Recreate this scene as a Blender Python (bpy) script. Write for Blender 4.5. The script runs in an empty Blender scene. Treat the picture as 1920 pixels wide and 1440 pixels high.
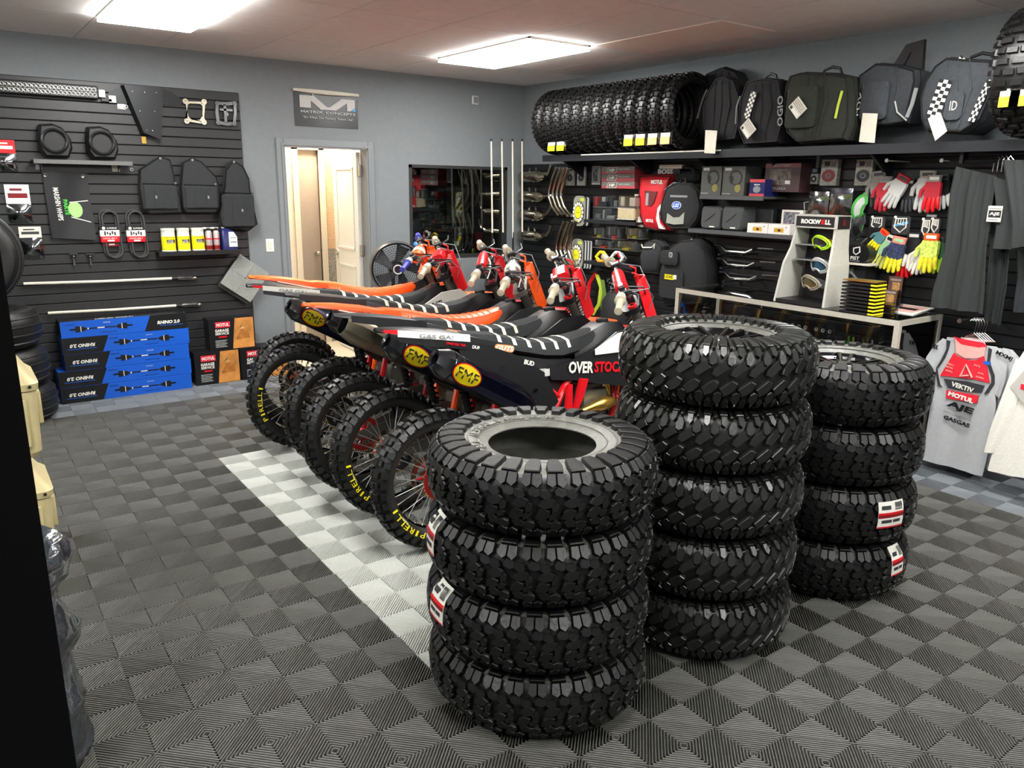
import bpy, math, random
from math import sin, cos, pi, radians, atan2, sqrt, hypot
from mathutils import Matrix, Vector, Euler
random.seed(7)
D=bpy.data; SC=bpy.context.scene; COL=SC.collection
# ---------------------------------------------------------------- camera, world, lights, exposure
CAMC=Vector((-1.23447,-4.86694,1.71680)); CAMF=1450.085
CAMR=Matrix(((0.80988888,0.13452216,-0.5709499),(-0.58639744,0.21017652,-0.7822812),(0.01476611,0.9683644,0.24910308)))
cam=D.objects.new('camera',D.cameras.new('camera')); COL.objects.link(cam)
cam.data.sensor_width=36; cam.data.lens=CAMF/1920*36; cam.data.clip_start=.05
cam.matrix_world=Matrix.Translation(CAMC)@CAMR.to_4x4(); SC.camera=cam
vs=SC.view_settings; vs.view_transform='Standard'; vs.look='None'; vs.gamma=1; vs.use_curve_mapping=False; vs.exposure=0.8
W=D.worlds.new('world'); SC.world=W; W.use_nodes=True
W.node_tree.nodes['Background'].inputs[0].default_value=(.5,.55,.6,1); W.node_tree.nodes['Background'].inputs[1].default_value=.06
CEIL=2.735; BY=2.134; RX=3.99; LX=-3.2; FY=-7.2
PANELS=[(.05,.48,.58,1.26),(2.6,.48,.58,1.26),(.05,-3.21,.58,1.18),(2.6,-3.21,.58,1.18),(.05,-5.65,.58,1.18),(2.6,-5.65,.58,1.18),(-2.41,-3.21,.58,1.18),(-2.41,.48,.58,1.26)]
PANEL_EMIT=22
def light(name,loc,sx,sy,watt,col=(1,1,1),rot=(0,0,0)):
    l=D.lights.new(name,'AREA'); l.shape='RECTANGLE'; l.size=sx; l.size_y=sy; l.energy=watt; l.color=col
    o=D.objects.new(name,l); o.location=loc; o.rotation_euler=rot; COL.objects.link(o); return o
light('hallway_lamp',(1.9,3.0,2.4),.5,.5,30,(1,.86,.68))
# ---------------------------------------------------------------- measuring helpers: a pixel of the 1920x1440 photo to a point on a plane
def ray(x,y): return CAMR@Vector(((x-960)/CAMF,-(y-720)/CAMF,-1))
def onp(x,y,ax,val):
    d=ray(x,y); return CAMC+d*((val-CAMC[ax])/d[ax])
def BP(x,y,d=0):    # back wall: u = X, v = Z
    p=onp(x,y,1,BY-d); return (p.x,p.z)
def RP(x,y,d=0):    # right wall: u = -Y, v = Z
    p=onp(x,y,0,RX-d); return (-p.y,p.z)
FB=Matrix(((1,0,0,0),(0,0,-1,BY),(0,1,0,0),(0,0,0,1)))
FR=Matrix(((0,0,-1,RX),(-1,0,0,0),(0,1,0,0),(0,0,0,1)))
I4=Matrix.Identity(4)
def T(x=0,y=0,z=0): return Matrix.Translation((x,y,z))
def RZ(a): return Matrix.Rotation(a,4,'Z')
def RYm(a): return Matrix.Rotation(a,4,'Y')
def RXm(a): return Matrix.Rotation(a,4,'X')
def S(x,y,z): return Matrix.Diagonal((x,y,z,1))
# ---------------------------------------------------------------- materials
MATS={}
def mat(name,col,rough=.5,metal=0.,spec=.5,nz=.06,scale=60.,bump=0.,bscale=None,emit=None,alpha=None,trans=None,coat=0.,sheen=0.):
    if name in MATS: return MATS[name]
    m=D.materials.new(name); m.use_nodes=True; nt=m.node_tree; b=nt.nodes['Principled BSDF']; MATS[name]=m
    c=(*col,1)
    tc=nt.nodes.new('ShaderNodeTexCoord'); n=nt.nodes.new('ShaderNodeTexNoise'); n.inputs['Scale'].default_value=scale; n.inputs['Detail'].default_value=4
    nt.links.new(tc.outputs['Object'],n.inputs['Vector'])
    r=nt.nodes.new('ShaderNodeValToRGB'); e=r.color_ramp.elements
    e[0].position=.3; e[1].position=.7
    e[0].color=tuple(x*(1-nz) for x in col)+(1,); e[1].color=tuple(min(1,x*(1+nz)) for x in col)+(1,)
    nt.links.new(n.outputs['Fac'],r.inputs['Fac']); nt.links.new(r.outputs['Color'],b.inputs['Base Color'])
    b.inputs['Roughness'].default_value=rough; b.inputs['Metallic'].default_value=metal; b.inputs['Specular IOR Level'].default_value=spec
    b.inputs['Coat Weight'].default_value=coat; b.inputs['Coat Roughness'].default_value=.1 if 'floor' not in name else .3
    if sheen: b.inputs['Sheen Weight'].default_value=sheen
    if bump:
        n2=n
        if bscale: n2=nt.nodes.new('ShaderNodeTexNoise'); n2.inputs['Scale'].default_value=bscale; n2.inputs['Detail'].default_value=3; nt.links.new(tc.outputs['Object'],n2.inputs['Vector'])
        bp=nt.nodes.new('ShaderNodeBump'); bp.inputs['Strength'].default_value=bump; bp.inputs['Distance'].default_value=.01
        nt.links.new(n2.outputs['Fac'],bp.inputs['Height']); nt.links.new(bp.outputs['Normal'],b.inputs['Normal'])
    if emit: b.inputs['Emission Color'].default_value=(*emit[0],1); b.inputs['Emission Strength'].default_value=emit[1]
    if trans is not None: b.inputs['Transmission Weight'].default_value=trans; b.inputs['IOR'].default_value=1.1 if trans>=1 else 1.4
    if alpha is not None: b.inputs['Alpha'].default_value=alpha
    return m
def hexc(h): # sRGB hex -> linear
    v=[int(h[i:i+2],16)/255 for i in (0,2,4)]
    return tuple(x/12.92 if x<=.04045 else ((x+.055)/1.055)**2.4 for x in v)
def hm(name,h,rough=.5,**k): return mat(name,hexc(h),rough,**k)
WALLC=hm('grey wall paint','7b8083',.75,nz=.03,scale=25,bump=.35,bscale=140)
CEILM=hm('ceiling tile','efece8',.9,nz=.03,scale=12,bump=.15,bscale=220)
SLAT=hm('slat wall board','29292a',.4,nz=.15,scale=3)
SLATR=hm('dark slat wall board','111214',.5,nz=.12,scale=3)
BLK=hm('black plastic','151517',.4,nz=.1)
MBLK=hm('matt black','0c0c0e',.7,nz=.1)
GBLK=hm('gloss black','0a0b0e',.18,nz=.05,coat=.3)
RUB=hm('rubber','0d0d0d',.44,nz=.2,scale=30,bump=.12,bscale=90)
RUBS=hm('rubber sidewall','5a5a54',.45,nz=.22,scale=25,bump=.25,bscale=60)  # paler than the tread: overhead light on the upper sidewalls put into the colour
RUBG=hm('shiny rubber','1d1e1c',.32,nz=.2,scale=30,bump=.1,bscale=90)
CLOTH=hm('black fabric','1b1c1e',.85,nz=.2,scale=120,bump=.3,bscale=300)
CLOTHG=hm('charcoal fabric','26282a',.85,nz=.15,scale=90,bump=.35,bscale=260)
TEE=hm('dark grey cotton','292c2c',.92,nz=.1,scale=200,bump=.2,bscale=500)
CHR=hm('bright metal','c8c8c4',.2,metal=1.)
ALU=hm('brushed aluminium','a9a89f',.38,metal=.9,nz=.08)
STEEL=hm('stainless pipe','b0a896',.22,metal=1.,nz=.12,scale=14)
TI=hm('titanium','a39b86',.35,metal=1.,nz=.1,scale=10)
WHT=hm('white','e6e4da',.5,nz=.03)
CRM=hm('cream','d9d3c2',.6,nz=.04)
RED=hm('red plastic','d4141f',.3,nz=.06)
DRED=hm('dark red','7a1016',.35,nz=.1)
ORG=hm('orange plastic','ff5a14',.38,nz=.05)
YEL=hm('yellow','f2e21a',.45,nz=.04)
LIME=hm('lime','b8f020',.4,nz=.05)
BLU=hm('blue','1c62c8',.4,nz=.05)
NAVY=hm('navy','1c2258',.3,nz=.08)
GRN=hm('green','3fae3a',.5,nz=.1)
GRY=hm('mid grey','808284',.6,nz=.05)
DGR=hm('dark grey','2e3032',.6,nz=.08)
LGR=hm('light grey','bfc0bc',.6,nz=.04)
BEI=hm('beige grip rubber','b5ab93',.6,nz=.1)
PURP=hm('blue grip rubber','3a3f9c',.5,nz=.08)
GOLD=hm('gold','c9a24a',.3,metal=.9)
CARB=mat('carbon fibre',hexc('16171a'),.22,nz=.9,scale=500,coat=.6)
def glassmat(name,col=(1,1,1),a=.12,rough=.02):
    m=D.materials.new(name); m.use_nodes=True; nt=m.node_tree; nt.nodes.clear(); MATS[name]=m
    o=nt.nodes.new('ShaderNodeOutputMaterial'); t=nt.nodes.new('ShaderNodeBsdfTransparent'); g=nt.nodes.new('ShaderNodeBsdfGlossy'); x=nt.nodes.new('ShaderNodeMixShader'); f=nt.nodes.new('ShaderNodeFresnel')
    mt=nt.nodes.new('ShaderNodeMath'); mt.operation='ADD'; mt.inputs[1].default_value=a; f.inputs['IOR'].default_value=1.45
    t.inputs[0].default_value=(*col,1); g.inputs['Roughness'].default_value=rough
    nt.links.new(f.outputs[0],mt.inputs[0]); nt.links.new(mt.outputs[0],x.inputs[0]); nt.links.new(t.outputs[0],x.inputs[1]); nt.links.new(g.outputs[0],x.inputs[2]); nt.links.new(x.outputs[0],o.inputs[0]); return m
GLASS=glassmat('window glass',(.8,.85,.85),.10); ACR=glassmat('clear acrylic',(.85,.87,.88),.05); FILM=glassmat('clear plastic film',(.75,.78,.8),.16,.12)
# ---------------------------------------------------------------- mesh builder
class MB:
    def __init__(s,M=None,m=BLK): s.v=[];s.f=[];s.mi=[];s.mats=[];s.M=M or I4;s.m=m
    def add(s,vs,fs,m=None,M=None):
        m=m or s.m
        if m not in s.mats: s.mats.append(m)
        k=s.mats.index(m); o=len(s.v); X=s.M@M if M is not None else s.M
        s.v+=[X@Vector(p) for p in vs]; s.f+=[tuple(i+o for i in f) for f in fs]; s.mi+=[k]*len(fs); return s
    def box(s,x0,x1,y0,y1,z0,z1,m=None,M=None,b=0):
        if b:
            b=min(b,abs(x1-x0)*.45,abs(y1-y0)*.45,abs(z1-z0)*.45)
            r=[(x0+b,y0+b,z0),(x1-b,y0+b,z0),(x1-b,y1-b,z0),(x0+b,y1-b,z0)]
            pts=[];ring=lambda i,z:[(x0+i,y0+b,z),(x0+b,y0+i,z),(x1-b,y0+i,z),(x1-i,y0+b,z),(x1-i,y1-b,z),(x1-b,y1-i,z),(x0+b,y1-i,z),(x0+i,y1-b,z)]
            return s.loft([ring(b*.9,z0),ring(0,z0+b),ring(0,z1-b),ring(b*.9,z1)],m,M)
        v=[(x0,y0,z0),(x1,y0,z0),(x1,y1,z0),(x0,y1,z0),(x0,y0,z1),(x1,y0,z1),(x1,y1,z1),(x0,y1,z1)]
        return s.add(v,[(0,3,2,1),(4,5,6,7),(0,1,5,4),(1,2,6,5),(2,3,7,6),(3,0,4,7)],m,M)
    def loft(s,rings,m=None,M=None,cap=True,closed=True):
        n=len(rings[0]); v=[p for r in rings for p in r]; f=[]
        for i in range(len(rings)-1):
            for j in range(n if closed else n-1):
                a=i*n+j;b=i*n+(j+1)%n; f.append((a,b,b+n,a+n))
        if cap and closed: f.append(tuple(range(n-1,-1,-1))); f.append(tuple((len(rings)-1)*n+j for j in range(n)))
        return s.add(v,f,m,M)
    def tube(s,pts,r,n=8,m=None,M=None,cap=True):
        pts=[Vector(p) for p in pts]; R=r if isinstance(r,(list,tuple)) else [r]*len(pts); rings=[]
        up=None
        for i,p in enumerate(pts):
            d=(pts[min(i+1,len(pts)-1)]-pts[max(i-1,0)]).normalized()
            if up is None: up=Vector((0,0,1)) if abs(d.z)<.9 else Vector((1,0,0))
            a=d.cross(up).normalized(); b=a.cross(d).normalized(); up=b
            rings.append([tuple(p+(a*cos(2*pi*k/n)+b*sin(2*pi*k/n))*R[i]) for k in range(n)])
        return s.loft(rings,m,M,cap)
    def lathe(s,prof,n=24,m=None,M=None,cap=False,a0=0,a1=2*pi):
        full=abs(a1-a0-2*pi)<1e-6; k=n if full else n+1
        rings=[[(r*cos(a0+(a1-a0)*i/n),r*sin(a0+(a1-a0)*i/n),z) for i in range(k)] for r,z in prof]
        return s.loft(rings,m,M,cap,closed=full)
    def prism(s,poly,d0,d1,m=None,M=None):
        return s.loft([[(x,y,d0) for x,y in poly],[(x,y,d1) for x,y in poly]],m,M)
    def disc(s,r,z0,z1,n=20,m=None,M=None): return s.prism([(r*cos(2*pi*i/n),r*sin(2*pi*i/n)) for i in range(n)],z0,z1,m,M)
    def ball(s,r,n=10,m=None,M=None):
        return s.lathe([(max(1e-4,r*sin(pi*i/n)),-r*cos(pi*i/n)) for i in range(n+1)],n*2,m,M)
    def grid(s,fn,nu,nv,m=None,M=None,thick=0):
        v=[fn(i/nu,j/nv) for j in range(nv+1) for i in range(nu+1)]; w=nu+1
        f=[(j*w+i,j*w+i+1,(j+1)*w+i+1,(j+1)*w+i) for j in range(nv) for i in range(nu)]
        if thick:
            k=len(v); V=[Vector(p) for p in v]; N=[]
            for j in range(nv+1):
                for i in range(w):
                    a=V[j*w+min(i+1,nu)]-V[j*w+max(i-1,0)]; b=V[min(j+1,nv)*w+i]-V[max(j-1,0)*w+i]; N.append(a.cross(b).normalized())
            v=v+[tuple(V[q]-N[q]*thick) for q in range(k)]
            f=f+[tuple(q+k for q in reversed(g)) for g in f]
            bd=[(i,i+1) for i in range(nu)]+[(j*w+nu,(j+1)*w+nu) for j in range(nv)]+[(nv*w+i+1,nv*w+i) for i in range(nu)]+[((j+1)*w,j*w) for j in range(nv)]
            f+=[(b,a,a+k,b+k) for a,b in bd]
        return s.add(v,f,m,M)
    def text(s,t,w,h,m=None,M=None,ext=.0015,fn=None,shear=0,bold=0,sub=None):
        vs,fs=textmesh(t,bold)
        xs=[p[0] for p in vs]; ys=[p[1] for p in vs]; x0,x1,y0,y1=min(xs),max(xs),min(ys),max(ys)
        sx=w/(x1-x0); sy=h/(y1-y0) if h else sx
        out=[((x-(x0+x1)/2)*sx+shear*(y-(y0+y1)/2)*sy,(y-(y0+y1)/2)*sy,(ext if z>0 else -ext*.5)) for x,y,z in vs]
        if fn: out=[fn(*p) for p in out]
        return s.add(out,fs,m,M)
TC={}
def textmesh(t,bold):
    k=(t,bold)
    if k not in TC:
        c=D.curves.new('t','FONT'); c.body=t; c.size=1; c.extrude=.05; c.resolution_u=2; c.offset=bold
        o=D.objects.new('t',c); me=D.meshes.new_from_object(o)
        TC[k]=([tuple(v.co) for v in me.vertices],[tuple(p.vertices) for p in me.polygons])
        D.objects.remove(o); D.meshes.remove(me); D.curves.remove(c)
    return TC[k]
def mesh(name,mb,off=(0,0,0),ang=35):
    me=D.meshes.new(name); o=Vector(off); me.from_pydata([v-o for v in mb.v],[],mb.f)
    for m in mb.mats: me.materials.append(m)
    me.polygons.foreach_set('material_index',mb.mi)
    if ang: me.polygons.foreach_set('use_smooth',[True]*len(mb.f)); me.update(); me.set_sharp_from_angle(angle=radians(ang))
    me.update(); return me
def link(name,me,parent=None,M=None):
    o=D.objects.new(name,me); COL.objects.link(o)
    if parent: o.parent=parent
    if M is not None: o.matrix_local=M
    return o
def tag(o,label=None,cat=None,group=None,kind=None):
    if label: o['label']=label
    if cat: o['category']=cat
    if group: o['group']=group
    if kind: o['kind']=kind
    return o
def make(name,label,cat,parts,group=None,kind=None,ang=35,M=None):
    """parts: list of (part name, MB, optional sub-part list, optional label); MBs in world space (or local to M)"""
    allv=[v for p in parts for v in p[1].v]
    lo=[min(v[i] for v in allv) for i in range(3)]; hi=[max(v[i] for v in allv) for i in range(3)]
    off=Vector(((lo[0]+hi[0])/2,(lo[1]+hi[1])/2,lo[2])) if M is None else Vector((0,0,0))
    if len(parts)==1 and len(parts[0])<3:
        o=link(name,mesh(name,parts[0][1],off,ang))
    else:
        o=link(name,None)
        for p in parts:
            q=link(p[0],mesh(p[0],p[1],off,ang),o)
            if len(p)>3 and p[3]: q['label']=p[3]
            for s2 in (p[2] if len(p)>2 and p[2] else []):
                w=link(s2[0],mesh(s2[0],s2[1],off,ang),q)
                if len(s2)>2: w['label']=s2[2]
    o.matrix_world=T(*off) if M is None else M
    return tag(o,label,cat,group,kind)
def dup(root,M,label=None,group=None):
    r=root.copy(); COL.objects.link(r); r.matrix_world=M
    if label: r['label']=label
    if group: r['group']=group
    for ch in list(root.children):
        c=ch.copy(); COL.objects.link(c); c.parent=r
        for g in list(ch.children):
            d=g.copy(); COL.objects.link(d); d.parent=c
    return r
def rrect(u0,u1,v0,v1,r,n=4):
    out=[]
    for cx,cy,a in ((u1-r,v1-r,0),(u0+r,v1-r,pi/2),(u0+r,v0+r,pi),(u1-r,v0+r,3*pi/2)):
        out+=[(cx+r*cos(a+pi/2*i/n),cy+r*sin(a+pi/2*i/n)) for i in range(n+1)]
    return out
# ---------------------------------------------------------------- the room
def struct(name,mb,ang=35,parent=None):
    o=link(name,mesh(name,mb,(0,0,0),ang),parent)
    if not parent: o['kind']='structure'
    return o
fb=MB(m=hm('floor slab','0b0b0b',.8)); fb.box(LX,RX,FY,BY+.0,-.10,-.022); floor=struct('floor',fb,0)
# interlocking floor tiles with diagonal ribs
CELL=.1524; TS=2*CELL; NR=11
def tile_mesh(name,m,md):
    b=MB(m=m); c=CELL; h=0.; dz=-.020; p=c/NR; wt=p*.43
    def rib(cx,cy,sgn,k,low):
        # stripes of |x|+|y| style inside cell with lower-left (cx,cy); line x+sgn*y = k*p
        # points inside unit cell
        t=k*p
        if sgn>0: # x+y=t
            a=(min(t,c),t-min(t,c)); e=(t-min(t,c),min(t,c))
        else:     # x+(c-y)=t
            a=(min(t,c),c-(t-min(t,c))); e=(t-min(t,c),c-min(t,c))
        dx,dy=e[0]-a[0],e[1]-a[1]; L=hypot(dx,dy)
        if L<1e-4: return
        nx,ny=-dy/L*wt*.5,dx/L*wt*.5
        z=h-(.014 if low else 0); zz=dz
        def ln(w): return [(cx+min(max(x,0),c),cy+min(max(y,0),c)) for x,y in ((a[0]+nx*w,a[1]+ny*w),(e[0]+nx*w,e[1]+ny*w),(e[0]-nx*w,e[1]-ny*w),(a[0]-nx*w,a[1]-ny*w))]
        if low: b.add([(x,y,z) for x,y in ln(.48)],[(0,3,2,1)]); return
        p0,p1=ln(1.0),ln(.5)
        v=[(x,y,z) for x,y in p1]+[(x,y,z-.0016) for x,y in p0]+[(x,y,zz) for x,y in p0]
        b.add(v,[(0,3,2,1),(0,1,5,4),(2,3,7,6),(4,5,9,8),(6,7,11,10)])
    for ix in range(2):
        for iy in range(2):
            s1=1 if (ix+iy)%2==0 else -1
            for k in range(1,2*NR): rib(ix*c,iy*c,s1,k,False)
            for k in range(1,2*NR,1): rib(ix*c,iy*c,-s1,k,True)
    e=.0016; h=-.006
    for a in (0,TS-e):
        b.box(a,a+e,0,TS,dz,h-.0004); b.box(0,TS,a,a+e,dz,h-.0004)
    return mesh(name,b,(0,0,0),75)
TDK=hm('dark floor tile plastic','4a4a45',.42,spec=.6,nz=.12,scale=9,coat=.1); TGR=hm('grey floor tile plastic','70757a',.42,spec=.6,coat=.1,nz=.1,scale=9); TLT=hm('pale floor tile plastic','b9bbb5',.42,nz=.06,scale=9)
TM={k:tile_mesh('floor_tile_'+k,m,m) for k,m in (('dark',TDK),('grey',TGR),('pale',TLT))}
cells=[]
for i in range(-11,14):
    for j in range(-24,7):
        x,y=i*TS,j*TS
        if x<LX-.01 or x+TS>RX+.3: continue
        k='dark'
        if 0<=i<7 and -9<=j<0: k='pale'
        if j>=5 or i>=11: k='grey'
        cx,cy=x+TS/2,y+TS/2; v=Vector((cx,cy,0))-CAMC; q=CAMR.transposed()@v
        vis=False
        if q.z<-.2:
            sx=960+CAMF*q.x/-q.z; sy=720-CAMF*q.y/-q.z; vis=-60<sx<1990 and 560<sy<1540
        cells.append((0 if vis else 1,v.length,x,y,k))
cells.sort()
rest={}
for n,(nv,dist,x,y,k) in enumerate(cells):
    if n<300:
        o=link('floor_tile',TM[k],floor,T(x,y,0))
    else: rest.setdefault(k,[]).append((x,y))
rb=MB(m=TDK)
for k,l in rest.items():
    me=TM[k]; V=[tuple(v.co) for v in me.vertices]; F=[tuple(p.vertices) for p in me.polygons]
    for x,y in l: rb.add(V,F,me.materials[0],T(x,y,0))
ro=link('floor_tiles',mesh('floor_tiles',rb,(0,0,0),0),floor); ro['kind']='stuff'
# ceiling: panels laid in a light grid
cb=MB(m=CEILM); cb.box(LX,RX,FY,BY,CEIL+.012,CEIL+.1); ceiling=struct('ceiling',cb,0)
gx=[-3.2,-2.72,-2.10,-1.48,-.86,-.24,.34,.98,1.66,2.31,2.89,3.44,RX]; gy=[BY,1.13,-.17,-1.38,-2.6,-3.82,-5.04,-6.26,FY]
lit=lambda x,y:any(abs(x-a)<c/2+.02 and abs(y-b)<d/2+.02 for a,b,c,d in PANELS)
PINK=hm('newer ceiling tile','f3e2d8',.9,nz=.02,bump=.1,bscale=220)
for i in range(len(gx)-1):
    for j in range(len(gy)-1):
        x0,x1,y1,y0=gx[i],gx[i+1],gy[j],gy[j+1]
        if lit((x0+x1)/2,(y0+y1)/2): continue
        new=abs(x0-2.89)<.01 and abs(y1+.17)<.01
        t=MB(m=PINK if new else CEILM); t.box(x0+.003,x1-.003,y0+.003,y1-.003,CEIL-(.004 if new else -.001),CEIL+.011); link('ceiling_panel',mesh('ceiling_panel',t,(0,0,0),0),ceiling)
PE=mat('lamp diffuser',(1,1,.98),.5,emit=((1,.99,.96),PANEL_EMIT)); GRID=hm('grid metal','9a948e',.6)
for k,(x,y,sx,sy) in enumerate(PANELS):
    f=MB(m=GRID); a,b=sx/2,sy/2
    for q in ((x-a,x+a,y-b,y-b+.012),(x-a,x+a,y+b-.012,y+b),(x-a,x-a+.012,y-b,y+b),(x+a-.012,x+a,y-b,y+b)): f.box(*q,CEIL-.012,CEIL+.01)
    d=MB(m=PE); d.box(x-a+.004,x+a-.004,y-b+.004,y+b-.004,CEIL-.036,CEIL-.010)  # hung below the grid: its glowing sides are shaped to brighten the ceiling
    lab={2:'ceiling light panel over the floor in front of the dirt bikes',3:'ceiling light panel over the jerseys and tire stacks',4:'ceiling light panel straight behind the camera',5:'ceiling light panel at the right, behind the camera',6:'ceiling light panel at the left, over the coolers side',7:'ceiling light panel at the far left end of the slat wall',0:'ceiling light panel nearest the slat wall, at the top left',1:'ceiling light panel near the far corner, above the doorway and whip poles'}.get(k,'ceiling light panel set in the ceiling over the front of the shop')
    make('ceiling_light',lab,'light',[('frame',f),('diffuser',d)],group=None if k<2 else 'ceiling lights over the front',ang=0)
# walls
z1=CEIL+.1
def wallpiece(mb,u0,u1,v0,v1,M): mb.box(u0,u1,v0,v1,-.12,0,M=M)
dl,dr=BP(530,272)[0],BP(688,280)[0]; dt=2.03
wl,wr,wb,wt=BP(766,308)[0],BP(950,400)[0],.965,1.90
wb_=MB(m=WALLC)
for q in ((LX,dl,0,z1),(dl,dr,dt,z1),(dr,wl,0,z1),(wl,wr,0,wb),(wl,wr,wt,z1),(wr,RX+.12,0,z1)): wallpiece(wb_,*q,FB)
wall_back=struct('wall_back',wb_,0)
wr_=MB(m=WALLC); wr_.box(-BY,-FY,0,z1,-.12,0,M=FR); wall_right=struct('wall_right',wr_,0)
w=MB(m=WALLC); w.box(LX-.1,LX,FY,BY,0,z1); struct('wall_left',w,0)
w=MB(m=WALLC); w.box(LX,RX,FY-.1,FY,0,z1); struct('wall_front',w,0)
# slats on both walls
def slats(parent,u0,u1,ztop,n,M,m,name='slat'):
    back=MB(m=MBLK,M=M); back.box(u0,u1,ztop-n*.0762,ztop,.001,.006); link('slat_backing',mesh('slat_backing',back,(0,0,0),0),parent)
    b=MB(m=m,M=M); b.loft([[(u0,.0,.006),(u1,.0,.006),(u1,.070,.006),(u0,.070,.006)],[(u0,.0,.017),(u1,.0,.017),(u1,.070,.017),(u0,.070,.017)],[(u0+.002,.003,.020),(u1-.002,.003,.020),(u1-.002,.067,.020),(u0+.002,.067,.020)]])
    me=mesh(name,b,(0,0,0),0)
    for i in range(n): link(name,me,parent,T(0,0,ztop-.0762*(i+1)+.003))
slats(wall_back,LX+.3,.955,2.438,32,FB,SLAT)
slats(wall_right,-2.128,6.9,1.935,25,FR,SLATR)
# door opening with trim, hallway beyond
TRIM=hm('grey trim paint','7c8083',.5,nz=.02)
tb=MB(M=FB,m=TRIM)
for u0,u1,v0,v1 in ((dl-.065,dl,0,dt+.065),(dr,dr+.065,0,dt+.065),(dl,dr,dt,dt+.065)):
    tb.box(u0,u1,v0,v1,0,.018,b=.006)
tb.box(dl-.02,dl,0,dt+.02,.018,.026); tb.box(dr,dr+.02,0,dt+.02,.018,.026); tb.box(dl,dr,dt,dt+.02,.018,.026)
struct('trim_1',tb)
jb=MB(M=FB,m=TRIM); jb.box(dl-.002,dl+.012,0,dt,-.13,.018); jb.box(dr-.012,dr+.002,0,dt,-.13,.018); jb.box(dl,dr,dt-.012,dt+.002,-.13,.018); struct('trim_2',jb)
HALL=hm('cream hallway paint','e2d8c4',.8); HALF=hm('pale hall floor','cfc8b6',.5); TAUPE=hm('taupe door','a89a8c',.5); WD=hm('white door paint','dcdad2',.4); PEACH=hm('peach textured wall','d9b795',.9,bump=.6,bscale=60); SPK=hm('speckled wainscot','9c9790',.8,nz=.5,scale=90)
hy=BY+.12
h=MB(m=HALF); h.box(dl-.6,dr+.16,hy-.12,hy+2.3,-.1,.002); struct('floor_2',h,0)
h=MB(m=HALL); h.box(dl-.7,dl-.6,hy,hy+2.3,0,2.6); h.box(dl-.6,dr+.16,hy+2.2,hy+2.3,0,2.6); h.box(dr+.10,dr+.16,hy,hy+2.3,0,2.6); h.box(dl-.7,dr+.16,hy,hy+2.3,2.55,2.65); struct('wall_hallway',h,0)
# inner hallway wall with taupe door, peach strip
xa=onp(557,300,1,hy+.9).x; xb=onp(596,300,1,hy+.9).x; xc=onp(618,300,1,hy+.9).x; xe=onp(700,300,1,hy+.9).x
Y9=hy+.9; F9=FB@T(0,0,-(Y9-BY))
h=MB(M=F9,m=HALL); h.box(dl-.6,xa-.03,0,2.55,-.08,0); struct('wall_hall_end',h,0)
h=MB(M=F9,m=PEACH); h.box(xb+.02,dr+.10,1.02,2.55,-.08,0); h.box(xb+.02,dr+.10,0,1.02,-.08,.004,m=SPK); struct('wall_hall_peach',h,0)
h=MB(M=F9,m=HALL); h.box(xa-.06,xa,0,2.1,0,.02); h.box(xb,xb+.06,0,2.1,0,.02); h.box(xa-.06,xb+.06,2.04,2.1,0,.02); h.box(dl-.6,xb+.06,2.1,2.55,-.08,0); struct('trim_3',h)
h=MB(M=F9,m=TAUPE); h.box(xa,xb,0,2.04,-.07,-.03); d3=struct('door_3',h)
k=MB(M=F9,m=CHR); k.tube([(xb-.06,.98,-.03),(xb-.06,.98,.03)],.012); k.ball(.026,6,M=T(xb-.06,.98,.045)); link('door_handle',mesh('door_handle',k),d3)
# white door leaf standing open at the right
ld=MB(M=T(dr-.03,hy+.02,0)@RZ(radians(86)),m=WD); wl_=.68
ld.box(0,wl_,-.02,.02,.01,2.0); 
for a,b_,c_,d_ in ((.1,wl_-.1,1.06,1.86),(.1,wl_-.1,.14,.9)):
    for q in ((a,b_,c_,c_+.02),(a,b_,d_-.02,d_),(a,a+.02,c_,d_),(b_-.02,b_,c_,d_)): ld.box(q[0],q[1],.02,.028,q[2],q[3])
d2=struct('door_2',ld)
k=MB(M=T(dr-.03,hy+.02,0)@RZ(radians(86)),m=CHR); k.tube([(wl_-.06,.02,1.0),(wl_-.06,.07,1.0),(wl_-.16,.075,1.0)],.011); k.disc(.028,0,.012,M=T(wl_-.06,.02,1.0)@RXm(-pi/2)); link('door_handle',mesh('door_handle',k),d2)
k=MB(M=T(dr-.03,hy+.0,0),m=ALU)
for z in (.25,1.02,1.78): k.box(-.012,.012,-.03,.012,z,z+.1); 
link('hinge',mesh('hinge',k),d2)
# window into the dark display room
fr=MB(M=FB,m=hm('dark window frame','2b2c2b',.5))
for q in ((wl,wl+.035,wb,wt),(wr-.035,wr,wb,wt),(wl,wr,wb,wb+.035),(wl,wr,wt-.03,wt)): fr.box(*q,-.10,.004)
win=struct('window_1',fr,0)
g=MB(M=FB,m=GLASS); g.box(wl+.03,wr-.03,wb+.03,wt-.02,-.05,-.046); link('pane',mesh('pane',g),win)
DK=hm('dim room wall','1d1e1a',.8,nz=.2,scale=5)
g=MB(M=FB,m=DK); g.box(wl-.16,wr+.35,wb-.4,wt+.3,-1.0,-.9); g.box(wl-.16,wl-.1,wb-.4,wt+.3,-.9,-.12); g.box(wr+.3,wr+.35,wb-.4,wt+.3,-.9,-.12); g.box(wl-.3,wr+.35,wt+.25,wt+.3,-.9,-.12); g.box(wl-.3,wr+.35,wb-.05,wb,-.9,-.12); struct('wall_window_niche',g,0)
g=MB(M=FB,m=WHT); u,v=BP(506,460); g.box(u-.036,u+.036,v-.058,v+.058,0,.006,b=.003); g2=MB(M=FB,m=CRM); g2.box(u-.016,u+.016,v-.033,v+.033,.006,.011,b=.002)
make('light_switch','cream light switch plate on the grey wall left of the doorway','switch',[('plate',g),('rocker',g2)])
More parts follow.
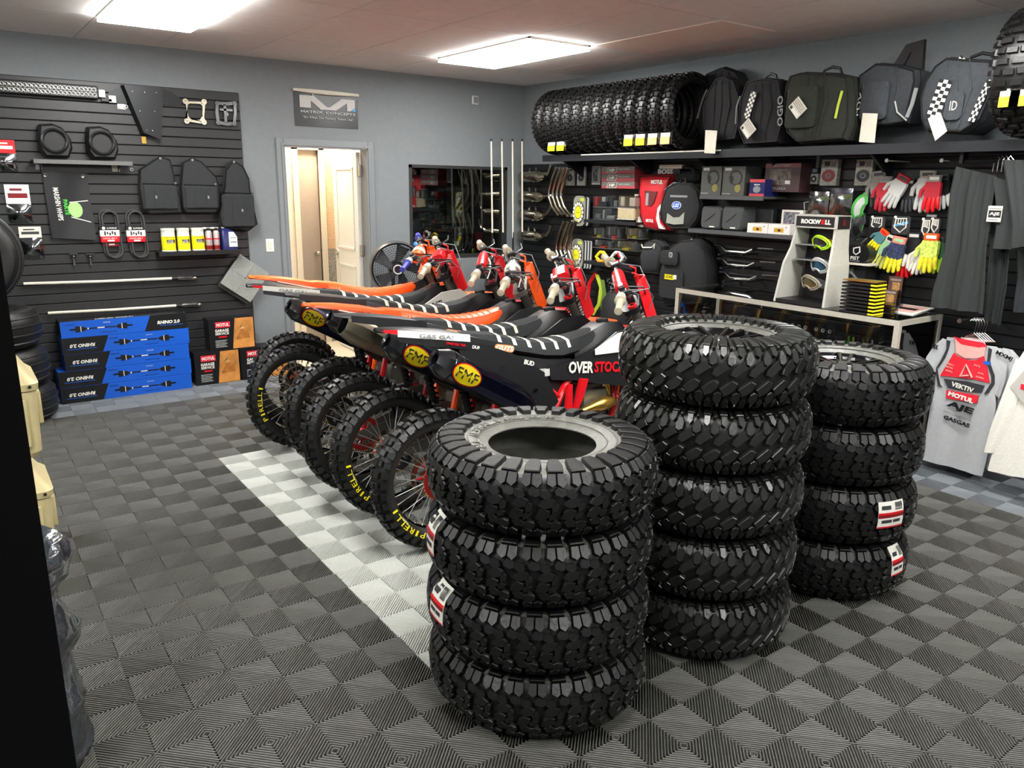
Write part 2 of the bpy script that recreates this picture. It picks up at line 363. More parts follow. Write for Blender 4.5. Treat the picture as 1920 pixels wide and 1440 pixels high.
g=MB(M=FB,m=LGR); u,v=BP(890,188); g.box(u-.04,u+.04,v-.045,v+.045,0,.02,b=.008); g2=MB(M=FB,m=GRY); g2.box(u-.026,u+.026,v-.028,v+.03,.02,.024)
make('wall_sensor','small square grey sensor high on the back wall','sensor',[('case',g),('face',g2)])
# black open door edge beside the camera, left border of the view
g=MB(m=mat('black door paint',(.002,.002,.002),.8,spec=.1)); g.box(-2.35,-1.195,-4.05,-3.99,.0,2.2); struct('door_1',g,0)
# ---------------------------------------------------------------- tyres
class Prof:
    def __init__(s,tab): s.t=tab
    def __call__(s,v,h=0):
        sg=1 if v>=0 else -1; a=min(abs(v),s.t[-1][0]-1e-6); t=s.t
        for i in range(len(t)-1):
            if t[i][0]<=a<=t[i+1][0]: break
        k=(a-t[i][0])/(t[i+1][0]-t[i][0])
        r=t[i][1]+(t[i+1][1]-t[i][1])*k; z=t[i][2]+(t[i+1][2]-t[i][2])*k
        def nrm(j):
            j0,j1=max(j-1,0),min(j+1,len(t)-1); dr,dz=t[j1][1]-t[j0][1],t[j1][2]-t[j0][2]
            if j==0: dr=0
            L=hypot(dr,dz); return dz/L,-dr/L
        n0,n1=nrm(i),nrm(i+1); nr,nz=n0[0]+(n1[0]-n0[0])*k,n0[1]+(n1[1]-n0[1])*k
        return r+nr*h,sg*(z+nz*h)
def casing(mb,P,inner,n=64,m=None,rows=26):
    top=P.t[-1][0]; L=lambda a,b,k:[P(a+(b-a)*i/k) for i in range(k+1)]
    mb.lathe(L(-1.04,1.04,rows//2)[::-1],n,RUB); mb.lathe((L(1.04,top,rows//4)+[(r,z) for r,z in inner]+L(-top,-1.04,rows//4))[::-1],n,m)
def tread(mb,P,N,polys,h,m=None,jit=0):
    for k in range(N):
        for q,pl in enumerate(polys):
            hh=h[q] if isinstance(h,(list,tuple)) else h
            cu=sum(p[0] for p in pl)/len(pl); cv=sum(p[1] for p in pl)/len(pl); n=len(pl); vs=[]
            for sc,ht in ((1.12,-.002),(1.02,hh*.85),(.94,hh)):
                for u,v in pl:
                    uu=cu+(u-cu)*sc; vv=cv+(v-cv)*sc; r,z=P(vv,ht); a=(k+uu)/N*2*pi; vs.append((r*cos(a),r*sin(a),z))
            fs=[tuple(2*n+i for i in range(n))]
            for L in (0,n): fs+=[(L+i,L+(i+1)%n,L+n+(i+1)%n,L+n+i) for i in range(n)]
            c0=Vector(vs[2*n]);nn=(Vector(vs[2*n+1])-c0).cross(Vector(vs[2*n+2])-c0)
            rad=Vector((cos((k+cu)/N*2*pi),sin((k+cu)/N*2*pi),.0)); zc=P(cv,hh); 
            ref=rad*(P(cv,hh)[0]-P(cv,0)[0])+Vector((0,0,P(cv,hh)[1]-P(cv,0)[1]))
            if nn.dot(ref)<0: fs=[tuple(reversed(f)) for f in fs]
            mb.add(vs,fs,m)
def utv_prof(R,w,rb):
    R-=.017; z=w/2-.019
    return Prof([(0,R,0),(.5,R-.004,z*.47),(.85,R-.016,z*.78),(1.0,R-.030,z*.90),(1.15,R-.048,z*.97),(1.4,R-.085,z),(1.7,R-.135,z*.97),(1.9,rb+.022,z*.86),(2.0,rb,z*.78)])
def inner_of(P,rb):
    R=P.t[0][1]; z=P.t[5][2]
    return [(rb,z*.74),(rb+.03,z*.68),(R-.09,z*.88),(R-.03,z*.6),(R-.018,0),(R-.03,-z*.6),(R-.09,-z*.88),(rb+.03,-z*.68),(rb,-z*.74)]
def hairs(mb,P,n,seed=1):
    rnd=random.Random(seed)
    for i in range(n):
        a=rnd.random()*2*pi; v=rnd.uniform(-.95,.95); r,z=P(v,.012); r2,z2=P(v,.012+rnd.uniform(.008,.016)); e=.0007
        mb.add([(r*cos(a-e/r),r*sin(a-e/r),z),(r*cos(a+e/r),r*sin(a+e/r),z),(r*cos(a),r*sin(a),z+e*1.6),(r2*cos(a+.01),r2*sin(a+.01),z2)],[(0,1,3),(1,2,3),(2,0,3)])
# pattern A: staggered hexagonal blocks (stacks 1 and 3)
def hexblk(u,v,a,b,sk=.0): return [(u-a,v-b*.4),(u-a*.35,v-b),(u+a*.75,v-b*.75),(u+a,v+b*.3),(u+a*.4,v+b),(u-a*.7,v+b*.8)]
patA=[]
half=[[(.06,1.03),(.70,1.03),(.76,1.25),(.68,1.52),(.14,1.52),(.02,1.25)],
 [(.0,.76),(.22,.66),(.37,.74),(.37,.98),(.04,.98)],[(.42,.74),(.64,.64),(.82,.78),(.80,.98),(.42,.98)],
 [(.36,.46),(.58,.40),(.74,.46),(.72,.60),(.44,.66),(.32,.56)],[(.78,.42),(1.0,.30),(1.16,.42),(1.08,.56),(.78,.58)]]
for sg in (1,-1): patA+=[[(u if sg>0 else 1.9-u,v*sg) for u,v in p] for p in half]
big=lambda L,k:[[(sum(q[0] for q in p)/len(p)+(u-sum(q[0] for q in p)/len(p))*k,sum(q[1] for q in p)/len(p)+(v-sum(q[1] for q in p)/len(p))*k) for u,v in p] for p in L]
patA+=[[(.72,.14),(.94,.04),(1.20,.10),(1.30,.26),(1.06,.36),(.84,.28)],[(1.24,-.08),(1.44,-.02),(1.46,.14),(1.34,.20),(1.22,.08)],[(.62,-.28),(.84,-.34),(1.08,-.24),(1.12,-.06),(.88,.0),(.70,-.10)],[(1.14,-.34),(1.34,-.28),(1.42,-.16),(1.26,-.10),(1.12,-.2)]]
patA=patA[:3]+big(patA[3:5],1.14)+patA[5:8]+big(patA[8:],1.14)
# pattern B: hooked diagonal lugs
pB=[[(.06,1.02),(.50,1.02),(.56,1.2),(.50,1.58),(.10,1.58),(.02,1.2)],
    [(.66,.96),(.80,.96),(.86,1.25),(.90,1.66),(.62,1.66),(.62,1.25)],
    [(.14,.78),(.34,.70),(.48,.82),(.46,.98),(.12,.98)],
    [(.56,.50),(.76,.44),(.98,.52),(1.02,.72),(.86,.88),(.66,.86),(.54,.68)],
    [(-.26,.14),(.02,.05),(.68,.36),(.52,.48),(.50,.60),(.10,.48),(-.16,.32)]]
patB=pB+[[(.9-u,-v) for u,v in p] for p in pB]
def tagpatch(P,a0,a1,v0,v1,lift=.019):
    b=MB(m=WHT)
    def fn(h): return lambda u,v:(lambda r,z,a:(r*cos(a),r*sin(a),z))(*P(v0+(v1-v0)*v,h),a0+(a1-a0)*u)
    b.grid(fn(lift),6,4,thick=.002)
    def sub(ua,ub,va,vb,m): b.grid(lambda u,v:fn(lift+.0012)(ua+(ub-ua)*u,va+(vb-va)*v),5,2,m)
    sub(.0,1,.0,.06,RED); sub(.0,1,.52,.60,RED); sub(0,1,.40,.52,DRED)
    for i in range(9): sub(.62+i*.035,.62+i*.035+.02,.68,.95,BLK)
    sub(.1,.45,.72,.86,DGR); sub(.12,.5,.2,.32,DGR); sub(.55,.85,.2,.32,DGR)
    return b
def rim_mesh(rb,z,style):
    b=MB(m=GBLK); b.lathe([(rb+.012,z),(rb-.002,z+.004),(rb-.006,z-.01),(rb-.02,z-.02),(rb-.03,0),(rb-.02,-z),(rb+.01,-z)],40)
    sp=MB(m=GBLK); fz=z*.8
    sp.lathe([(.055,fz-.03),(.06,fz+.004),(.05,fz+.012),(.03,fz+.012),(.03,fz-.03)],20)
    n=6 if style==0 else 5; spk=MB(m=GBLK)
    for k in (0,):
        a=0
        for s in (-1,1):
            p=[(.05,s*.008-.006),(.05,s*.008+.006),(rb-.028,s*.030+.010),(rb-.028,s*.030-.010)]
            spk.add([(x,y,fz+.008+(.02 if x>.1 else 0)) for x,y in p]+[(x,y,fz-.02) for x,y in p],[(0,1,2,3),(0,4,5,1),(2,6,7,3),(1,5,6,2),(3,7,4,0)],m=GBLK,M=RZ(a))
            spk.add([(x,y*.45+s*.012,fz+.0095+(.02 if x>.1 else 0)) for x,y in p],[(0,1,2,3)],m=CHR,M=RZ(a))
    for k in range(n): sp.disc(.006,fz+.01,fz+.018,6,CHR,M=RZ(2*pi*k/n+.3+pi/n)@T(.045,0,0))
    sp.disc(.028,fz,fz+.016,16,BLK); sp.disc(.02,fz+.016,fz+.018,12,CHR)
    for k in range(16): sp.disc(.0045,z+.002,z+.008,6,CHR,M=RZ(2*pi*k/16)@T(rb-.012,0,0)) if style==1 else None
    return b,sp,spk,n
def big_tire(name,R,w,rb,pat,N,mt,ms,h):
    P=utv_prof(R,w,rb); c=MB(m=ms); casing(c,P,inner_of(P,rb),72)
    for v,hh in ((1.62,.003),(1.82,.004)):
        for sg in (1,-1): c.lathe([P(sg*(v-.02),0),P(sg*(v-.008),hh),P(sg*(v+.008),hh),P(sg*(v+.02),0)][::sg],72)
    t=MB(m=mt); tread(t,P,N,pat,h); hairs(t,P,420)
    return P,mesh(name+'_sidewall',c),mesh(name+'_tread',t,ang=25)
def tyre(pre,M,label,group,extra=(),rim=None,cat='tire',name='tire'):
    P,cm,tm=pre; o=link(name,None); link('sidewall',cm,o); link('tread_blocks',tm,o)
    if rim:
        r=link('rim',rim[0],o); link('rim_hub',rim[1],r)
        for k in range(rim[3]): link('rim_spoke',rim[2],r,RZ(2*pi*k/rim[3]+.3))
    for e in extra: link('paper_label',mesh('paper_label',e),o)
    o.matrix_world=M; return tag(o,label,cat,group)
R1,W1=.386,.232; A=big_tire('hex_tire',R1,W1,.180,patA,31,RUB,RUBS,.017)
# raised moulded lettering on the sidewall of the hex tyre
def arc_text(mb,P,s,v,da,a_mid,lh,m,sg=1,ext=.002):
    L=len(s)
    for i,ch in enumerate(s):
        if ch==' ': continue
        a=a_mid-da*(i-(L-1)/2); r,z=P(sg*v,0)
        mb.text(ch,lh*.8,lh,m,M=RZ(a)@T(r,0,z)@RZ(-pi/2),ext=ext)
k=MB(m=RUBS); arc_text(k,A[0],'ALL TERRAIN',1.72,.13,pi*.75,.034,RUBS,ext=.004); arc_text(k,A[0],'STEEL BELTED',1.74,.07,pi*.36,.018,RUBS,ext=.004); LETM=mesh('sidewall_lettering',k)
words=['bottom','second from the bottom','second from the top','topmost','topmost']
x0,y0=.288,-2.95
for i in range(4):
    ex=[]
    rot=random.random()*6
    if i==2: ex=[tagpatch(A[0],radians(159)-rot,radians(171)-rot,-.25,1.05)]
    if i==1: ex=[tagpatch(A[0],radians(165)-rot,radians(180)-rot,-.1,1.05)]
    o=tyre(A,T(x0+(.006,.0,.0,.005)[i],y0,W1*(i+.5))@RZ(rot),('rimless tire, %s of the left stack'%('bottom','second from the bottom','second from the top','topmost')[i])+(', hole open upward' if i==3 else ', white label at left' if i in (1,2) else ''),'front left stack of tires',ex)
    if i==3: link('sidewall_lettering',LETM,o,RZ(-rot))
R2,W2=.366,.244; B=big_tire('lug_tire',R2,W2,.186,patB,37,RUBG,RUBS,.018)
rimB=rim_mesh(.186,W2/2*.62,0); RBm=(mesh('rim',rimB[0]),mesh('rim_hub',rimB[1]),mesh('rim_spoke',rimB[2]),rimB[3])
off=[(-.0,0),(.0,0),(.002,0),(.008,0),(.004,0)]
for i in range(5):
    tyre(B,T(1.075+off[i][0],-3.004,W2*(i+.5))@RZ(i*1.3),'glossy hooked-lug tire on black rim, %s of the middle stack of five'%('bottom','second from the bottom','middle','second from the top','topmost')[i],'middle stack of tires',rim=RBm)
R3,W3=.365,.259; C3=big_tire('round_hex_tire',R3,W3,.18,patA,29,RUB,RUBS,.017)
rimC=rim_mesh(.18,W3/2*.62,1); RCm=(mesh('rim',rimC[0]),mesh('rim_hub',rimC[1]),mesh('rim_spoke',rimC[2]),rimC[3])
for i in range(4):
    ex=[]; rot=i*.9
    def ang_of(px_,py_): # angle on this tyre of a photo point
        p=onp(px_,py_,1,-3.35); return atan2(p.y+3.045,p.x-1.892)
    if i==1: ex=[tagpatch(C3[0],radians(-116)-rot,radians(-95)-rot,-.25,.75)]
    if i==0: ex=[tagpatch(C3[0],radians(-97)-rot,radians(-83)-rot,-.05,1.0)]
    tyre(C3,T(1.892+(0,.005,.0,.002)[i],-3.045,W3*(i+.5))@RZ(rot),'knobbly tire, %s of the right stack'%('bottom','second from the bottom','second from the top','topmost')[i]+(', label on its tread' if i<2 else ''),'right stack of tires',ex,rim=RCm)
# dirt bike tyres
PM=Prof([(0,.328,0),(.5,.322,.028),(.85,.306,.046),(1.0,.298,.051),(1.3,.282,.054),(1.7,.262,.048),(2.0,.246,.032)])
patM=[]
for b in (0,.5):
    patM+=[[(b+.04,.72),(b+.30,.72),(b+.32,1.08),(b+.02,1.08)],[(b+.04,-1.08),(b+.30,-1.08),(b+.32,-.72),(b+.02,-.72)]]
patM+=[[(.02,.12),(.30,.10),(.30,.56),(.04,.56)],[(.02,-.56),(.30,-.56),(.30,-.10),(.04,-.12)],[(.54,-.22),(.80,-.22),(.80,.22),(.54,.22)],[(.50,.32),(.78,.36),(.76,.62),(.52,.60)],[(.52,-.60),(.76,-.62),(.78,-.36),(.50,-.32)]]
RUBD=hm('dark rubber sidewall','1b1b1a',.45,nz=.2,scale=25)
k=MB(m=RUBD); casing(k,PM,[(.243,.028),(.25,.02),(.30,.04),(.315,0),(.30,-.04),(.25,-.02),(.243,-.028)],56,rows=18); MXC=mesh('mx_casing',k)
k=MB(m=RUB); tread(k,PM,20,patM,.018); MXT=mesh('mx_tread',k,ang=25)
# ---------------------------------------------------------------- dirt bikes (x forward, y left, z up; origin at rear contact)
def wheelset(rr,n,name):
    rim=MB(m=GBLK); rim.lathe([(.246,.024),(.256,.026),(.256,.02),(.243,.012),(.243,-.012),(.256,-.02),(.256,-.026),(.246,-.024),(.236,-.010),(.234,0),(.236,.010)][::-1]+[(.246,.024)],56)
    for s in (1,-1): rim.lathe([(.2565,s*.0262),(.2545,s*.0275),(.2525,s*.0262)][::s],56,LGR)
    sp=MB(m=hm('spoke steel','8c8c88',.45,metal=.6))
    for k in range(n):
        a=2*pi*k/n; s=1 if k%2 else -1; da=.5*(1 if (k//2)%2 else -1)
        sp.tube([(.035*cos(a+da),.035*sin(a+da),s*.032),(.236*cos(a),.236*sin(a),s*.003)],.0021,4)
        sp.tube([(.218*cos(a)+.002*cos(a),.218*sin(a),s*.004),(.238*cos(a),.238*sin(a),s*.002)],.0042,5,STEEL)
    return mesh('rim',rim),mesh('spokes',sp)
RIMM,SPOKM=wheelset(.345,32,'w')
def hubmesh(m,md):
    h=MB(m=m); h.lathe([(.012,-.06),(.03,-.055),(.045,-.04),(.028,-.03),(.026,.03),(.045,.04),(.03,.055),(.012,.06)],20,cap=True); h.disc(.014,-.075,.075,10,CHR)
    d=MB(m=md)
    ring=[(.085+.018*(1 if i%2 else 0)+.01,i) for i in range(1)]
    n=40
    for r0,r1,z0,z1,mm in ((.084,.112,-.052,-.049,STEEL),):
        d.lathe([(r0,z0),(r1,z0),(r1,z1),(r0,z1),(r0,z0)],40,mm)
    for k in range(6): d.box(.03,.088,-.006,.006,-.052,-.049,m,M=RZ(k*pi/3))
    sp=MB(m=md); sp.lathe([(.07,.05),(.098,.05),(.098,.054),(.07,.054),(.07,.05)],40)
    for k in range(40): sp.box(.097,.105,-.003,.003,.05,.054,GOLD,M=RZ(k*2*pi/40))
    for k in range(6): sp.box(.03,.072,-.007,.007,.05,.054,M=RZ(k*pi/3+.2))
    return mesh('hub',h),mesh('brake_disc',d),mesh('sprocket',sp)
HUBS={}
def pirelli(a_mid):
    k=MB(m=YEL)
    s='PIRELLI'
    for i,ch in enumerate(s):
        a=a_mid-.125*(i-3); r=.274
        k.text(ch,.010 if ch=='I' else .025,.027,M=RZ(a)@T(r,0,.0545)@RYm(radians(-3))@RZ(-pi/2),ext=.0015)
    k.text('110/90-19',.05,.007,WHT,M=RZ(a_mid-.1)@T(.2575,0,.050)@RZ(-pi/2))
    return k
def seat_sec(x,sc=1.0):
    tb=[(.10,1.035,.995,.055),(.2,1.035,.975,.075),(.32,1.02,.935,.092),(.45,.985,.90,.104),(.6,.955,.862,.112),(.72,.95,.845,.112),(.85,.958,.860,.100),(.97,.975,.905,.075),(1.07,.985,.955,.048),(1.11,.985,.972,.02)]
    x=min(max(x,tb[0][0]),tb[-1][0]-1e-6)
    for i in range(len(tb)-1):
        if tb[i][0]<=x<=tb[i+1][0]: break
    k=(x-tb[i][0])/(tb[i+1][0]-tb[i][0]); k=k; t,b,w=[tb[i][j]+(tb[i+1][j]-tb[i][j])*k for j in (1,2,3)]
    e=.003*(sc>1)
    return [(x,w*.55,b),(x,w+e,b+(t-b)*.25),(x,w*.98+e,b+(t-b)*.55),(x,w*.80+e,b+(t-b)*.88+e),(x,w*.45,t+e),(x,0,t+.004+e),(x,-w*.45,t+e),(x,-w*.80-e,b+(t-b)*.88+e),(x,-w*.98-e,b+(t-b)*.55),(x,-w-e,b+(t-b)*.25),(x,-w*.55,b)]
SIDE=Matrix(((1,0,0,0),(0,0,-1,0),(0,1,0,0),(0,0,0,1)))   # local (x,y,z)->(x,-z,y): drawing plane on the right side of the bike
RK=.47
def bike(cfg,X,Y,idx):
    M=T(X,Y,0)@RXm(-.09)
    root=link('dirt_bike',None); root.matrix_world=M
    tag(root,cfg['label'],'motorcycle','dirt bikes parked in a row')
    acc=cfg['acc']; P=lambda name,mb,par=root,ang=35,label=None:(lambda o:(o.__setitem__('label',label) if label else None,o)[1])(link(name,mesh(name,mb,(0,0,0),ang),par))
    # wheels
    def wheel(name,Mw,a_text):
        q=link(name,RIMM,root,Mw); link('tire',MXC,q); link('tread_blocks',MXT,q); link('spokes',SPOKM,q)
        if cfg['hub'] not in HUBS: HUBS[cfg['hub']]=hubmesh(MATS[cfg['hub']],DRED if cfg['hub']=='red plastic' else BLK)
        h,d,s=HUBS[cfg['hub']]; link('hub',h,q); link('brake_disc',d,q)
        if name=='rear_wheel': link('sprocket',s,q)
        if a_text is not None: P('tire_lettering',pirelli(a_text),q)
    # wheel local z -> -Y (right side)
    WM=Matrix(((1,0,0,0),(0,0,-1,0),(0,1,0,0),(0,0,0,1)))
    wheel('rear_wheel',T(0,0,.345)@WM,cfg.get('text'))
    sw=MB(m=hm('swingarm grey','55534e',.45,metal=.6))
    for s in (1,-1):
        sw.loft([[(-.05,s*.085,.325),(-.05,s*.07,.325),(-.05,s*.07,.365),(-.05,s*.085,.365)],[(.25,s*.10,.35),(.25,s*.07,.35),(.25,s*.07,.42),(.25,s*.10,.42)],[(.56,s*.10,.38),(.56,s*.05,.38),(.56,s*.05,.45),(.56,s*.10,.45)]])
    P('swingarm',sw)
    ab=MB(m=MBLK); ab.loft([[(.08,-.04,.92),(.08,.04,.92),(.08,.04,.98),(.08,-.04,.98)],[(.3,-.075,.74),(.3,.075,.74),(.3,.075,.93),(.3,-.075,.93)],[(.62,-.10,.50),(.62,.10,.50),(.62,.10,.86),(.62,-.10,.86)],[(.80,-.08,.66),(.80,.08,.66),(.80,.08,.84),(.80,-.08,.84)]]); P('airbox',ab)
    # frame and engine
    f=MB(m=MATS[cfg['frame']])
    for s in (1,-1):
        f.tube([(.55,s*.11,.36),(.60,s*.12,.55),(.74,s*.10,.72),(.86,s*.06,.80),(1.02,s*.04,.88)],.021,8)
        f.tube([(.60,s*.11,.34),(.95,s*.10,.30),(1.12,s*.06,.55),(1.10,s*.03,.88)],.015,8)
        f.tube([(.68,s*.12,.66),(.40,s*.09,.90),(.15,s*.06,.98)],.011,6)
        f.tube([(.60,s*.12,.56),(.45,s*.09,.66),(.2,s*.07,.90)],.010,6)
    # kick lever pieces in bright paint
    f.loft([[(.715,-.15,.72),(.745,-.15,.72),(.745,-.135,.72),(.715,-.135,.72)],[(.70,-.15,.60),(.74,-.15,.60),(.74,-.13,.60),(.70,-.13,.60)],[(.67,-.14,.50),(.70,-.14,.50),(.70,-.12,.50),(.67,-.12,.50)]])
    f.loft([[(.80,-.155,.745),(.85,-.155,.735),(.85,-.135,.735),(.80,-.135,.745)],[(.76,-.155,.62),(.81,-.155,.64),(.81,-.135,.64),(.76,-.135,.62)],[(.70,-.14,.52),(.73,-.14,.50),(.73,-.12,.50),(.70,-.12,.52)]])
    P('frame',f)
    e=MB(m=hm('cast engine grey','8a8980',.45,metal=.7)); e.box(.62,.98,-.10,.10,.30,.50,b=.03); e.box(.84,1.02,-.07,.07,.48,.70,b=.015); e.disc(.09,-.0,.03,20,M=T(.72,-.10,.42)@RXm(pi/2)); e.disc(.07,0,.03,20,M=T(.88,-.10,.40)@RXm(pi/2)); e.box(.86,1.04,-.09,.09,.56,.66,b=.01)
    for k in range(5): e.box(.83,1.03,-.08,.08,.50+k*.014,.505+k*.014)
    for k in range(5): e.disc(.008,0,.01,6,CHR,M=T(.72+.08*cos(k*1.25),-.13,.42+.08*sin(k*1.25))@RXm(pi/2))
    P('engine',e)
    sh=MB(m=BLK); sh.tube([(.50,0,.42),(.42,0,.84)],.022,10)
    for k in range(9): sh.lathe([(.026,0),(.034,.006),(.026,.012)],12,BLK,M=T(.50-.008*k,0,.46+.032*k))
    sh.disc(.03,0,.035,12,LGR,M=T(.60,-.10,.78)); sh.tube([(.60,-.1,.66),(.60,-.10,.78)],.022,10)
    P('shock_absorber',sh)
    # exhaust
    if cfg.get('muf'):
        mm=cfg['muf']; a=Vector((-.07,-.165,.95)); b=Vector((.44,-.145,.665)); d=(b-a).normalized(); L=(b-a).length
        u=Vector((0,-1,0)); u=(u-d*u.dot(d)).normalized(); v=d.cross(u)
        MM=Matrix(((u.x,v.x,d.x,a.x),(u.y,v.y,d.y,a.y),(u.z,v.z,d.z,a.z),(0,0,0,1)))
        ex=MB(m=hm('blue black anodised','171a30',.25,metal=.85) if mm!='ti' else TI)
        hexr=lambda r,z:[(r*(1+.10*(k%2))*cos(2*pi*k/16)*.95,r*(1+.0*(k%2))*sin(2*pi*k/16)*1.12,z) for k in range(16)]
        ex.loft([hexr(.062,.12),hexr(.062,L*.86),hexr(.045,L),hexr(.024,L+.05)],M=MM)
        ex.tube([(.50,-.14,.62),(.60,-.13,.56),(.72,-.14,.52),(.82,-.13,.56)],.022,10,STEEL)
        ex.tube([(.80,-.13,.56),(.88,-.13,.575),(.94,-.13,.58),(1.0,-.125,.585),(1.08,-.09,.57),(1.10,-.03,.58)],[.020,.020,.034,.036,.022,.02],12,GOLD)
        q=P('exhaust',ex)
        c=MB(m=CARB if mm!='ti' else TI)
        if mm!='ti':
            c.loft([hexr(.030,-.0),hexr(.040,-.004),hexr(.064,.05),hexr(.065,.13),hexr(.063,.135)],M=MM,cap=False); c.lathe([(.030,.0),(.024,.002),(.022,.05),(.001,.05)][::-1],16,GBLK,M=MM@S(.95,1.1,1))
            c.lathe([(.0645,.075),(.066,.077),(.066,.085),(.0645,.087)],20,GBLK,M=MM@S(1.02,1.13,1))
        else:
            c.loft([hexr(.048,-.06),hexr(.05,-.06),hexr(.068,.02),hexr(.066,.12),hexr(.062,.125)],M=MM,cap=False); c.lathe([(.046,-.055),(.04,.0),(.001,.0)][::-1],16,GBLK,M=MM@S(.95,1.1,1))
        P('end_cap',c,q)
        if mm!='ti':
            g=MB(m=YEL)
            def curl(r): return lambda s_,t_,h:(lambda an:tuple(MM@Vector(((r+h)*cos(an)*1.0,(r+h)*sin(an)*1.14,s_))))(t_/r+.15)
            def oval(ru,rv,h,m_,cx=.155,cy=0):
                n=28; c2=curl(.0665); g.add([c2(cx,cy,h)]+[c2(cx+ru*cos(2*pi*k/n),cy+rv*sin(2*pi*k/n),h) for k in range(n)],[(0,1+k,1+(k+1)%n) for k in range(n)]+[(0,1+(k+1)%n,1+k) for k in range(n)],m_)
            oval(.088,.052,.0012,BLK); oval(.083,.047,.0020,RED); oval(.077,.041,.0028,YEL)
            c2=curl(.0665)
            for row,t_ in ((0,'FMF'),):
                g.text('FMF',.122,.040,BLK,fn=lambda x,y,z:c2(.157+x,-y,.0042+z*.3),bold=0)
            P('badge',g,q,0)
    # seat
    st=MB(m=cfg['seat']); xs=[.10,.14,.2,.26,.32,.38,.45,.52,.6,.66,.72,.78,.85,.91,.97,1.02,1.07,1.11]; st.loft([seat_sec(x) for x in xs]); sq=P('seat',st)
    if cfg['ribs']:
        b=MB(m=hm('seat rib off white','d8d4c4',.6))
        for k in range(6):
            x=.33+.085*k; r0,r1=seat_sec(x,1.1),seat_sec(x+.022,1.1); b.loft([r0[2:9],r1[2:9]],closed=False); b.loft([r1[2:9],r0[2:9]],closed=False)
        P('seat_ribs',b,sq)
        b=MB(M=T(.36,-.101,.945)@SIDE@RZ(-.2),m=hm('decal orange','e8955c',.5)); b.prism(rrect(-.058,.058,-.017,.017,.016),0,.002); b.text('GUTS',.105,.024,WHT,M=T(0,0,.003),bold=.03,shear=.2); P('seat_lettering',b,sq,0)
    else:
        b=MB(M=T(.30,-.096,.965)@SIDE@RZ(-.12),m=hm('decal pale orange','f0b48c',.5)); 
        for y_ in (-.012,.014): b.text('SELLE' if y_>0 else 'DALLA',.10,.017,M=T(0,y_,0),bold=.02)
        P('seat_lettering',b,sq,0)
        b=MB(m=cfg['seat'])
        for k in range(13):
            x=.34+.045*k; r0,r1=seat_sec(x,1.0),seat_sec(x+.008,1.1); b.loft([r0[3:8],r1[3:8]],closed=False)
        P('seat_ribs',b,sq)
    # rear fender
    fm=cfg['fender']; fd=MB(m=fm)
    def fsec(x,w,z,t): return [(x,-w,z-t*.9),(x,-w*.96,z-.008),(x,-w*.6,z),(x,0,z+.008),(x,w*.6,z),(x,w*.96,z-.008),(x,w,z-t*.9),(x,w*.8,z-t),(x,0,z-.016),(x,-w*.8,z-t)]
    fd.loft([fsec(-.27,.022,1.090,.008),fsec(-.22,.052,1.088,.018),(fsec(-.1,.07,1.078,.03)),fsec(.05,.082,1.055,.05),fsec(.2,.09,1.02,.075),fsec(.36,.10,.975,.09)])
    q=P('rear_fender',fd)
    gm=cfg.get('fgfx')
    g=MB(m=gm[0] if gm else fm)
    def sidepoly(mb,pts,y,m,th=.003): mb.prism([(x,z) for x,z in pts],-y,-y+th,m,M=SIDE)
    if gm:
        # graphics follow the fender side from tip to seat
        for (x0,x1,zt0,zt1,zb0,zb1,y0,y1,m_) in gm[1]:
            g.add([(x0,-y0,zt0),(x1,-y1,zt1),(x1,-y1,zb1),(x0,-y0,zb0),(x0,-y0+.003,zt0),(x1,-y1+.003,zt1),(x1,-y1+.003,zb1),(x0,-y0+.003,zb0)],[(0,3,2,1),(4,5,6,7),(0,1,5,4),(2,3,7,6)],m_)
        for t_,x_,z_,y_,w_,h_,m_,a_ in gm[2]: g.text(t_,w_,h_,m_,M=T(x_,-y_,z_)@SIDE@RZ(a_),bold=.02)
        P('fender_graphics',g,q,0)
    # side number panel
    sp=MB(m=cfg.get('panel',BLK)); pts=[(.11,.965),(.22,.985),(.40,.915),(.585,.80),(.665,.64),(.62,.60),(.50,.62),(.36,.70),(.13,.90)]
    for s in (1,-1):
        ys=[.085,.105,.115,.125,.13,.13,.125,.12,.09]
        a=[(x,-s*y,z) for (x,z),y in zip(pts,ys)]; b=[(x,-s*(y-.012),z) for (x,z),y in zip(pts,ys)]
        n=len(a); sp.add(a+b,[tuple(range(n)) if s<0 else tuple(range(n-1,-1,-1)),tuple(range(n,2*n))]+[(i,(i+1)%n,n+(i+1)%n,n+i) for i in range(n)])
    sp.disc(.010,0,.004,10,GBLK,M=T(.52,-.131,.72)@RXm(pi/2)); sp.disc(.007,0,.004,8,CHR,M=T(.33,-.127,.86)@RXm(pi/2))
    P('side_panel',sp,ang=20)
    # tank and shrouds
    tk=MB(m=cfg.get('tank',BLK)); ts=lambda x,w,z0,z1:[(x,-w,z0),(x,-w,z0+(z1-z0)*.6),(x,-w*.6,z1),(x,w*.6,z1),(x,w,z0+(z1-z0)*.6),(x,w,z0)]
    tk.loft([ts(.84,.06,.80,.90),ts(.95,.09,.80,.965),ts(1.06,.10,.78,1.005),ts(1.17,.09,.76,1.0),ts(1.24,.06,.78,.95)]); q=P('fuel_tank',tk)
    c=MB(m=BLK); c.lathe([(.001,.022),(.03,.022),(.035,.016),(.035,0)],14,M=T(1.09,0,1.0)); P('fuel_cap',c,q)
    sd=MB(m=cfg['shroud']); sp2=[(.60,.825),(.74,.835),(.92,.885),(1.06,.96),(1.20,.975),(1.30,.90),(1.27,.76),(1.12,.66),(.92,.70),(.78,.735),(.63,.755)]; yy=[.118,.125,.145,.15,.17,.19,.19,.17,.15,.135,.122]
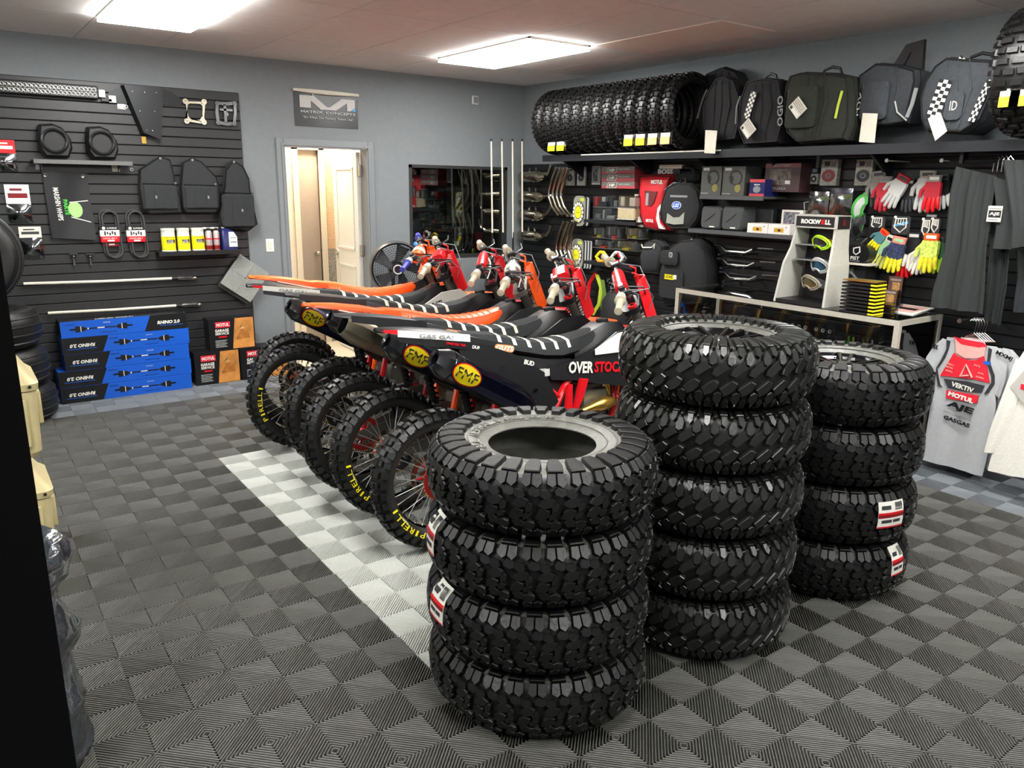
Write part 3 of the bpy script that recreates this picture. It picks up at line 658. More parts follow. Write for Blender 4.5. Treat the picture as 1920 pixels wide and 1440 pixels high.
    for s in (1,-1):
        a=[(x,-s*y,z) for (x,z),y in zip(sp2,yy)]; b=[(x,-s*(y-.01),z) for (x,z),y in zip(sp2,yy)]; n=len(a)
        fs=[(10,0,1,9),(9,1,2,8),(8,2,3,7),(7,3,4,6),(6,4,5)]
        if s>0: fs=[tuple(reversed(f_)) for f_ in fs]
        sd.add(a+b,fs+[tuple(i+n for i in reversed(f_)) for f_ in fs]+[(i,(i+1)%n,n+(i+1)%n,n+i) for i in range(n)])
    q=P('radiator_shroud',sd,ang=20)
    sg=cfg.get('sgfx')
    if sg:
        g=MB(m=WHT)
        top=[(.90,.885,.153),(1.06,.955,.158),(1.20,.97,.178),(1.29,.905,.197),(1.285,.86,.197),(1.10,.855,.176),(.90,.855,.155)]
        if sg[0]: g.add([(x,-y,z) for x,z,y in top]+[(x,-y+.003,z) for x,z,y in top],[(6,5,4,3,2,1,0),(7,8,9,10,11,12,13)],sg[0])
        for t_,x_,z_,y_,w_,h_,m_,a_,yaw in sg[1]: g.text(t_,w_,h_,m_,M=T(x_,-y_,z_)@RZ(yaw)@SIDE@RZ(a_),bold=.03)
        P('shroud_graphics',g,q,0)
    rd=MB(m=ALU)
    for s in (1,-1): rd.box(1.14,1.18,s*.13-.05,s*.13+.05,.60,.86,b=.006)
    for s in (1,-1):
        for k in range(12): rd.box(1.18,1.183,s*.13-.045,s*.13+.045,.61+k*.02,.618+k*.02,DGR)
    P('radiator',rd)
    # steered assembly
    S0=Vector((1.10+cfg.get('bx',0),0,1.08)); k_=Vector((-sin(RK),0,cos(RK))); fw=Vector((cos(RK),0,sin(RK)))
    base=Matrix(((fw.x,0,k_.x,S0.x),(0,1,0,S0.y),(fw.z,0,k_.z,S0.z),(0,0,0,1)))   # local x fwd, y left, z up the steering axis
    ST=base@RZ(-cfg.get('steer',.72))
    fk=MB(M=ST,m=hm('fork tube grey','77746c',.3,metal=.8))
    for s in (1,-1):
        fk.tube([(.028,s*.10,.02),(.028,s*.10,-.44)],.027,12); fk.tube([(.028,s*.10,-.42),(.028,s*.10,-.80)],.022,12,GOLD)
        fk.box(.0,.05,s*.10-.028,s*.10+.028,-.84,-.76,m=ALU); fk.disc(.026,.02,.032,12,MATS[cfg['frame']] if idx in (5,6,3) else BLK,M=T(.028,s*.10,0))
        fk.box(.055,.062,s*.10-.014,s*.10+.014,-.25,-.17,m=BLK)
    P('fork',fk)
    tc=MB(M=ST,m=MATS[cfg['clamp']])
    for z in (-.01,-.19): tc.loft([[(x,y,z) for x,y in rrect(-.03,.065,-.135,.135,.03)],[(x,y,z+.03) for x,y in rrect(-.03,.065,-.135,.135,.03)]])
    for s in (1,-1): tc.box(.01,.05,s*.045-.016,s*.045+.016,.02,.07,b=.005); tc.disc(.012,.02,.034,8,CHR,M=T(.028,s*.10,0))
    P('triple_clamp',tc)
    hb=MB(M=ST,m=ALU if idx!=4 else CHR); pts=[(.03,-.10,.075),(.03,.10,.075)]
    bar=[(-.035,-.43,.165),(-.01,-.29,.165),(.01,-.20,.15),(.03,-.10,.085),(.03,.0,.075),(.03,.10,.085),(.01,.20,.15),(-.01,.29,.165),(-.035,.43,.165)]
    hb.tube(bar,.013,10)
    if cfg['pad']!='box' or True: hb.tube([(.01,-.19,.145),(.01,.19,.145)],.007,8)
    q=P('handlebar',hb)
    gm_=cfg['grip']
    for s in (1,-1):
        g=MB(M=ST,m=gm_); d=Vector((-.025,s*.13,0)).normalized(); a=Vector((-.012,s*.305,.165))
        pr=[(.030,0),(.031,.006),(.020,.012),(.018,.02)]+[(.0175+(.001 if k%2 else 0),.02+.012*k) for k in range(1,8)]+[(.021,.118),(.021,.128),(.012,.130)]
        u=Vector((0,0,1)); v=d.cross(u); G=Matrix(((u.x,v.x,d.x,a.x),(u.y,v.y,d.y,a.y),(u.z,v.z,d.z,a.z),(0,0,0,1)))
        g.lathe(pr,18,M=G,cap=True)
        if s<0: g.lathe([(.014,-.06),(.024,-.055),(.028,-.03),(.026,-.004),(.02,0)],14,hm('throttle housing','b8b2a2',.4),M=G)
        P('grip',g,q)
        l=MB(M=ST,m=BLK); l.tube([(.0,s*.23,.16),(.055,s*.235,.155),(.085,s*.29,.15),(.075,s*.38,.148),(.07,s*.42,.146)],[.010,.008,.006,.006,.007],8,m=BLK); l.box(-.012,.04,s*.22-.02,s*.22+.02,.145,.18,b=.006); l.tube([(.05,s*.23,.155),(.14,s*.18,.12),(.15,s*.08,.02),(.06,s*.05,-.12)],.003,6,m=GRY)
        if s<0: l.box(-.005,.03,-.205,-.16,.165,.195,m=BLK,b=.006); l.box(.0,.025,-.2,-.165,.195,.20,m=RED if idx not in (1,4) else ALU)
        P('lever',l,q)
    pd=MB(M=ST)
    if cfg['pad']=='box':
        pd.m=cfg['padm']; pd.loft([[(x,y,z) for x,z in rrect(-.018,.075,.08,.165,.02,3)] for y in (-.068,-.06,.06,.068)]); pd.box(-.03,-.018,-.034,.034,.098,.150,m=hm('pad print pink','f2b4b0',.5)); pd.box(-.032,-.03,-.022,.022,.112,.130,m=cfg['padm'])
    elif cfg['pad']=='roll':
        pd.m=cfg['padm']; Q=T(.01,0,.145)@RXm(pi/2); pd.lathe([(.012,-.125),(.034,-.12),(.036,-.10),(.036,.10),(.034,.12),(.012,.125)],18,M=Q,cap=True)
        pd.m=WHT; pd.text('PRO TAPER' if idx==3 else 'OXIA',.16,.030,M=T(.01,0,.145),fn=lambda x,y,z:(-.037*cos(y/.037+.5)-z*.3,-x,.037*sin(y/.037+.5)),bold=.03)
    else:
        pd.m=cfg['padm']; pd.lathe([(.012,-.10),(.045,-.095),(.05,-.06),(.05,.06),(.045,.095),(.012,.10)],20,M=T(.01,0,.12)@RXm(pi/2),cap=True)
        pd.m=WHT; pd.lathe([(.051,-.03),(.0525,-.028),(.0525,.028),(.051,.03)],20,M=T(.01,0,.12)@RXm(pi/2))
    P('bar_pad',pd,q)
    # front number plate, fender, cables
    fp=MB(M=ST,m=cfg['plate'])
    fp.grid(lambda a,b:(.13-.035*(2*a-1)**2*1.6+.02*b,(2*a-1)*(.045+.05*sin(pi*min(1,.25+b*.75))),-.16+.29*b),8,6,thick=.005)
    for s in (1,-1): fp.tube([(.10,s*.05,.12),(.115,s*.055,.165),(.09,s*.055,.19)],.006,6)
    P('front_number_plate',fp)
    ff=MB(M=ST,m=cfg['plate'] if idx not in (1,) else cfg['fender'])
    def ffn(a,b):
        x=-.16+.66*a; w=.055+.02*sin(pi*a); t=(2*b-1); return (x,t*w,-.27-.13*(a-.35)**2*2-.03*abs(t)**2 -(.10*(a-.3)))
    ff.grid(ffn,12,6,thick=.004); P('front_fender',ff)
    wheel('front_wheel',ST@T(.045,0,-.80)@Matrix(((1,0,0,0),(0,0,-1,0),(0,1,0,0),(0,0,0,1))),None)
    cb=MB(M=ST,m=BLK)
    for j,(a,b) in enumerate(((-.18,.03),(.16,-.04),(-.12,.08))): cb.tube([(.02,a,.16),(.12,a*.7,.10),(.11,b,-.02),(-.04,b,-.12)],.005,6)
    for j in range(10): cb.box(.05,.07,-.02+.004*j,.0+.004*j,-.20+.017*j,-.192+.017*j,m=WHT)
    P('cables',cb)
    # peg and stand
    for s in (1,-1): pg=MB(m=ALU); pg.box(.56,.62,min(s*.11,s*.22),max(s*.11,s*.22),.36,.385); P('foot_peg',pg)
    pg=MB(m=ALU); pg.tube([(.60,.10,.36),(.56,.24,.012)],.011,8); pg.box(.52,.60,.21,.27,.003,.014,m=MBLK)
    P('side_stand',pg)
    return root
RW=[(-.25,-.19,1.088,1.083,1.076,1.062,.046,.063,RED),(-.19,.17,1.082,1.030,1.052,.995,.064,.095,WHT),(-.19,.30,1.051,.965,1.028,.93,.072,.104,BLK)]
RWT=[('GAS GAS',.0,1.035,.086,.19,.018,GRY,-.145),('TWISTED TEA',.09,.992,.095,.11,.011,RED,-.2),('DUNLOP',.22,.962,.102,.09,.016,WHT,-.22)]
BG=[(-.2,.2,1.083,1.022,1.050,.97,.062,.098,BLK)]
ORT=[('REDLINE OIL',.02,1.03,.083,.14,.009,hm('orange print dark','9c3a10',.5),-.16)]
OFF=[(-.24,.26,1.087,1.01,1.072,.985,.047,.1,ORG),(-.1,.26,1.05,.965,1.045,.955,.079,.104,WHT)]
cfgs={
1:dict(label='dirt bike with orange seat and blue grips, farthest in the row by the fan',seat=ORG,ribs=False,fender=ORG,fgfx=(ORG,OFF,[]),shroud=ORG,grip=PURP,pad='round',padm=ORG,clamp='orange plastic',frame='orange plastic',hub='orange plastic',plate=ORG,acc=ORG,muf=None),
2:dict(bx=0.06,label='dirt bike with white shroud and red box bar pad, second from the doorway',seat=CLOTHG,ribs=True,fender=BLK,fgfx=(WHT,RW,RWT),shroud=WHT,sgfx=(None,[('AJE',1.0,.875,.162,.10,.045,BLK,.25,-.1)]),grip=BEI,pad='box',padm=RED,clamp='black plastic',frame='red plastic',hub='gold',plate=RED,acc=RED,muf='fmf',text=radians(183)),
3:dict(bx=0.08,label='dirt bike with plain black tail and red roll bar pad, third from the doorway',seat=CLOTHG,ribs=True,fender=hm('grey black plastic','2a2a2d',.45),fgfx=(BLK,BG,[]),shroud=BLK,grip=BEI,pad='roll',padm=RED,clamp='black plastic',frame='dark red',hub='black plastic',plate=RED,acc=RED,muf='fmf'),
4:dict(bx=0.06,label='dirt bike with orange seat, steel bar pad and beige grips, middle of the row',seat=ORG,ribs=False,fender=ORG,fgfx=(ORG,OFF,ORT),shroud=DGR,grip=BEI,pad='round',padm=ALU,clamp='brushed aluminium',frame='orange plastic',hub='red plastic',plate=ORG,acc=ORG,muf='ti'),
5:dict(bx=0.11,label='dirt bike with black tail, red box bar pad, second nearest the tire stacks',seat=CLOTHG,ribs=True,fender=hm('grey black plastic','2a2a2d',.45),fgfx=(BLK,BG,[]),shroud=BLK,grip=BEI,pad='box',padm=RED,clamp='black plastic',frame='red plastic',hub='orange plastic',plate=RED,acc=RED,muf='fmf',text=radians(205)),
6:dict(bx=0.18,label='nearest dirt bike, black side with large red and white lettering beside the tires',seat=CLOTHG,ribs=True,fender=BLK,fgfx=(WHT,RW,RWT),shroud=BLK,sgfx=(WHT,[('OVER',.81,.80,.143,.155,.062,WHT,-.10,-.1),('STOCK',.995,.782,.160,.20,.058,RED,-.10,-.1),('BUD',.49,.86,.124,.06,.024,WHT,-.3,-.06)]),grip=BEI,pad='roll',padm=RED,clamp='black plastic',frame='red plastic',hub='red plastic',plate=RED,acc=RED,muf='fmf',text=radians(222)),
}
for i,(x,y) in enumerate(((.69,.37),(.54,-.06),(.60,-.56),(.54,-1.0),(.54,-1.40),(.54,-1.86))): bike(cfgs[i+1],x,y,i+1)
# ---------------------------------------------------------------- things on the back wall; panel space of FB: x=u along wall, y=v up, z=d out of the wall
def nb(m=BLK,F=FB): return MB(M=F,m=m)
SD=.021
def pb(mb,x0,y0,x1,y1,d0,d1,m=None,b=0,P_=BP):
    ym=(y0+y1)/2; u0=P_(x0,ym,d1)[0]; u1=P_(x1,ym,d1)[0]; xm=(x0+x1)/2; v1=P_(xm,y0,d1)[1]; v0=P_(xm,y1,d1)[1]
    mb.box(u0,u1,v0,v1,d0,d1,m,b=b); return (u0,u1,v0,v1)
def pp(pts,d,P_=BP): return [P_(x,y,d) for x,y in pts][::-1]
# LED light bar
u0,v0=BP(-40,168,.06); u1,v1=BP(184,171,.06); v=(BP(90,168,.06)[1])
lb=nb(); lb.box(u0,u1,v-.045,v+.05,.025,.075,b=.008); 
for k in range(18): lb.box(u0+.03+k*(u1-u0-.05)/18,u0+.036+k*(u1-u0-.05)/18,v-.047,v+.053,.02,.05)
rf=nb(CHR)
n=26
for k in range(n):
    for r in (-1,1): 
        Q=T(u0+.03+(u1-u0-.06)*k/(n-1),v+.002+r*.018,.0755); rf.lathe([(.001,-.002),(.009,.0),(.0135,.006),(.0145,.006)],8,M=Q)
en=nb(ALU); en.box(u1,u1+.05,v-.03,v+.03,.03,.06,b=.004); en.box(u1+.02,u1+.09,v-.055,v-.035,.03,.05,m=BLK); en.box(u1+.07,u1+.12,v-.06,v-.01,.03,.05)
make('light_bar','long black light bar with two rows of small bright reflectors','light',[('housing',lb),('reflectors',rf),('bracket',en)])
# folded steel plate
pl=nb(hm('plate dark steel','1c1e22',.35,metal=.3)); main=[(232,159),(306,165),(303,262),(270,249)]
pl.prism(pp(main,.10),.095,.10)
pl.prism(pp([(196,186),(205,172),(232,158),(236,170),(238,196),(215,192)],.04),.02,.03); pl.prism(pp([(306,165),(322,172),(348,192),(340,198),(306,196)],.04),.02,.03)
a=BP(232,159,.1);b=BP(270,249,.1); pl.add([(a[0],a[1],.098),(b[0],b[1],.098),(b[0]-.014,b[1]-.01,.03),(a[0]-.014,a[1],.03)],[(0,1,2,3),(3,2,1,0)])
a=BP(232,159,.1);b=BP(306,165,.1); pl.add([(a[0],a[1],.098),(b[0],b[1],.098),(b[0],b[1]+.005,.022),(a[0],a[1]+.005,.022)],[(0,1,2,3),(3,2,1,0)])
hs=nb(CHR)
for x,y in ((248,171),(271,173),(293,174),(262,208),(290,209),(275,244),(286,245)): u,v=BP(x,y,.1); hs.disc(.004,.1,.103,8,M=T(u,v,0))
ar=nb(CHR); 
for x in (225,236): u,v=BP(x,200,.03); ar.lathe([(.008,.03),(.014,.03),(.014,.036),(.008,.036),(.008,.03)],10,M=T(u,v,0))
u,v=BP(228,200,.03); ar.box(u-.03,u+.03,v-.02,v+.02,.022,.028)
make('skid_plate','black folded steel plate tapering downward, hung beside the light bar','vehicle part',[('plate',pl),('rivet_heads',hs),('mounting_tab',ar)])
hk=nb(GOLD); pb(hk,266,256,274,269,SD,.03); make('slat_hook','small brass slat wall hook under the tapering steel plate','hook',[('hook',hk)])
# silver frame gasket and dark manifold
def ringplate(pts,inner,m,d): 
    mb=nb(m); o=pp(pts,d); i=pp(inner,d); n=len(o)
    mb.add([(x,y,z) for z in (d,d+.012) for x,y in o+i],[(k,(k+1)%n,n+(k+1)%n,n+k) for k in range(n)]+[(2*n+k,3*n+k,3*n+(k+1)%n,2*n+(k+1)%n) for k in range(n)]+[(k,2*n+k,2*n+(k+1)%n,(k+1)%n) for k in range(n)]+[(n+k,n+(k+1)%n,3*n+(k+1)%n,3*n+k) for k in range(n)]); return mb
ga=ringplate([(342,186),(352,190),(377,191),(386,187),(384,197),(382,220),(386,231),(377,232),(352,228),(346,230),(351,221),(348,197)],[(352,196),(355,194),(375,195),(379,199),(379,218),(374,225),(358,224),(353,219),(351,210),(351,200),(351,198),(351,197)],STEEL,.04)
for x,y in ((347,190),(382,191),(382,229),(350,227)): u,v=BP(x,y,.05); ga.lathe([(.008,.04),(.022,.04),(.022,.06),(.008,.06),(.008,.04)],14,M=T(u,v,0))
make('silver_bracket','square silver frame bracket with round corner lugs','vehicle part',[('frame',ga)])
ma=ringplate([(404,190),(420,192),(442,190),(443,212),(441,235),(424,236),(406,232),(403,212)],[(409,196),(421,198),(437,197),(438,212),(436,229),(424,230),(411,227),(409,212)],GBLK,.04)
pb(ma,412,204,436,208,.04,.052); pb(ma,420,196,425,230,.04,.052)
for x,y in ((407,194),(440,194),(439,232),(409,230),(424,214)): u,v=BP(x,y,.05); ma.lathe([(.006,.04),(.018,.04),(.018,.058),(.006,.058),(.006,.04)],12,M=T(u,v,0))
make('black_bracket','dark square bracket with cross bars near the slat wall edge','vehicle part',[('frame',ma)])
# speaker pods on their metal shelf
for x,y,r,lab in ((103,264,.092,'left black speaker pod on the narrow metal shelf'),(192,268,.092,'right black speaker pod on the narrow metal shelf')):
    u,v=BP(x,y,.14); h=nb(BLK); oc=[(u-.10,v+.04),(u-.085,v+.115),(u-.0,v+.125),(u+.06,v+.10),(u+.11,v+.02),(u+.115,v-.05),(u+.085,v-.118),(u-.07,v-.118),(u-.10,v-.07)][::-1]
    h.loft([[(a,b,.03) for a,b in oc],[(u+(a-u)*1.0,v+(b-v)*1.0,.10) for a,b in oc],[(u+(a-u)*.86,v+(b-v)*.86,.13) for a,b in oc]])
    g=nb(BLK); Q=T(u,v,0); g.lathe([(r,.12),(r,.15),(r-.012,.157),(r-.022,.15),(r-.026,.12),(r-.036,.06),(.001,.055)],28,M=Q)
    make('speaker_pod',lab,'speaker',[('housing',h),('ring',g)],group='speaker pods')
sh=nb(ALU); u0,v0=BP(62,298,.16); u1,v1=BP(248,306,.16); vs_=v0-.0; sh.box(u0,u1,vs_-.008,vs_,.02,.17,m=hm('shelf grey metal','6a6a68',.4,metal=.6)); sh.box(u0,u1,vs_-.03,vs_-.008,.165,.17,m=hm('shelf grey metal','6a6a68',.4,metal=.6))
brs=[]
for x in (75,222): u,_=BP(x,300,.1); br=nb(BLK); brs.append(('bracket',br)); br.add([(u,vs_-.008,.02),(u,vs_-.008,.15),(u,vs_-.09,.02),(u+.004,vs_-.008,.02),(u+.004,vs_-.008,.15),(u+.004,vs_-.09,.02)],[(0,2,1),(3,4,5),(0,1,4,3),(1,2,5,4)]); 
clp=nb(CRM); pb(clp,210,310,224,322,.03,.034); pb(clp,66,303,78,318,.03,.034,m=FILM)
make('wall_shelf','narrow grey metal shelf carrying the two speaker pods','shelf',[('board',sh)]+brs+[('clip',clp)])
ws=nb(CHR); u,v=BP(247,318,.03); ws.lathe([(.006,.02),(.014,.02),(.014,.03),(.006,.03),(.006,.02)],12,M=T(u,v,0)); make('washer','small bright washer on a peg right of the metal shelf','washer',[('washer',ws)])
# black mud flap with printed alien-free whip lettering
mf=nb(hm('black vinyl','0e0f12',.35,nz=.1)); c=[BP(78,321,.03),BP(163,325,.03),BP(180,450,.03),BP(97,446,.03)]
def bil(c): return lambda a,b:tuple((c[0][i]*(1-a)+c[1][i]*a)*(1-b)+(c[3][i]*(1-a)+c[2][i]*a)*b for i in (0,1))
B_=bil(c); mf.grid(lambda a,b:(*B_(a,b),.034+.006*sin(a*5+b*3)+.02*b*b),8,10,thick=.004)
tx=nb(WHT); ft=lambda ca,cb,ang,off=.0,:(lambda x,y,z:(lambda a,b:(*B_(a,b),.043+.006*sin(a*5+b*3)+.02*b*b+z+off))(ca+(x*cos(ang)-y*sin(ang)),cb-(x*sin(ang)+y*cos(ang))))
def plate_fn(ca,cb,ang,sx,sy,off): 
    return lambda x,y,z:(lambda a,b:(*B_(a,b),.041+.006*sin(a*5+b*3)+.02*b*b+z+off))(ca+(x*cos(ang)-y*sin(ang))*sx,cb-(x*sin(ang)+y*cos(ang))*sy)
q=plate_fn(.25,.48,radians(-88),1,.68,.0); tx.text('MARSHIN WHIPS',.72,.12,WHT,fn=q,bold=.015)
q=plate_fn(.42,.52,radians(-88),1,.68,.001); tx.text('PARTS',.34,.10,GRN,fn=q,bold=.05)
n=20; hp=[(.62+.16*cos(2*pi*k/n),.55+.12*sin(2*pi*k/n)*1.0) for k in range(n)]
P3=lambda a,b,o=0:(*B_(a,b),.042+.006*sin(a*5+b*3)+.02*b*b+o)
tx.add([P3(a,b) for a,b in hp],[tuple(range(n-1,-1,-1))],hm('pale green print','9dd67a',.5))
for (a0,b0,a1,b1) in ((.5,.44,.93,.40),(.5,.66,.93,.72)): tx.add([P3(a0,b0,.002),P3(a1,b1,.002),P3(a1,b1+.012,.002),P3(a0,b0+.012,.002)],[(3,2,1,0)],WHT)
gr=nb(CHR)
for x,y in ((85,328),(155,330)): u,v=BP(x,y,.04); gr.lathe([(.006,.036),(.013,.036),(.012,.042),(.006,.04)],14,M=T(u,v,0))
make('mud_flap','black vinyl flap with sideways white lettering and green print','banner',[('sheet',mf),('print',tx),('eyelets',gr)],ang=50)
# bagged parts at the left
def bag(x0,y0,x1,y1,label,head,hm_,cols,hh=.3):
    b=nb(FILM); u0,u1,v0,v1=pb(MB(),x0,y0,x1,y1,0,.03); rnd=random.Random(x0+3)
    vh=v1-(v1-v0)*hh
    b.grid(lambda a,c_:(u0+(u1-u0)*a,v0+(vh-v0)*c_,.028+.022*sin(pi*a)*sin(pi*c_)+.004*rnd.random()),8,8,thick=.001)
    inner=nb(cols[0]); 
    for k in range(6):
        cu=u0+(u1-u0)*rnd.uniform(.25,.75); cv=v0+(vh-v0)*rnd.uniform(.15,.8); s=(u1-u0)*.16; inner.box(cu-s,cu+s,cv-s*.7,cv+s*.7,.024,.034,m=cols[k%len(cols)],b=.003)
    h=nb(hm_); h.box(u0,u1,vh,v1,.024,.030); h.box(u0+.1*(u1-u0),u1-.1*(u1-u0),vh+.3*(v1-vh),vh+.55*(v1-vh),.030,.0308,m=head)
    h.box(u0+.2*(u1-u0),u1-.3*(u1-u0),vh+.68*(v1-vh),vh+.8*(v1-vh),.030,.0308,m=head)
    make('parts_bag',label,'packaged part',[('film',b),('contents',inner),('header_card',h)])
bag(-14,262,30,321,'clear bag with red header card at the left edge',WHT,RED,[LGR,GRY],.42)
bag(12,346,58,418,'clear pack with white and red card above the tires',DRED,WHT,[BLK,DGR],.5)
bag(38,425,80,485,'clear bag of silver hardware with white header card',DGR,CRM,[CHR,LGR],.34)
# drive belts
for x,lab,two in ((205,'left drive belt hanging with a red and white card',1),(254,'right drive belt hanging with a red and white card',0)):
    u,v=BP(x,438,.05); bt=nb(hm('belt rubber','3a3b3a',.6))
    w_,h_=.056,.185
    for k,dx in ((0,0),(1,.014)):
        pts=[]
        for j in range(17): a=pi*j/16; pts.append((u+dx+w_*cos(a),v+h_-w_+w_*sin(a)-.01*k,.035+.022*k))
        for j in range(17): a=pi+pi*j/16; pts.append((u+dx+.012+w_*cos(a),v-h_+w_+w_*sin(a)-.004*k,.035+.022*k))
        pts.append(pts[0]); bt.tube(pts,.0085,6)
    cd=nb(RED); cd.box(u-.066,u+.068,v-.065,v+.06,.030,.070,m=RED); cd.box(u-.068,u+.070,v+.028,v+.06,.029,.0715,m=BLK); cd.box(u-.068,u+.070,v-.02,v+.028,.029,.0712,m=WHT)
    cd.disc(.012,.0715,.0725,14,WHT,M=T(u-.04,v+.044,0)); cd.text('G-FORCE',.07,.012,WHT,M=T(u+.018,v+.044,.072),bold=.02)
    for k in range(5): cd.box(u-.04+.018*k,u-.028+.018*k,v-.012+(k%2)*.008,v+.02-(k%3)*.006,.0712,.072,m=DGR)
    cd.text('DRIVE BELT',.10,.011,WHT,M=T(u,v-.036,.0705)); cd.box(u-.02,u+.03,v-.060,v-.048,.07,.0706,m=WHT)
    if two: cd.box(u-.05,u+.06,v-.10,v-.065,.045,.05,m=DRED); cd.box(u-.01,u+.03,v-.09,v-.08,.05,.0506,m=WHT)
    make('drive_belt',lab,'drive belt',[('belt',bt),('card_sleeve',cd)],group='drive belts')
# door bags
def dbag(pts,split,label,zip_):
    o=pp(pts,.10); cu=sum(p[0] for p in o)/len(o); cv=sum(p[1] for p in o)/len(o); b=nb(CLOTHG)
    sc=lambda k,d:[(cu+(x-cu)*k,cv+(y-cv)*k,d) for x,y in o]
    b.loft([sc(1,.025),sc(1.0,.085),sc(.97,.105),sc(.80,.115),sc(.1,.118)])
    sv=BP(split[0],split[1],.11)[1]
    p=nb(CLOTH); us=[x for x,y in o]; u0,u1=min(us)+.02,max(us)-.02; vb=min(y for x,y in o)+.02
    p.box(u0,u1,vb+.01,sv-.02,.105,.130,b=.012,m=CLOTHG); p.box(u0+(u1-u0)*.30,u0+(u1-u0)*.62,vb+.02,sv-.04,.128,.134,b=.004,m=CLOTHG); p.tube([(u0,sv-.006,.118),(u1,sv-.012,.118)],.004,6,m=GBLK); p.text('PRP',.022,.014,LGR,M=T(u0+(u1-u0)*zip_,(vb+sv)/2,.136)@RZ(pi/2))
    e=nb(GBLK); e.tube([(x,y,.104) for x,y in o]+[(o[0][0],o[0][1],.104)],.006,6)
    y=nb(CHR); ut,vt=BP(*pts[zip(pts).__next__() is None or 0],.11); y.lathe([(.004,.112),(.009,.112),(.009,.118),(.004,.118)],10,M=T(ut,vt-.012,0)); y.lathe([(.004,.112),(.009,.112),(.009,.118),(.004,.118)],10,M=T(u1-.01,sv,0))
    make('door_bag',label,'bag',[('body',b),('pocket',p),('piping',e),('eyelet',y)],group='door bags')
dbag([(300,294),(318,300),(326,330),(328,348),(337,372),(340,398),(282,400),(268,392),(262,352),(263,318)],(300,343),'left of the three door bags, slanted top left shoulder',.35)
dbag([(360,297),(376,303),(405,332),(410,350),(411,390),(404,398),(350,398),(343,388),(340,350),(344,305)],(375,345),'middle of the three door bags, slanted top right shoulder',.7)
dbag([(438,301),(455,312),(466,335),(468,356),(476,395),(482,420),(466,432),(415,424),(412,400),(422,350),(424,320)],(445,360),'right door bag overhanging the slat wall edge, rounded top',.6)
# small shelf with tubs, cans and a bottle
sx=nb(BLK); u0,v0=BP(297,471,.15); u1,_=BP(447,471,.15); vt=BP(370,470,.15)[1]; sx.box(u0,u1+.01,vt-.008,vt,.02,.17); sx.box(u0,u1+.01,vt-.035,vt-.008,.164,.17)
make('bottle_shelf','small black shelf under the door bags holding tubs and cans','shelf',[('board',sx)])
WIPE=hm('translucent tub lid','e6e6d8',.4)
for k,(x0,x1) in enumerate(((301,330),(331,357),(358,384))):
    ua,ub=BP(x0,450,.1)[0],BP(x1,450,.1)[0]; u=(ua+ub)/2; r=(ub-ua)/2*.97; h=BP(330,427,.1)[1]-vt-.004; h=abs(h)
    t=MB(M=FB@T(u,vt,.1)@RXm(-pi/2),m=hm('tub yellow','f7ea1c',.4)); t.lathe([(.001,0),(r*.9,0),(r*.93,h*.06),(r*.93,h*.66)],22); t.lathe([(r*.95,0),(r*.98,h*.02),(r*.95,h*.05)],22,WHT)
    l=MB(M=FB@T(u,vt,.1)@RXm(-pi/2),m=WIPE); l.lathe([(r*.93,h*.66),(r*.90,h*.72),(r*.90,h*.9),(r*.94,h*.92),(r*.94,h),(.001,h)],22)
    g=MB(M=FB@T(u,vt,.1),m=BLK); fn=lambda rr:(lambda x,y,z:(rr*sin(x/rr+.15),y,rr*cos(x/rr+.15)+z))
    R_=r*.94; g.grid(lambda a,b:fn(R_+.001)((a-.5)*r*1.25+.004,h*.36+b*h*.16,0),8,1); g.text('TOUGH',r*.75,h*.06,WHT,fn=lambda x,y,z:fn(R_+.002)(x-.003,y+h*.475,z*.3)); g.text('PLUS+',r*.95,h*.07,WHT,fn=lambda x,y,z:fn(R_+.002)(x,y+h*.40,z*.3),bold=.02)
    g.grid(lambda a,b:fn(R_+.001)((a-.5)*r*1.9,h*.60+b*h*.015,0),10,1,m=RED)
    make('wipes_tub','%s yellow wipes tub with white lid on the small shelf'%('left','middle','right')[k],'tub',[('tub',t),('lid',l),('label_print',g)],group='yellow wipes tubs')
for k,(x0,x1) in enumerate(((385,398),(400,412))):
    ua,ub=BP(x0,450,.1)[0],BP(x1,450,.1)[0]; u=(ua+ub)/2; r=(ub-ua)/2; h=abs(BP(398,429,.1)[1]-vt)
    t=MB(M=FB@T(u,vt,.1)@RXm(-pi/2),m=hm('can silver pink','b9a9a8',.3,metal=.5)); t.lathe([(.001,0),(r,0),(r,h*.82),(r*.8,h*.9),(r*.4,h*.93)],16); t.lathe([(r*1.01,h*.02),(r*1.01,h*.22)],16,DRED); t.lathe([(r*1.01,h*.5),(r*1.01,h*.56)],16,RED)
    n_=MB(M=FB@T(u,vt+h*.93,.1),m=BLK); n_.box(-r*.5,r*.5,0,.02,-r*.5,r*.5,b=.003); n_.box(-r*1.6,r*.8,.012,.026,-.006,.006,m=WHT,b=.003); n_.box(-r*.6,r*.9,.026,.034,-.008,.008)
    make('spray_can','%s silver and red spray can beside the yellow tubs'%('left','right')[k],'spray can',[('can',t),('nozzle',n_)],group='spray cans')
ua,ub=BP(415,450,.1)[0],BP(443,450,.1)[0]; h=abs(BP(430,425,.1)[1]-vt)
t=nb(NAVY); t.loft([[(x,vt+0,z) for x,z in rrect(ua,ub,.04,.14,.015)],[(x,vt+h*.7,z) for x,z in rrect(ua,ub,.04,.14,.015)],[(x,vt+h*.86,z) for x,z in rrect(ua+.002,ua+(ub-ua)*.65,.06,.12,.015)],[(x,vt+h*.93,z) for x,z in rrect(ua+.008,ua+(ub-ua)*.5,.07,.11,.012)]])
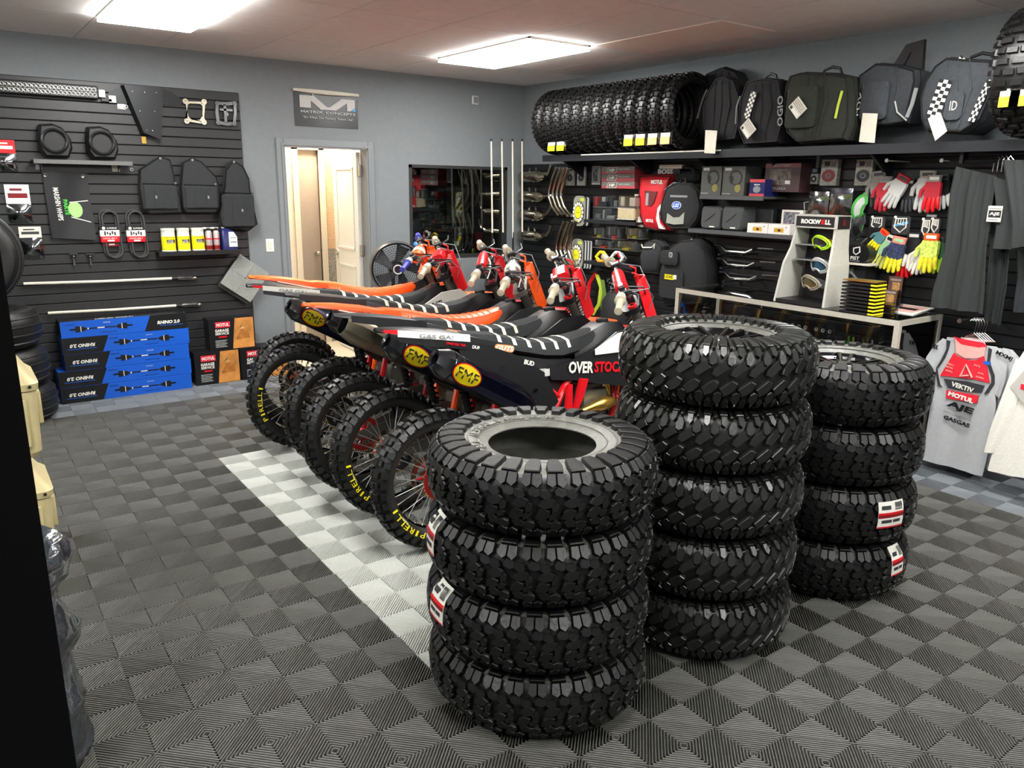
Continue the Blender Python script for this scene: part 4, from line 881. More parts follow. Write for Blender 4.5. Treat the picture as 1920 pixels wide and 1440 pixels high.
g=nb(WHT); g.prism([(ua+(ub-ua)*.42,vt+h*.12),(ub-.004,vt+h*.12),(ub-.004,vt+h*.55),(ua+(ub-ua)*.75,vt+h*.78),(ua+(ub-ua)*.42,vt+h*.78)],.14,.142); g.box(ua+(ub-ua)*.5,ub-.01,vt+h*.3,vt+h*.36,.142,.1425,m=GRY); g.box(ua+(ub-ua)*.5,ub-.01,vt+h*.5,vt+h*.54,.142,.1425,m=GRY)
c=nb(WHT); c.box(ua+.01,ua+.035,vt+h*.93,vt+h,.075,.10,b=.004)
make('oil_bottle','dark blue oil bottle with a pale label at the end of the shelf','bottle',[('bottle',t),('label_print',g),('cap',c)])
# chrome peg adapters
for k,x in enumerate((137,168)):
    u,v=BP(x,476,.03); p=nb(CHR); p.box(u-.025,u+.03,v-.004,v+.004,.02,.06,m=DGR); p.tube([(u,v-.012,.045),(u,v-.03,.045),(u,v-.05,.045),(u,v-.085,.045)],[.012,.014,.009,.011],10); p.tube([(u,v-.02,.045),(u,v-.03,.045)],.016,8,m=BLK)
    make('hanging_adapter','%s of the two small chrome fittings hanging under the flap'%('left','right')[k],'fitting',[('fitting',p)],group='chrome fittings')
# lighted whips held flat on the wall
for k,(xa,ya,xb,yb,lab) in enumerate(((44,532,322,522,'upper white whip rod lying across the slat wall'),(90,587,330,573,'lower white whip rod lying across the slat wall'))):
    a=BP(xa,ya,.05); b=BP(xb,yb,.05); e=BP(370 if k==0 else 379,521 if k==0 else 571,.05); r=nb(CRM); r.tube([(*a,.05),((a[0]+b[0])/2,(a[1]+b[1])/2-.004,.05),(*b,.05)],.011,8)
    f=nb(CHR); L=Vector((e[0]-b[0],e[1]-b[1],0)); f.tube([(*b,.05),*[(b[0]+L.x*t_,b[1]+L.y*t_,.05) for t_ in (.2,.35,.5,.75,.9,1)]],[.012,.012,.018,.016,.020,.018,.006],10); f.tube([(*b,.05),(b[0]+L.x*.3,b[1]+L.y*.3,.05)],.0135,8,m=BLK)
    h=nb(BLK); 
    for t_ in (.25,.8): h.box(a[0]+(b[0]-a[0])*t_-.01,a[0]+(b[0]-a[0])*t_+.01,a[1]+(b[1]-a[1])*t_-.022,a[1]+(b[1]-a[1])*t_-.010,.02,.065)
    make('light_whip',lab,'rod',[('rod',r),('connector',f),('hook',h)],group='horizontal whip rods')
# cartons at the foot of the slat wall
BXB=hm('carton blue','1759c4',.35,nz=.03); BXK=hm('carton black','101114',.4)
def axle_box(px0,pyt,px1,pyb,Yf,dep,flip,label,z0,z1):
    x0=onp(px0,(pyt+pyb)/2,1,Yf).x; x1=onp(px1,(pyt+pyb)/2,1,Yf).x
    F=Matrix(((1,0,0,0),(0,0,-1,Yf),(0,1,0,0),(0,0,0,1))); b=MB(M=F,m=BXK); L=x1-x0; h=z1-z0
    b.box(x0,x1,z0,z1,-dep,0,m=BXK if flip else BXB); 
    g=MB(M=F,m=BXB); s=.30*L; sl=.05
    if not flip: blu=[(x0+s,z0),(x1,z0),(x1,z1),(x0+s+sl,z1)]
    else: blu=[(x0,z0),(x1-s-sl,z0),(x1-s,z1),(x0,z1)]
    blk=[(x0,z0),(x0+s,z0),(x0+s+sl,z1),(x0,z1)] if not flip else [(x1-s-sl,z0),(x1,z0),(x1,z1),(x1-s,z1)]
    g.prism(blu,0,.0012,m=BXB); g.prism(blk,0,.0012,m=BXK)
    g.text('RHINO 2.0',s*.62,h*.22,WHT,M=T(x0+s*.5 if not flip else x1-s*.5,(z0+z1)/2,.0015)@(RZ(pi) if not flip else I4),bold=.04,shear=.2)
    g.box(x0+s*.12 if not flip else x1-s*.75,x0+s*.85 if not flip else x1-s*.1,z0+h*.28,z0+h*.31,.0012,.002,m=BLU)
    # printed axle
    ax0=(x0+s+L*.12) if not flip else x0+L*.10; ax1=ax0+L*.42; zc=(z0+z1)/2
    tilt=lambda t:zc+h*.0*(t)
    g.box(ax0,ax1,zc-h*.035,zc+h*.035,.0012,.003,m=BLK)
    for cx,s_ in ((ax0+.02,1),(ax1-.02,-1)):
        g.prism([(cx-s_*.01,zc-h*.2),(cx+s_*L*.05,zc-h*.13),(cx+s_*L*.07,zc-h*.06),(cx+s_*L*.07,zc+h*.06),(cx+s_*L*.05,zc+h*.13),(cx-s_*.01,zc+h*.2)][::s_],.0012,.004,m=BLK); g.box(cx+s_*L*.03-.003,cx+s_*L*.03+.003,zc-h*.17,zc+h*.17,.004,.0045,m=CRM)
        g.box(min(cx-s_*.05,cx),max(cx-s_*.05,cx),zc-h*.05,zc+h*.05,.0012,.003,m=BLK); g.box(cx+s_*L*.08,cx+s_*L*.085+.004,zc-h*.05,zc+h*.05,.003,.0036,m=WHT)
    g.box((ax0+ax1)/2-.03,(ax0+ax1)/2+.02,zc-h*.03,zc+h*.03,.003,.0036,m=WHT); g.text('HEAVY DUTY AXLE',.11,h*.05,NAVY,M=T((ax0+ax1)/2+.05,zc-h*.3,.0015)); g.text('SIGNATURE',.06,h*.07,NAVY,M=T(ax0-.03,zc+h*.3,.0015),shear=.3); g.text('RHINO',.05,h*.05,WHT,M=T((ax0+ax1)/2+.04,zc+h*.3,.0015))
    tp=MB(m=WHT); tp.text('SUPER ATV  RHINO 2.0',L*.3,.016,WHT,M=T(x0+L*.42,Yf+.035,z1+.0008)@RZ(0))
    make('axle_carton',label,'box',[('carton',b),('print',g),('top_print',tp)],group='blue and black axle cartons',ang=0)
hb_=.129
for k,(xa,xb,dx) in enumerate(((112,360,0),(106,358,0),(117,353,0),(110,352,0),(106,346,0))):
    nm=('bottom','second from the bottom','middle','second from the top','topmost')[k]
    axle_box(xa,0,xb,1440 if False else 2*(722-39*k),1.90+.004*k,.20,k==4,'blue and black axle carton, %s of the stack of five'%nm if k<4 else 'topmost axle carton, its black end turned to the right',hb_*k,hb_*(k+1)-.002)
PNK=hm('carton red tag','d42a3c',.4); PHO=hm('photo orange print','c48440',.5,nz=.35,scale=8)
def oil_box(px0,px1,py,Yf,z0,z1,label,P_x=None):
    x0=onp(px0,py,1,Yf).x; x1=onp(px1,py,1,Yf).x; F=Matrix(((1,0,0,0),(0,0,-1,Yf),(0,1,0,0),(0,0,0,1))); b=MB(M=F,m=BXK); b.box(x0,x1,z0,z1,-.16,0); g=MB(M=F,m=WHT); L=x1-x0; h=z1-z0
    g.prism([(x0+L*.5,z0+.003),(x1-.003,z0+.003),(x1-.003,z1-.003),(x0+L*.58,z1-.003)],0,.001,m=PHO); g.prism([(x0+L*.58,z0+h*.3),(x1-L*.1,z0+h*.32),(x1-L*.14,z0+h*.6),(x0+L*.7,z0+h*.62)],.001,.0014,m=hm('photo print tan','a8692c',.5,nz=.4,scale=20)); g.prism([(x0+L*.66,z0+h*.62),(x1-L*.2,z0+h*.64),(x1-L*.28,z0+h*.76),(x0+L*.74,z0+h*.74)],.001,.0014,m=hm('photo print pale','d9a868',.5,nz=.3,scale=20))
    g.box(x0+L*.14,x0+L*.47,z1-h*.28,z1-h*.1,0,.0012,m=PNK); g.text('MOTUL',L*.28,h*.10,WHT,M=T(x0+L*.305,z1-h*.19,.0014),bold=.03)
    g.text('GARAGE',L*.3,h*.09,WHT,M=T(x0+L*.28,z1-h*.37,.001),bold=.03); g.text('SERVICE',L*.3,h*.08,WHT,M=T(x0+L*.28,z1-h*.47,.001),bold=.02); g.box(x0+L*.2,x0+L*.38,z1-h*.60,z1-h*.555,0,.001,m=RED)
    for k in range(5): g.box(x0+L*.12,x0+L*.38-L*.03*(k%2),z1-h*(.70+.05*k),z1-h*(.685+.05*k),0,.001,m=LGR)
    make('oil_carton',label,'box',[('carton',b),('print',g)],group='black oil cartons',ang=0)
oil_box(366,450,695,1.93,0,.285,'black and orange oil carton on the floor, left of two')
oil_box(452,540,690,1.93,0,.285,'black and orange oil carton on the floor, mostly behind the nearest-door tire')
oil_box(394,478,645,1.95,.287,.56,'black and orange oil carton resting on the two lower ones')
# sample floor tiles hung on the slat wall edge, corner up
u,v=BP(457,521,.05)
st=link('sample_floor_tile',None); st.matrix_world=FB@T(u,v,.10)@RZ(radians(45+8))@T(-TS/2,-TS/2,0); tag(st,'pale ribbed sample floor tile hung corner-up with a dark one behind','floor tile')
link('pale_tile',TM['pale'],st,I4); link('dark_tile',TM['dark'],st,T(-.03,.0,-.026))
# banner over the doorway
u0,v0=BP(551,168,.02)[0],BP(600,238,.02)[1]; u1=BP(671,180,.02)[0]; v1=BP(612,172,.02)[1]
g=nb(hm('banner black','0e0f12',.35)); g.grid(lambda a,b:(u0+(u1-u0)*a,v0+(v1-v0)*b,.006+.004*sin(a*9)*b),10,4,thick=.002)
L=u1-u0; h=v1-v0; t=nb(hm('banner silver print','b8b6b2',.5)); X=lambda a:u0+L*a; Yv=lambda b:v0+h*b
for pl_ in ([(.08,.52),(.25,.52),(.25,.72),(.40,.49),(.64,.49),(.82,.72),(.82,.50),(.88,.50),(.95,.62),(.95,.83),(.74,.83),(.54,.57),(.50,.57),(.30,.86),(.08,.86)],): t.prism([(X(a),Yv(b)) for a,b in pl_],.012,.014)
t.prism([(X(.89),Yv(.50)),(X(.955),Yv(.50)),(X(.955),Yv(.63))],.012,.014,m=hm('banner blue','3f9ad0',.5))
t.text('MATRIX  CONCEPTS',L*.86,h*.07,LGR,M=T(X(.52),Yv(.41),.013),bold=.02); t.text('"It\'s What The Factory Teams Use"',L*.80,h*.08,LGR,M=T(X(.52),Yv(.25),.013))
c=nb(CRM); c.tube([(X(-.01),Yv(.99),.02),(X(.25),Yv(.98),.02),(X(.5),Yv(.97),.024),(X(1.01),Yv(.97),.02)],[.012,.02,.022,.014],8); c.tube([(X(.26),Yv(.96),.03),(X(.29),Yv(.86),.02)],.004,5)
make('wall_banner','black and silver banner with big angular M hung over the doorway','banner',[('cloth',g),('print',t),('rolled_top',c)])
# fan behind the row of bikes
c0=onp(744,503,1,1.72); F=Matrix(((1,0,0,c0.x),(0,0,-1,1.72),(0,1,0,c0.z),(0,0,0,1)))@RYm(radians(-22))
R_=.255; f=MB(M=F,m=BLK); f.lathe([(R_-.03,.07),(R_-.012,.085),(R_,.06),(R_,-.05),(R_-.012,-.06)],44,m=hm('fan rim grey','47484a',.4)); f.lathe([(R_-.012,.085),(R_-.03,.07)],44)
gr=MB(M=F,m=hm('fan grille black','1b1b1d',.4))
for k in range(48):
    a=2*pi*k/48; gr.tube([(.06*cos(a),.06*sin(a),.10),(.16*cos(a+.12),.16*sin(a+.12),.098),((R_-.02)*cos(a+.25),(R_-.02)*sin(a+.25),.078)],.0016,4)
for k in range(9): 
    r=.075+.019*k; gr.lathe([(r,.1-.0025*k),(r+.002,.102-.0025*k),(r+.004,.1-.0025*k)],40)
hb=MB(M=F,m=BLK); hb.disc(.055,.095,.11,24); hb.lathe([(.035,.11),(.045,.112),(.045,.118),(.035,.118)],24,LGR)
bl=MB(M=F,m=DGR)
for k in range(5):
    a=2*pi*k/5; bl.add([(.04*cos(a),.04*sin(a),.03),(.22*cos(a-.3),.22*sin(a-.3),.0),(.23*cos(a+.3),.23*sin(a+.3),.05),(.05*cos(a+.9),.05*sin(a+.9),.05)],[(0,1,2,3),(3,2,1,0)])
mo=MB(M=F,m=BLK); mo.disc(.07,-.14,-.02,18); 
sd_=MB(m=BLK); sd_.tube([(c0.x,1.80,.03),(c0.x,1.80,c0.z-.0)],.018,10); sd_.disc(.2,0,.03,24,M=T(c0.x,1.80,0)); sd_.box(c0.x-.03,c0.x+.03,1.78,1.84,c0.z-.04,c0.z+.04)
make('pedestal_fan','round black pedestal fan standing between the doorway and the dark window','fan',[('ring',f),('grille',gr),('hub',hb),('blades',bl),('motor',mo),('stand',sd_)])
# things inside the dark window
def inwin(x0,y0,x1,y1,dep,th,m,b=0,mb=None):
    mb=mb or nb(m); pb(mb,x0,y0,x1,y1,-dep-th,-dep,m,b=b); return mb
a=inwin(838,352,878,418,.85,.02,hm('olive picture','4b4a36',.6)); g=nb(hm('picture mask green','6f7f3a',.6,nz=.5,scale=9)); u,v=BP(857,395,-.84); g.lathe([(.001,.012),(.05,.004),(.055,0)],18,M=T(u,v,-.84)@S(1,1.5,1)); 
make('wall_picture','dim olive picture with a pale oval inside the dark window','picture',[('panel',a),('oval',g)])
a=inwin(868,440,888,470,.3,.12,BLK,.01); g=nb(GRY); u,v=BP(878,456,-.3); g.lathe([(.001,.004),(.03,.01),(.045,.004)],16,m=DGR,M=T(u,v,-.3)); g.lathe([(.001,.002),(.012,.008)],10,M=T(u,v,-.298))
make('small_speaker','small dark speaker inside the window behind the bars','speaker',[('cabinet',a),('cone',g)])
a=inwin(893,437,905,470,.25,.06,DRED); g=nb(RED); u,v=BP(899,452,-.25); g.box(u-.012,u+.012,v-.03,v+.03,-.25,-.249,m=hm('faded red','a84048',.5)); make('red_carton','narrow dull red carton inside the window','box',[('carton',a),('print',g)])
a=inwin(848,448,866,468,.35,.1,hm('olive kit','4c5230',.6),.008); g=nb(LGR); pb(g,852,452,860,460,-.35,-.345); make('small_device','small olive device inside the window','device',[('case',a),('display',g)])
a=nb(DGR); pb(a,828,425,882,429,-.6,-.3); pb(a,834,429,837,470,-.5,-.48); pb(a,874,429,877,470,-.5,-.48); make('display_stand','thin dark display stand inside the window','stand',[('stand',a)])
b_=onp(780,458,1,1.95); g=MB(m=BLU,M=T(*b_)); g.ball(.028,8,m=hm('light blue ball','4a90d8',.25,coat=.5)); g.tube([(0,0,-.02),(0,0,-b_.z+.02)],.004,6,m=BLK); g.disc(.05,-b_.z,-b_.z+.012,14,m=BLK); make('blue_ball','small glossy blue ball on a thin stem beside the fan','ball',[('ball',g)])
# whip poles standing in the corner with their rack
zb=.86
for k,(x,y) in enumerate(((921,262),(941,262),(961,262),(979,262))):
    p=onp(x,y,1,1.80); p2=onp((923,943,962,979)[k],450,1,1.80); b=MB(m=CRM); b.tube([(p2.x,1.80,1.24 if k!=2 else 1.12),(p.x,1.80,p.z-.012)],.0085,8); t=MB(m=BLK); t.tube([(p.x,1.80,p.z-.015),(p.x,1.80,p.z+.008)],.010,8)
    c=MB(m=LIME if k==2 else BLK); x2=p2.x; c.tube([(x2,1.80,1.24),(x2,1.80,1.12),(x2,1.80,1.02),(x2,1.80,.96),(x2,1.80,.92)],[.010,.010,.010,.016,.008],8,m=BLK); c.tube([(x2,1.80,1.015),(x2,1.80,.985),(x2,1.80,.95)],[.012,.021,.010],8,m=LIME if k==2 else CHR)
    make('whip_pole',('leftmost','second from the left','third from the left, lime connector,','rightmost')[k]+' of the four upright white whip poles','rod',[('pole',b),('tip',t),('connector',c)],group='upright whip poles')
a0=onp(905,503,1,1.74); a1=onp(975,512,1,1.74)
r=MB(m=BLK); r.box(a0.x,a1.x+.06,1.74,1.86,.78,.93,b=.006); r.box(a0.x+.1,a1.x-.05,1.78,1.84,0.02,.78); r.box(a0.x,a1.x,1.68,1.90,0,.025); g=MB(m=WHT); g.text('MARSHIN WHIPS',(a1.x-a0.x)*.95,.075,WHT,M=T((a0.x+a1.x)/2+.02,1.739,.855)@SIDE,bold=.04)
make('whip_rack','black rack with bold white lettering holding the upright whips','rack',[('rack',r),('lettering',g)])
# far left: sand tyres, wheel, coolers, wrapped bundle
PS=Prof([(0,.33,0),(.5,.325,.06),(.85,.305,.105),(1.0,.29,.122),(1.3,.26,.135),(1.7,.21,.13),(2.0,.165,.10)])
cs=MB(m=RUBD); casing(cs,PS,[(.165,.09),(.18,.08),(.30,.09),(.315,0),(.30,-.09),(.18,-.08),(.165,-.09)],56)
for v in (-.7,-.25,.25,.7): cs.lathe([PS(v-.05,0),PS(v-.02,.008),PS(v+.02,.008),PS(v+.05,0)],56)
SM=mesh('sand_casing',cs)
for i in range(3):
    o=link('sand_tire',None); link('casing',SM,o); o.matrix_world=T(-1.035+(.015,-.01,-.03)[i],1.65-(.0,.02,.04)[i],.14+.275*i)
    tag(o,('bottom','middle','upper')[i]+' smooth ribbed sand tire lying at the left end of the slat wall','tire','smooth tires at the left')
Mw=T(-1.13,1.50,1.20)@RXm(pi/2)@RYm(radians(-8))
o=link('mounted_wheel',None); link('casing',SM,o); o.matrix_world=Mw; k=MB(m=GBLK); k.lathe([(.175,.09),(.16,.10),(.15,.07),(.14,.0),(.001,-.01)],32); r_=link('rim',mesh('rim',k),o)
k=MB(m=CHR)
for j in range(20): k.disc(.009,.095,.108,6,M=RZ(j*pi/10)@T(.155,0,0))
for j in range(10): k.tube([(.05,0,.02),(.12,0,.04),(.135,0,.05)],.010,6,M=RZ(j*pi/5))
link('bolts_and_spokes',mesh('bolts_and_spokes',k),r_); tag(o,'mounted tire on black rim with bright bolts, standing on the smooth tires','wheel','smooth tires at the left')
COOL=hm('cooler tan plastic','b9ab7e',.5,nz=.04,scale=20,bump=.05,bscale=200)
for i in range(2):
    z=.50*i; X1=-.985; Y1=-1.0; b=MB(m=COOL); dx=-.0; sx_,sy_=.62,.42
    rr=lambda e,zz:[(x,y,zz) for x,y in rrect(X1-sx_+e,X1-e,Y1-e*-1,Y1+sy_-e,.045)]
    b.loft([rr(.03,z+.002),rr(.012,z+.03),rr(.004,z+.305),rr(.004,z+.31)])
    for yy in (.08,.26): b.box(X1-.01,X1+.012,Y1+yy,Y1+yy+.1,z+.14,z+.29,b=.006)
    for xx in (.05,.25,.45): b.box(X1-xx-.1,X1-xx,Y1-.008,Y1+.01,z+.06,z+.28,b=.006)
    l=MB(m=COOL); l.loft([rr(-.004,z+.315),rr(-.008,z+.345),rr(.018,z+.37),rr(.09,z+.492),rr(.14,z+.496)])
    g=MB(m=BLK); g.box(X1-.22,X1-.12,Y1-.014,Y1-.004,z+.27,z+.34,b=.006); g.disc(.007,0,.006,8,M=T(X1-.03,Y1-.008,z+.335)@RXm(pi/2)); 
    make('cooler_box',('lower' if i==0 else 'upper')+' of the two stacked tan hard coolers at the left edge','cooler',[('body',b),('lid',l),('latch',g)],group='tan coolers')
wf=MB(m=hm('crinkled dark wrap','24282d',.12,nz=.8,scale=12,bump=.35,bscale=45,coat=1.0,spec=1.0))
rnd=random.Random(4)
prof=[(.001,.60),(.10,.60),(.14,.63),(.165,.685),(.195,.70),(.215,.67),(.212,.62),(.185,.585),(.178,.53),(.195,.47),(.21,.43),(.198,.38),(.182,.33),(.20,.25),(.212,.2),(.19,.15),(.195,.08),(.21,.03),(.20,.002)]
rings=[]; fine=[]
for i in range(len(prof)-1):
    for t_ in (0,.25,.5,.75): fine.append((prof[i][0]*(1-t_)+prof[i+1][0]*t_,prof[i][1]*(1-t_)+prof[i+1][1]*t_))
fine.append(prof[-1])
def cr_(r,a,z): 
    f=1+.045*sin(3*a+z*20)+.03*abs(sin(4*a-z*26))+.022*abs(sin(9*a+z*48+sin(a*2)))+.012*sin(17*a-z*70)
    return (r*f*cos(a),r*f*sin(a),z+(.012*sin(a*2+z*9)+.006*sin(7*a+z*30))*(1 if z>.05 else 0))
for r,z in fine: rings.append([cr_(r,2*pi*k/90,z) for k in range(90)])
wf.M=T(-1.275,-2.42,0)@S(.98,.98,1); wf.loft(rings[::-1],cap=True)
ig=MB(m=WHT,M=T(-1.275,-2.42,0)); ig.loft([[(x,y,.60) for x,y in rrect(-.02,.10,-.13,-.0,.03)],[(x+.01,y-.02,.70) for x,y in rrect(-.02,.11,-.13,.0,.04)]])
make('wrapped_bundle','tall bundle wrapped in crinkled shiny dark plastic by the black door edge','bundle',[('wrap',wf),('paper_inside',ig)],ang=60)
# ---------------------------------------------------------------- things on the right wall; panel space of FR: x=u=-Y, y=v up, z=d out of the wall
def rb_(m=BLK): return MB(M=FR,m=m)
def area(x0,y0,x1,y1,d):
    ym=(y0+y1)/2; xm=(x0+x1)/2; return RP(x0,ym,d)[0],RP(x1,ym,d)[0],RP(xm,y1,d)[1],RP(xm,y0,d)[1]
def deco(g,A,d,items):
    u0,u1,v0,v1=A; L,H=u1-u0,v1-v0; e=d+.0012
    for k,it in enumerate(items):
        z=e+.0004*k
        if it[0]=='t': g.text(it[1],it[4]*L,it[5]*H,it[6],M=T(u0+it[2]*L,v0+it[3]*H,z),bold=.02,ext=.001)
        elif it[0]=='o': 
            n=20; g.prism([(u0+it[1]*L+it[3]*L*cos(2*pi*q/n),v0+it[2]*H+it[4]*H*sin(2*pi*q/n)) for q in range(n)],d,z,it[5])
        elif it[0]=='p': g.prism([(u0+a*L,v0+b*H) for a,b in it[1]],d,z,it[2])
        else: g.box(u0+it[0]*L,u0+it[2]*L,v0+it[1]*H,v0+it[3]*H,d,z,it[4])
def carton(name,label,cat,px,d0,d1,m,items=(),group=None,b=0,extra=()):
    A=area(*px,d1); q=rb_(m); q.box(A[0],A[1],A[2],A[3],d0,d1,b=b); g=rb_(WHT); deco(g,A,d1,items)
    parts=[('body',q)]+([('print',g)] if items else [])+list(extra)
    return make(name,label,cat,parts if len(parts)>1 else [('body',q)],group=group,ang=30)
SHF=hm('dark shelf steel','24262a',.4,metal=.3)
# long top shelf
su0,su1=-1.30,3.7; sv=2.0; b=rb_(SHF); b.box(su0,su1,sv-.025,sv,.02,.40); b.box(su0,su1,sv-.06,sv-.025,.385,.40); b.box(su0,su1,sv-.06,sv-.025,.02,.035)
e=rb_(WHT); e.box(RP(1090,286,.4)[0],RP(1352,278,.4)[0],sv-.012,sv-.002,.40,.404)
brs=[]
for u in (-1.1,-.2,.55,1.2,2.0,3.0): br=rb_(SHF); brs.append(('bracket',br)); br.add([(u,sv-.025,.02),(u,sv-.025,.36),(u,sv-.22,.02),(u+.02,sv-.025,.02),(u+.02,sv-.025,.36),(u+.02,sv-.22,.02)],[(0,1,2),(3,5,4),(0,3,4,1),(1,4,5,2)])
make('wall_shelf','long dark top shelf along the right wall carrying tires and bags','shelf',[('board',b),('price_strip',e)]+brs)
def mx_standing(x,y,s,label,sy=1.12,vz=None,rot=0,r=.345):
    o=link('knobby_tire',None); link('casing',MXC,o); link('tread_blocks',MXT,o)
    o.matrix_world=T(x,y,sv+r*s+.001)@RXm(pi/2)@RZ(rot)@S(s,s,sy)
    return tag(o,label,'tire','knobbly tires on the top shelf')
nth=['first','second','third','fourth','fifth','sixth','seventh','eighth','ninth','tenth','eleventh','twelfth','thirteenth']
for k in range(13): mx_standing(3.66,1.17-.137*k,.86,'%s knobbly dirt bike tire from the far corner on the top shelf'%nth[k],sy=.95,rot=k*.7)
mx_standing(3.62,-2.93,1.0,'knobbly tire at the right end of the top shelf beyond the bags',sy=1.7,rot=.2)
def crinkle(px,label,m1,m2,d):
    u0,u1,v0,v1=area(*px,d); rnd=random.Random(px[0]); f=rb_(FILM); f.grid(lambda a,b:(u0+(u1-u0)*a,v0+(v1-v0)*b+.01*rnd.random(),d+.012*rnd.random()),8,3,thick=.001); g=rb_(m1); n=2 if u1-u0<.3 else 4
    for k in range(n): 
        c=u0+(u1-u0)*(k+.5)/n; g.box(c-.05,c+.045,v0,v0+(v1-v0)*.62,d+.014,d+.018,m=m1 if k<2 else m2); g.box(c-.05,c+.045,v0+(v1-v0)*.62,v0+(v1-v0)*.95,d+.010,d+.014,m=CRM)
    make('tire_tag',label,'tag',[('film',f),('paper',g)])
crinkle((1028,266,1062,283),'yellow and white tag on the tire nearest the corner',YEL,YEL,.655)
crinkle((1170,250,1262,272),'row of crinkled yellow and white tags on the middle tires',YEL,hm('tan tag','d8b878',.5),.645)
crinkle((1886,168,1925,200),'orange tag on the tire at the right end of the shelf',hm('tag orange','f0a818',.5),YEL,.69)
# bags on the top shelf
CHK=None
def checker(mb,p0,p1,w,n,d):
    (x0,y0),(x1,y1)=p0,p1; L=hypot(x1-x0,y1-y0); dx,dy=(x1-x0)/L,(y1-y0)/L; nx,ny=-dy,dx
    for i in range(n):
        for j in range(3):
            a0,a1=L*i/n,L*(i+1)/n; b0,b1=w*(j/3-.5),w*((j+1)/3-.5)
            q=[(x0+dx*a+nx*b,y0+dy*a+ny*b,d) for a,b in ((a0,b0),(a1,b0),(a1,b1),(a0,b1))]; mb.add(q,[(3,2,1,0)] if (dx*ny-dy*nx)<0 else [(0,1,2,3)],WHT if (i+j)%2 else BLK)
def gearbag(pts,d0,d1,m,label,pocket=None,extras=(),handle=None):
    o=pp(pts,d1,RP); n=len(o); cu=sum(p[0] for p in o)/n; cv=sum(p[1] for p in o)/n; vm=min(p[1] for p in o)
    b=rb_(m); 
    if vm<sv+.002: o=[(x,max(y,sv+.003)) for x,y in o]
    sc=lambda k,d:[(cu+(x-cu)*k,max(cv+(y-cv)*k,sv+.003),d) for x,y in o]
    b.loft([sc(.86,d0),sc(1,d0+.04),sc(1,d1-.05),sc(.93,d1-.012),sc(.72,d1),sc(.1,d1+.004)])
    pg=rb_(MBLK); r_=sc(.945,d1-.010); pg.tube(r_+[r_[0]],.006,6); r_=sc(1.0,d1-.07); pg.tube(r_+[r_[0]],.005,6); cr=rb_(m)
    for q_ in (-.35,.0,.38): cr.tube([(cu+q_*.14,vm+.03,d1+.002),(cu+q_*.2+.02,cv,d1+.004),(cu+q_*.16,cv+(cv-vm)*.7,d1)],[.004,.010,.003],6)
    parts=[('body',b),('piping',pg),('folds',cr)]
    if pocket:
        A=area(*pocket,d1); q=rb_(m); q.loft([[(x,y,d1-.01) for x,y in rrect(*A,.03)],[(x,y,d1+.025) for x,y in rrect(*A,.03)],[(x,y,d1+.033) for x,y in rrect(A[0]+.012,A[1]-.012,A[2]+.012,A[3]-.012,.02)]]); q.tube([(A[0]+.01,A[3]-.02,d1+.030),(A[1]-.01,A[3]-.025,d1+.030)],.003,5,m=GRY); parts.append(('pocket',q))
    if handle: 
        x,y,w=handle; u,v=RP(x,y,d1-.1); q=rb_(BLK); q.tube([(u-w,v-.03,d1-.1),(u-w*.7,v+.02,d1-.1),(u,v+.035,d1-.1),(u+w*.7,v+.02,d1-.1),(u+w,v-.03,d1-.1)],.010,6); parts.append(('handle',q))
    return make('gear_bag',label,'bag',parts+list(extras),group='bags on the top shelf',ang=50)
def swing(pts,d,m=CRM,lines=True):
    o=pp(pts,d,RP); g=rb_(m); g.prism(o,d,d+.003); return g
def diamond(cx,cy,w,d):
    g=rb_(CRM); u,v=RP(cx,cy,d); M=T(u,v,d)@RZ(radians(-48)); g.box(-w,w,-w*.85,w*.85,0,.004,M=M)
    for k in range(4): g.box(-w*.9,w*.9,-w*.1+k*w*.22,-w*.02+k*w*.22,.004,.0046,m=GRY,M=M)
    g.box(-w*.85,-w*.5,-w*.75,-w*.4,.004,.005,m=BLK,M=M); g.box(-w*.4,w*.8,-w*.75,-w*.4,.004,.0048,m=WHT,M=M); return g
LIM=hm('lime strip','b9c83c',.5)
def line(m,pts,d,r=.006): g=rb_(m); g.tube([(*RP(x,y,d),d) for x,y in pts],r,6); return g
gearbag([(1302,168),(1322,136),(1350,124),(1378,134),(1392,160),(1394,220),(1388,262),(1312,268),(1304,230)],.04,.20,CLOTH,'tall rounded black cover behind the first black bag on the shelf')
s1=line(GRY,[(1326,168),(1318,185),(1312,205),(1308,222)],.33,.008)
gearbag([(1340,146),(1356,142),(1374,150),(1384,180),(1384,235),(1378,262),(1330,268),(1316,240),(1316,200),(1324,172)],.205,.38,CLOTH,'black bag with silver piping and a tall white tag, first after the tires',None,[('piping',s1),('hang_tag',swing([(1323,244),(1345,245),(1341,288),(1321,287)],.43))])
c=rb_(WHT); checker(c,RP(1414,172,.43),RP(1399,222,.43),.05,11,.43)
gearbag([(1398,150),(1430,145),(1458,148),(1464,180),(1464,240),(1456,268),(1392,272),(1382,245),(1384,190)],.10,.41,CLOTH,'black bag with a checkered strap and square tag tilted on its corner',None,[('checkered_strap',c),('hang_tag',diamond(1403,241,.055,.44)),('piping',line(GRY,[(1388,180),(1381,200),(1379,232)],.42,.005))],handle=(1445,148,.06))
OLV=hm('olive black fabric','262921',.85,nz=.2,scale=60,bump=.3,bscale=200)
t=rb_(LGR); u,v=RP(1461,208,.46); t.text('OGIO',.20,.045,m=GRY,M=T(u,v,.45)@RZ(radians(96)),bold=.02)
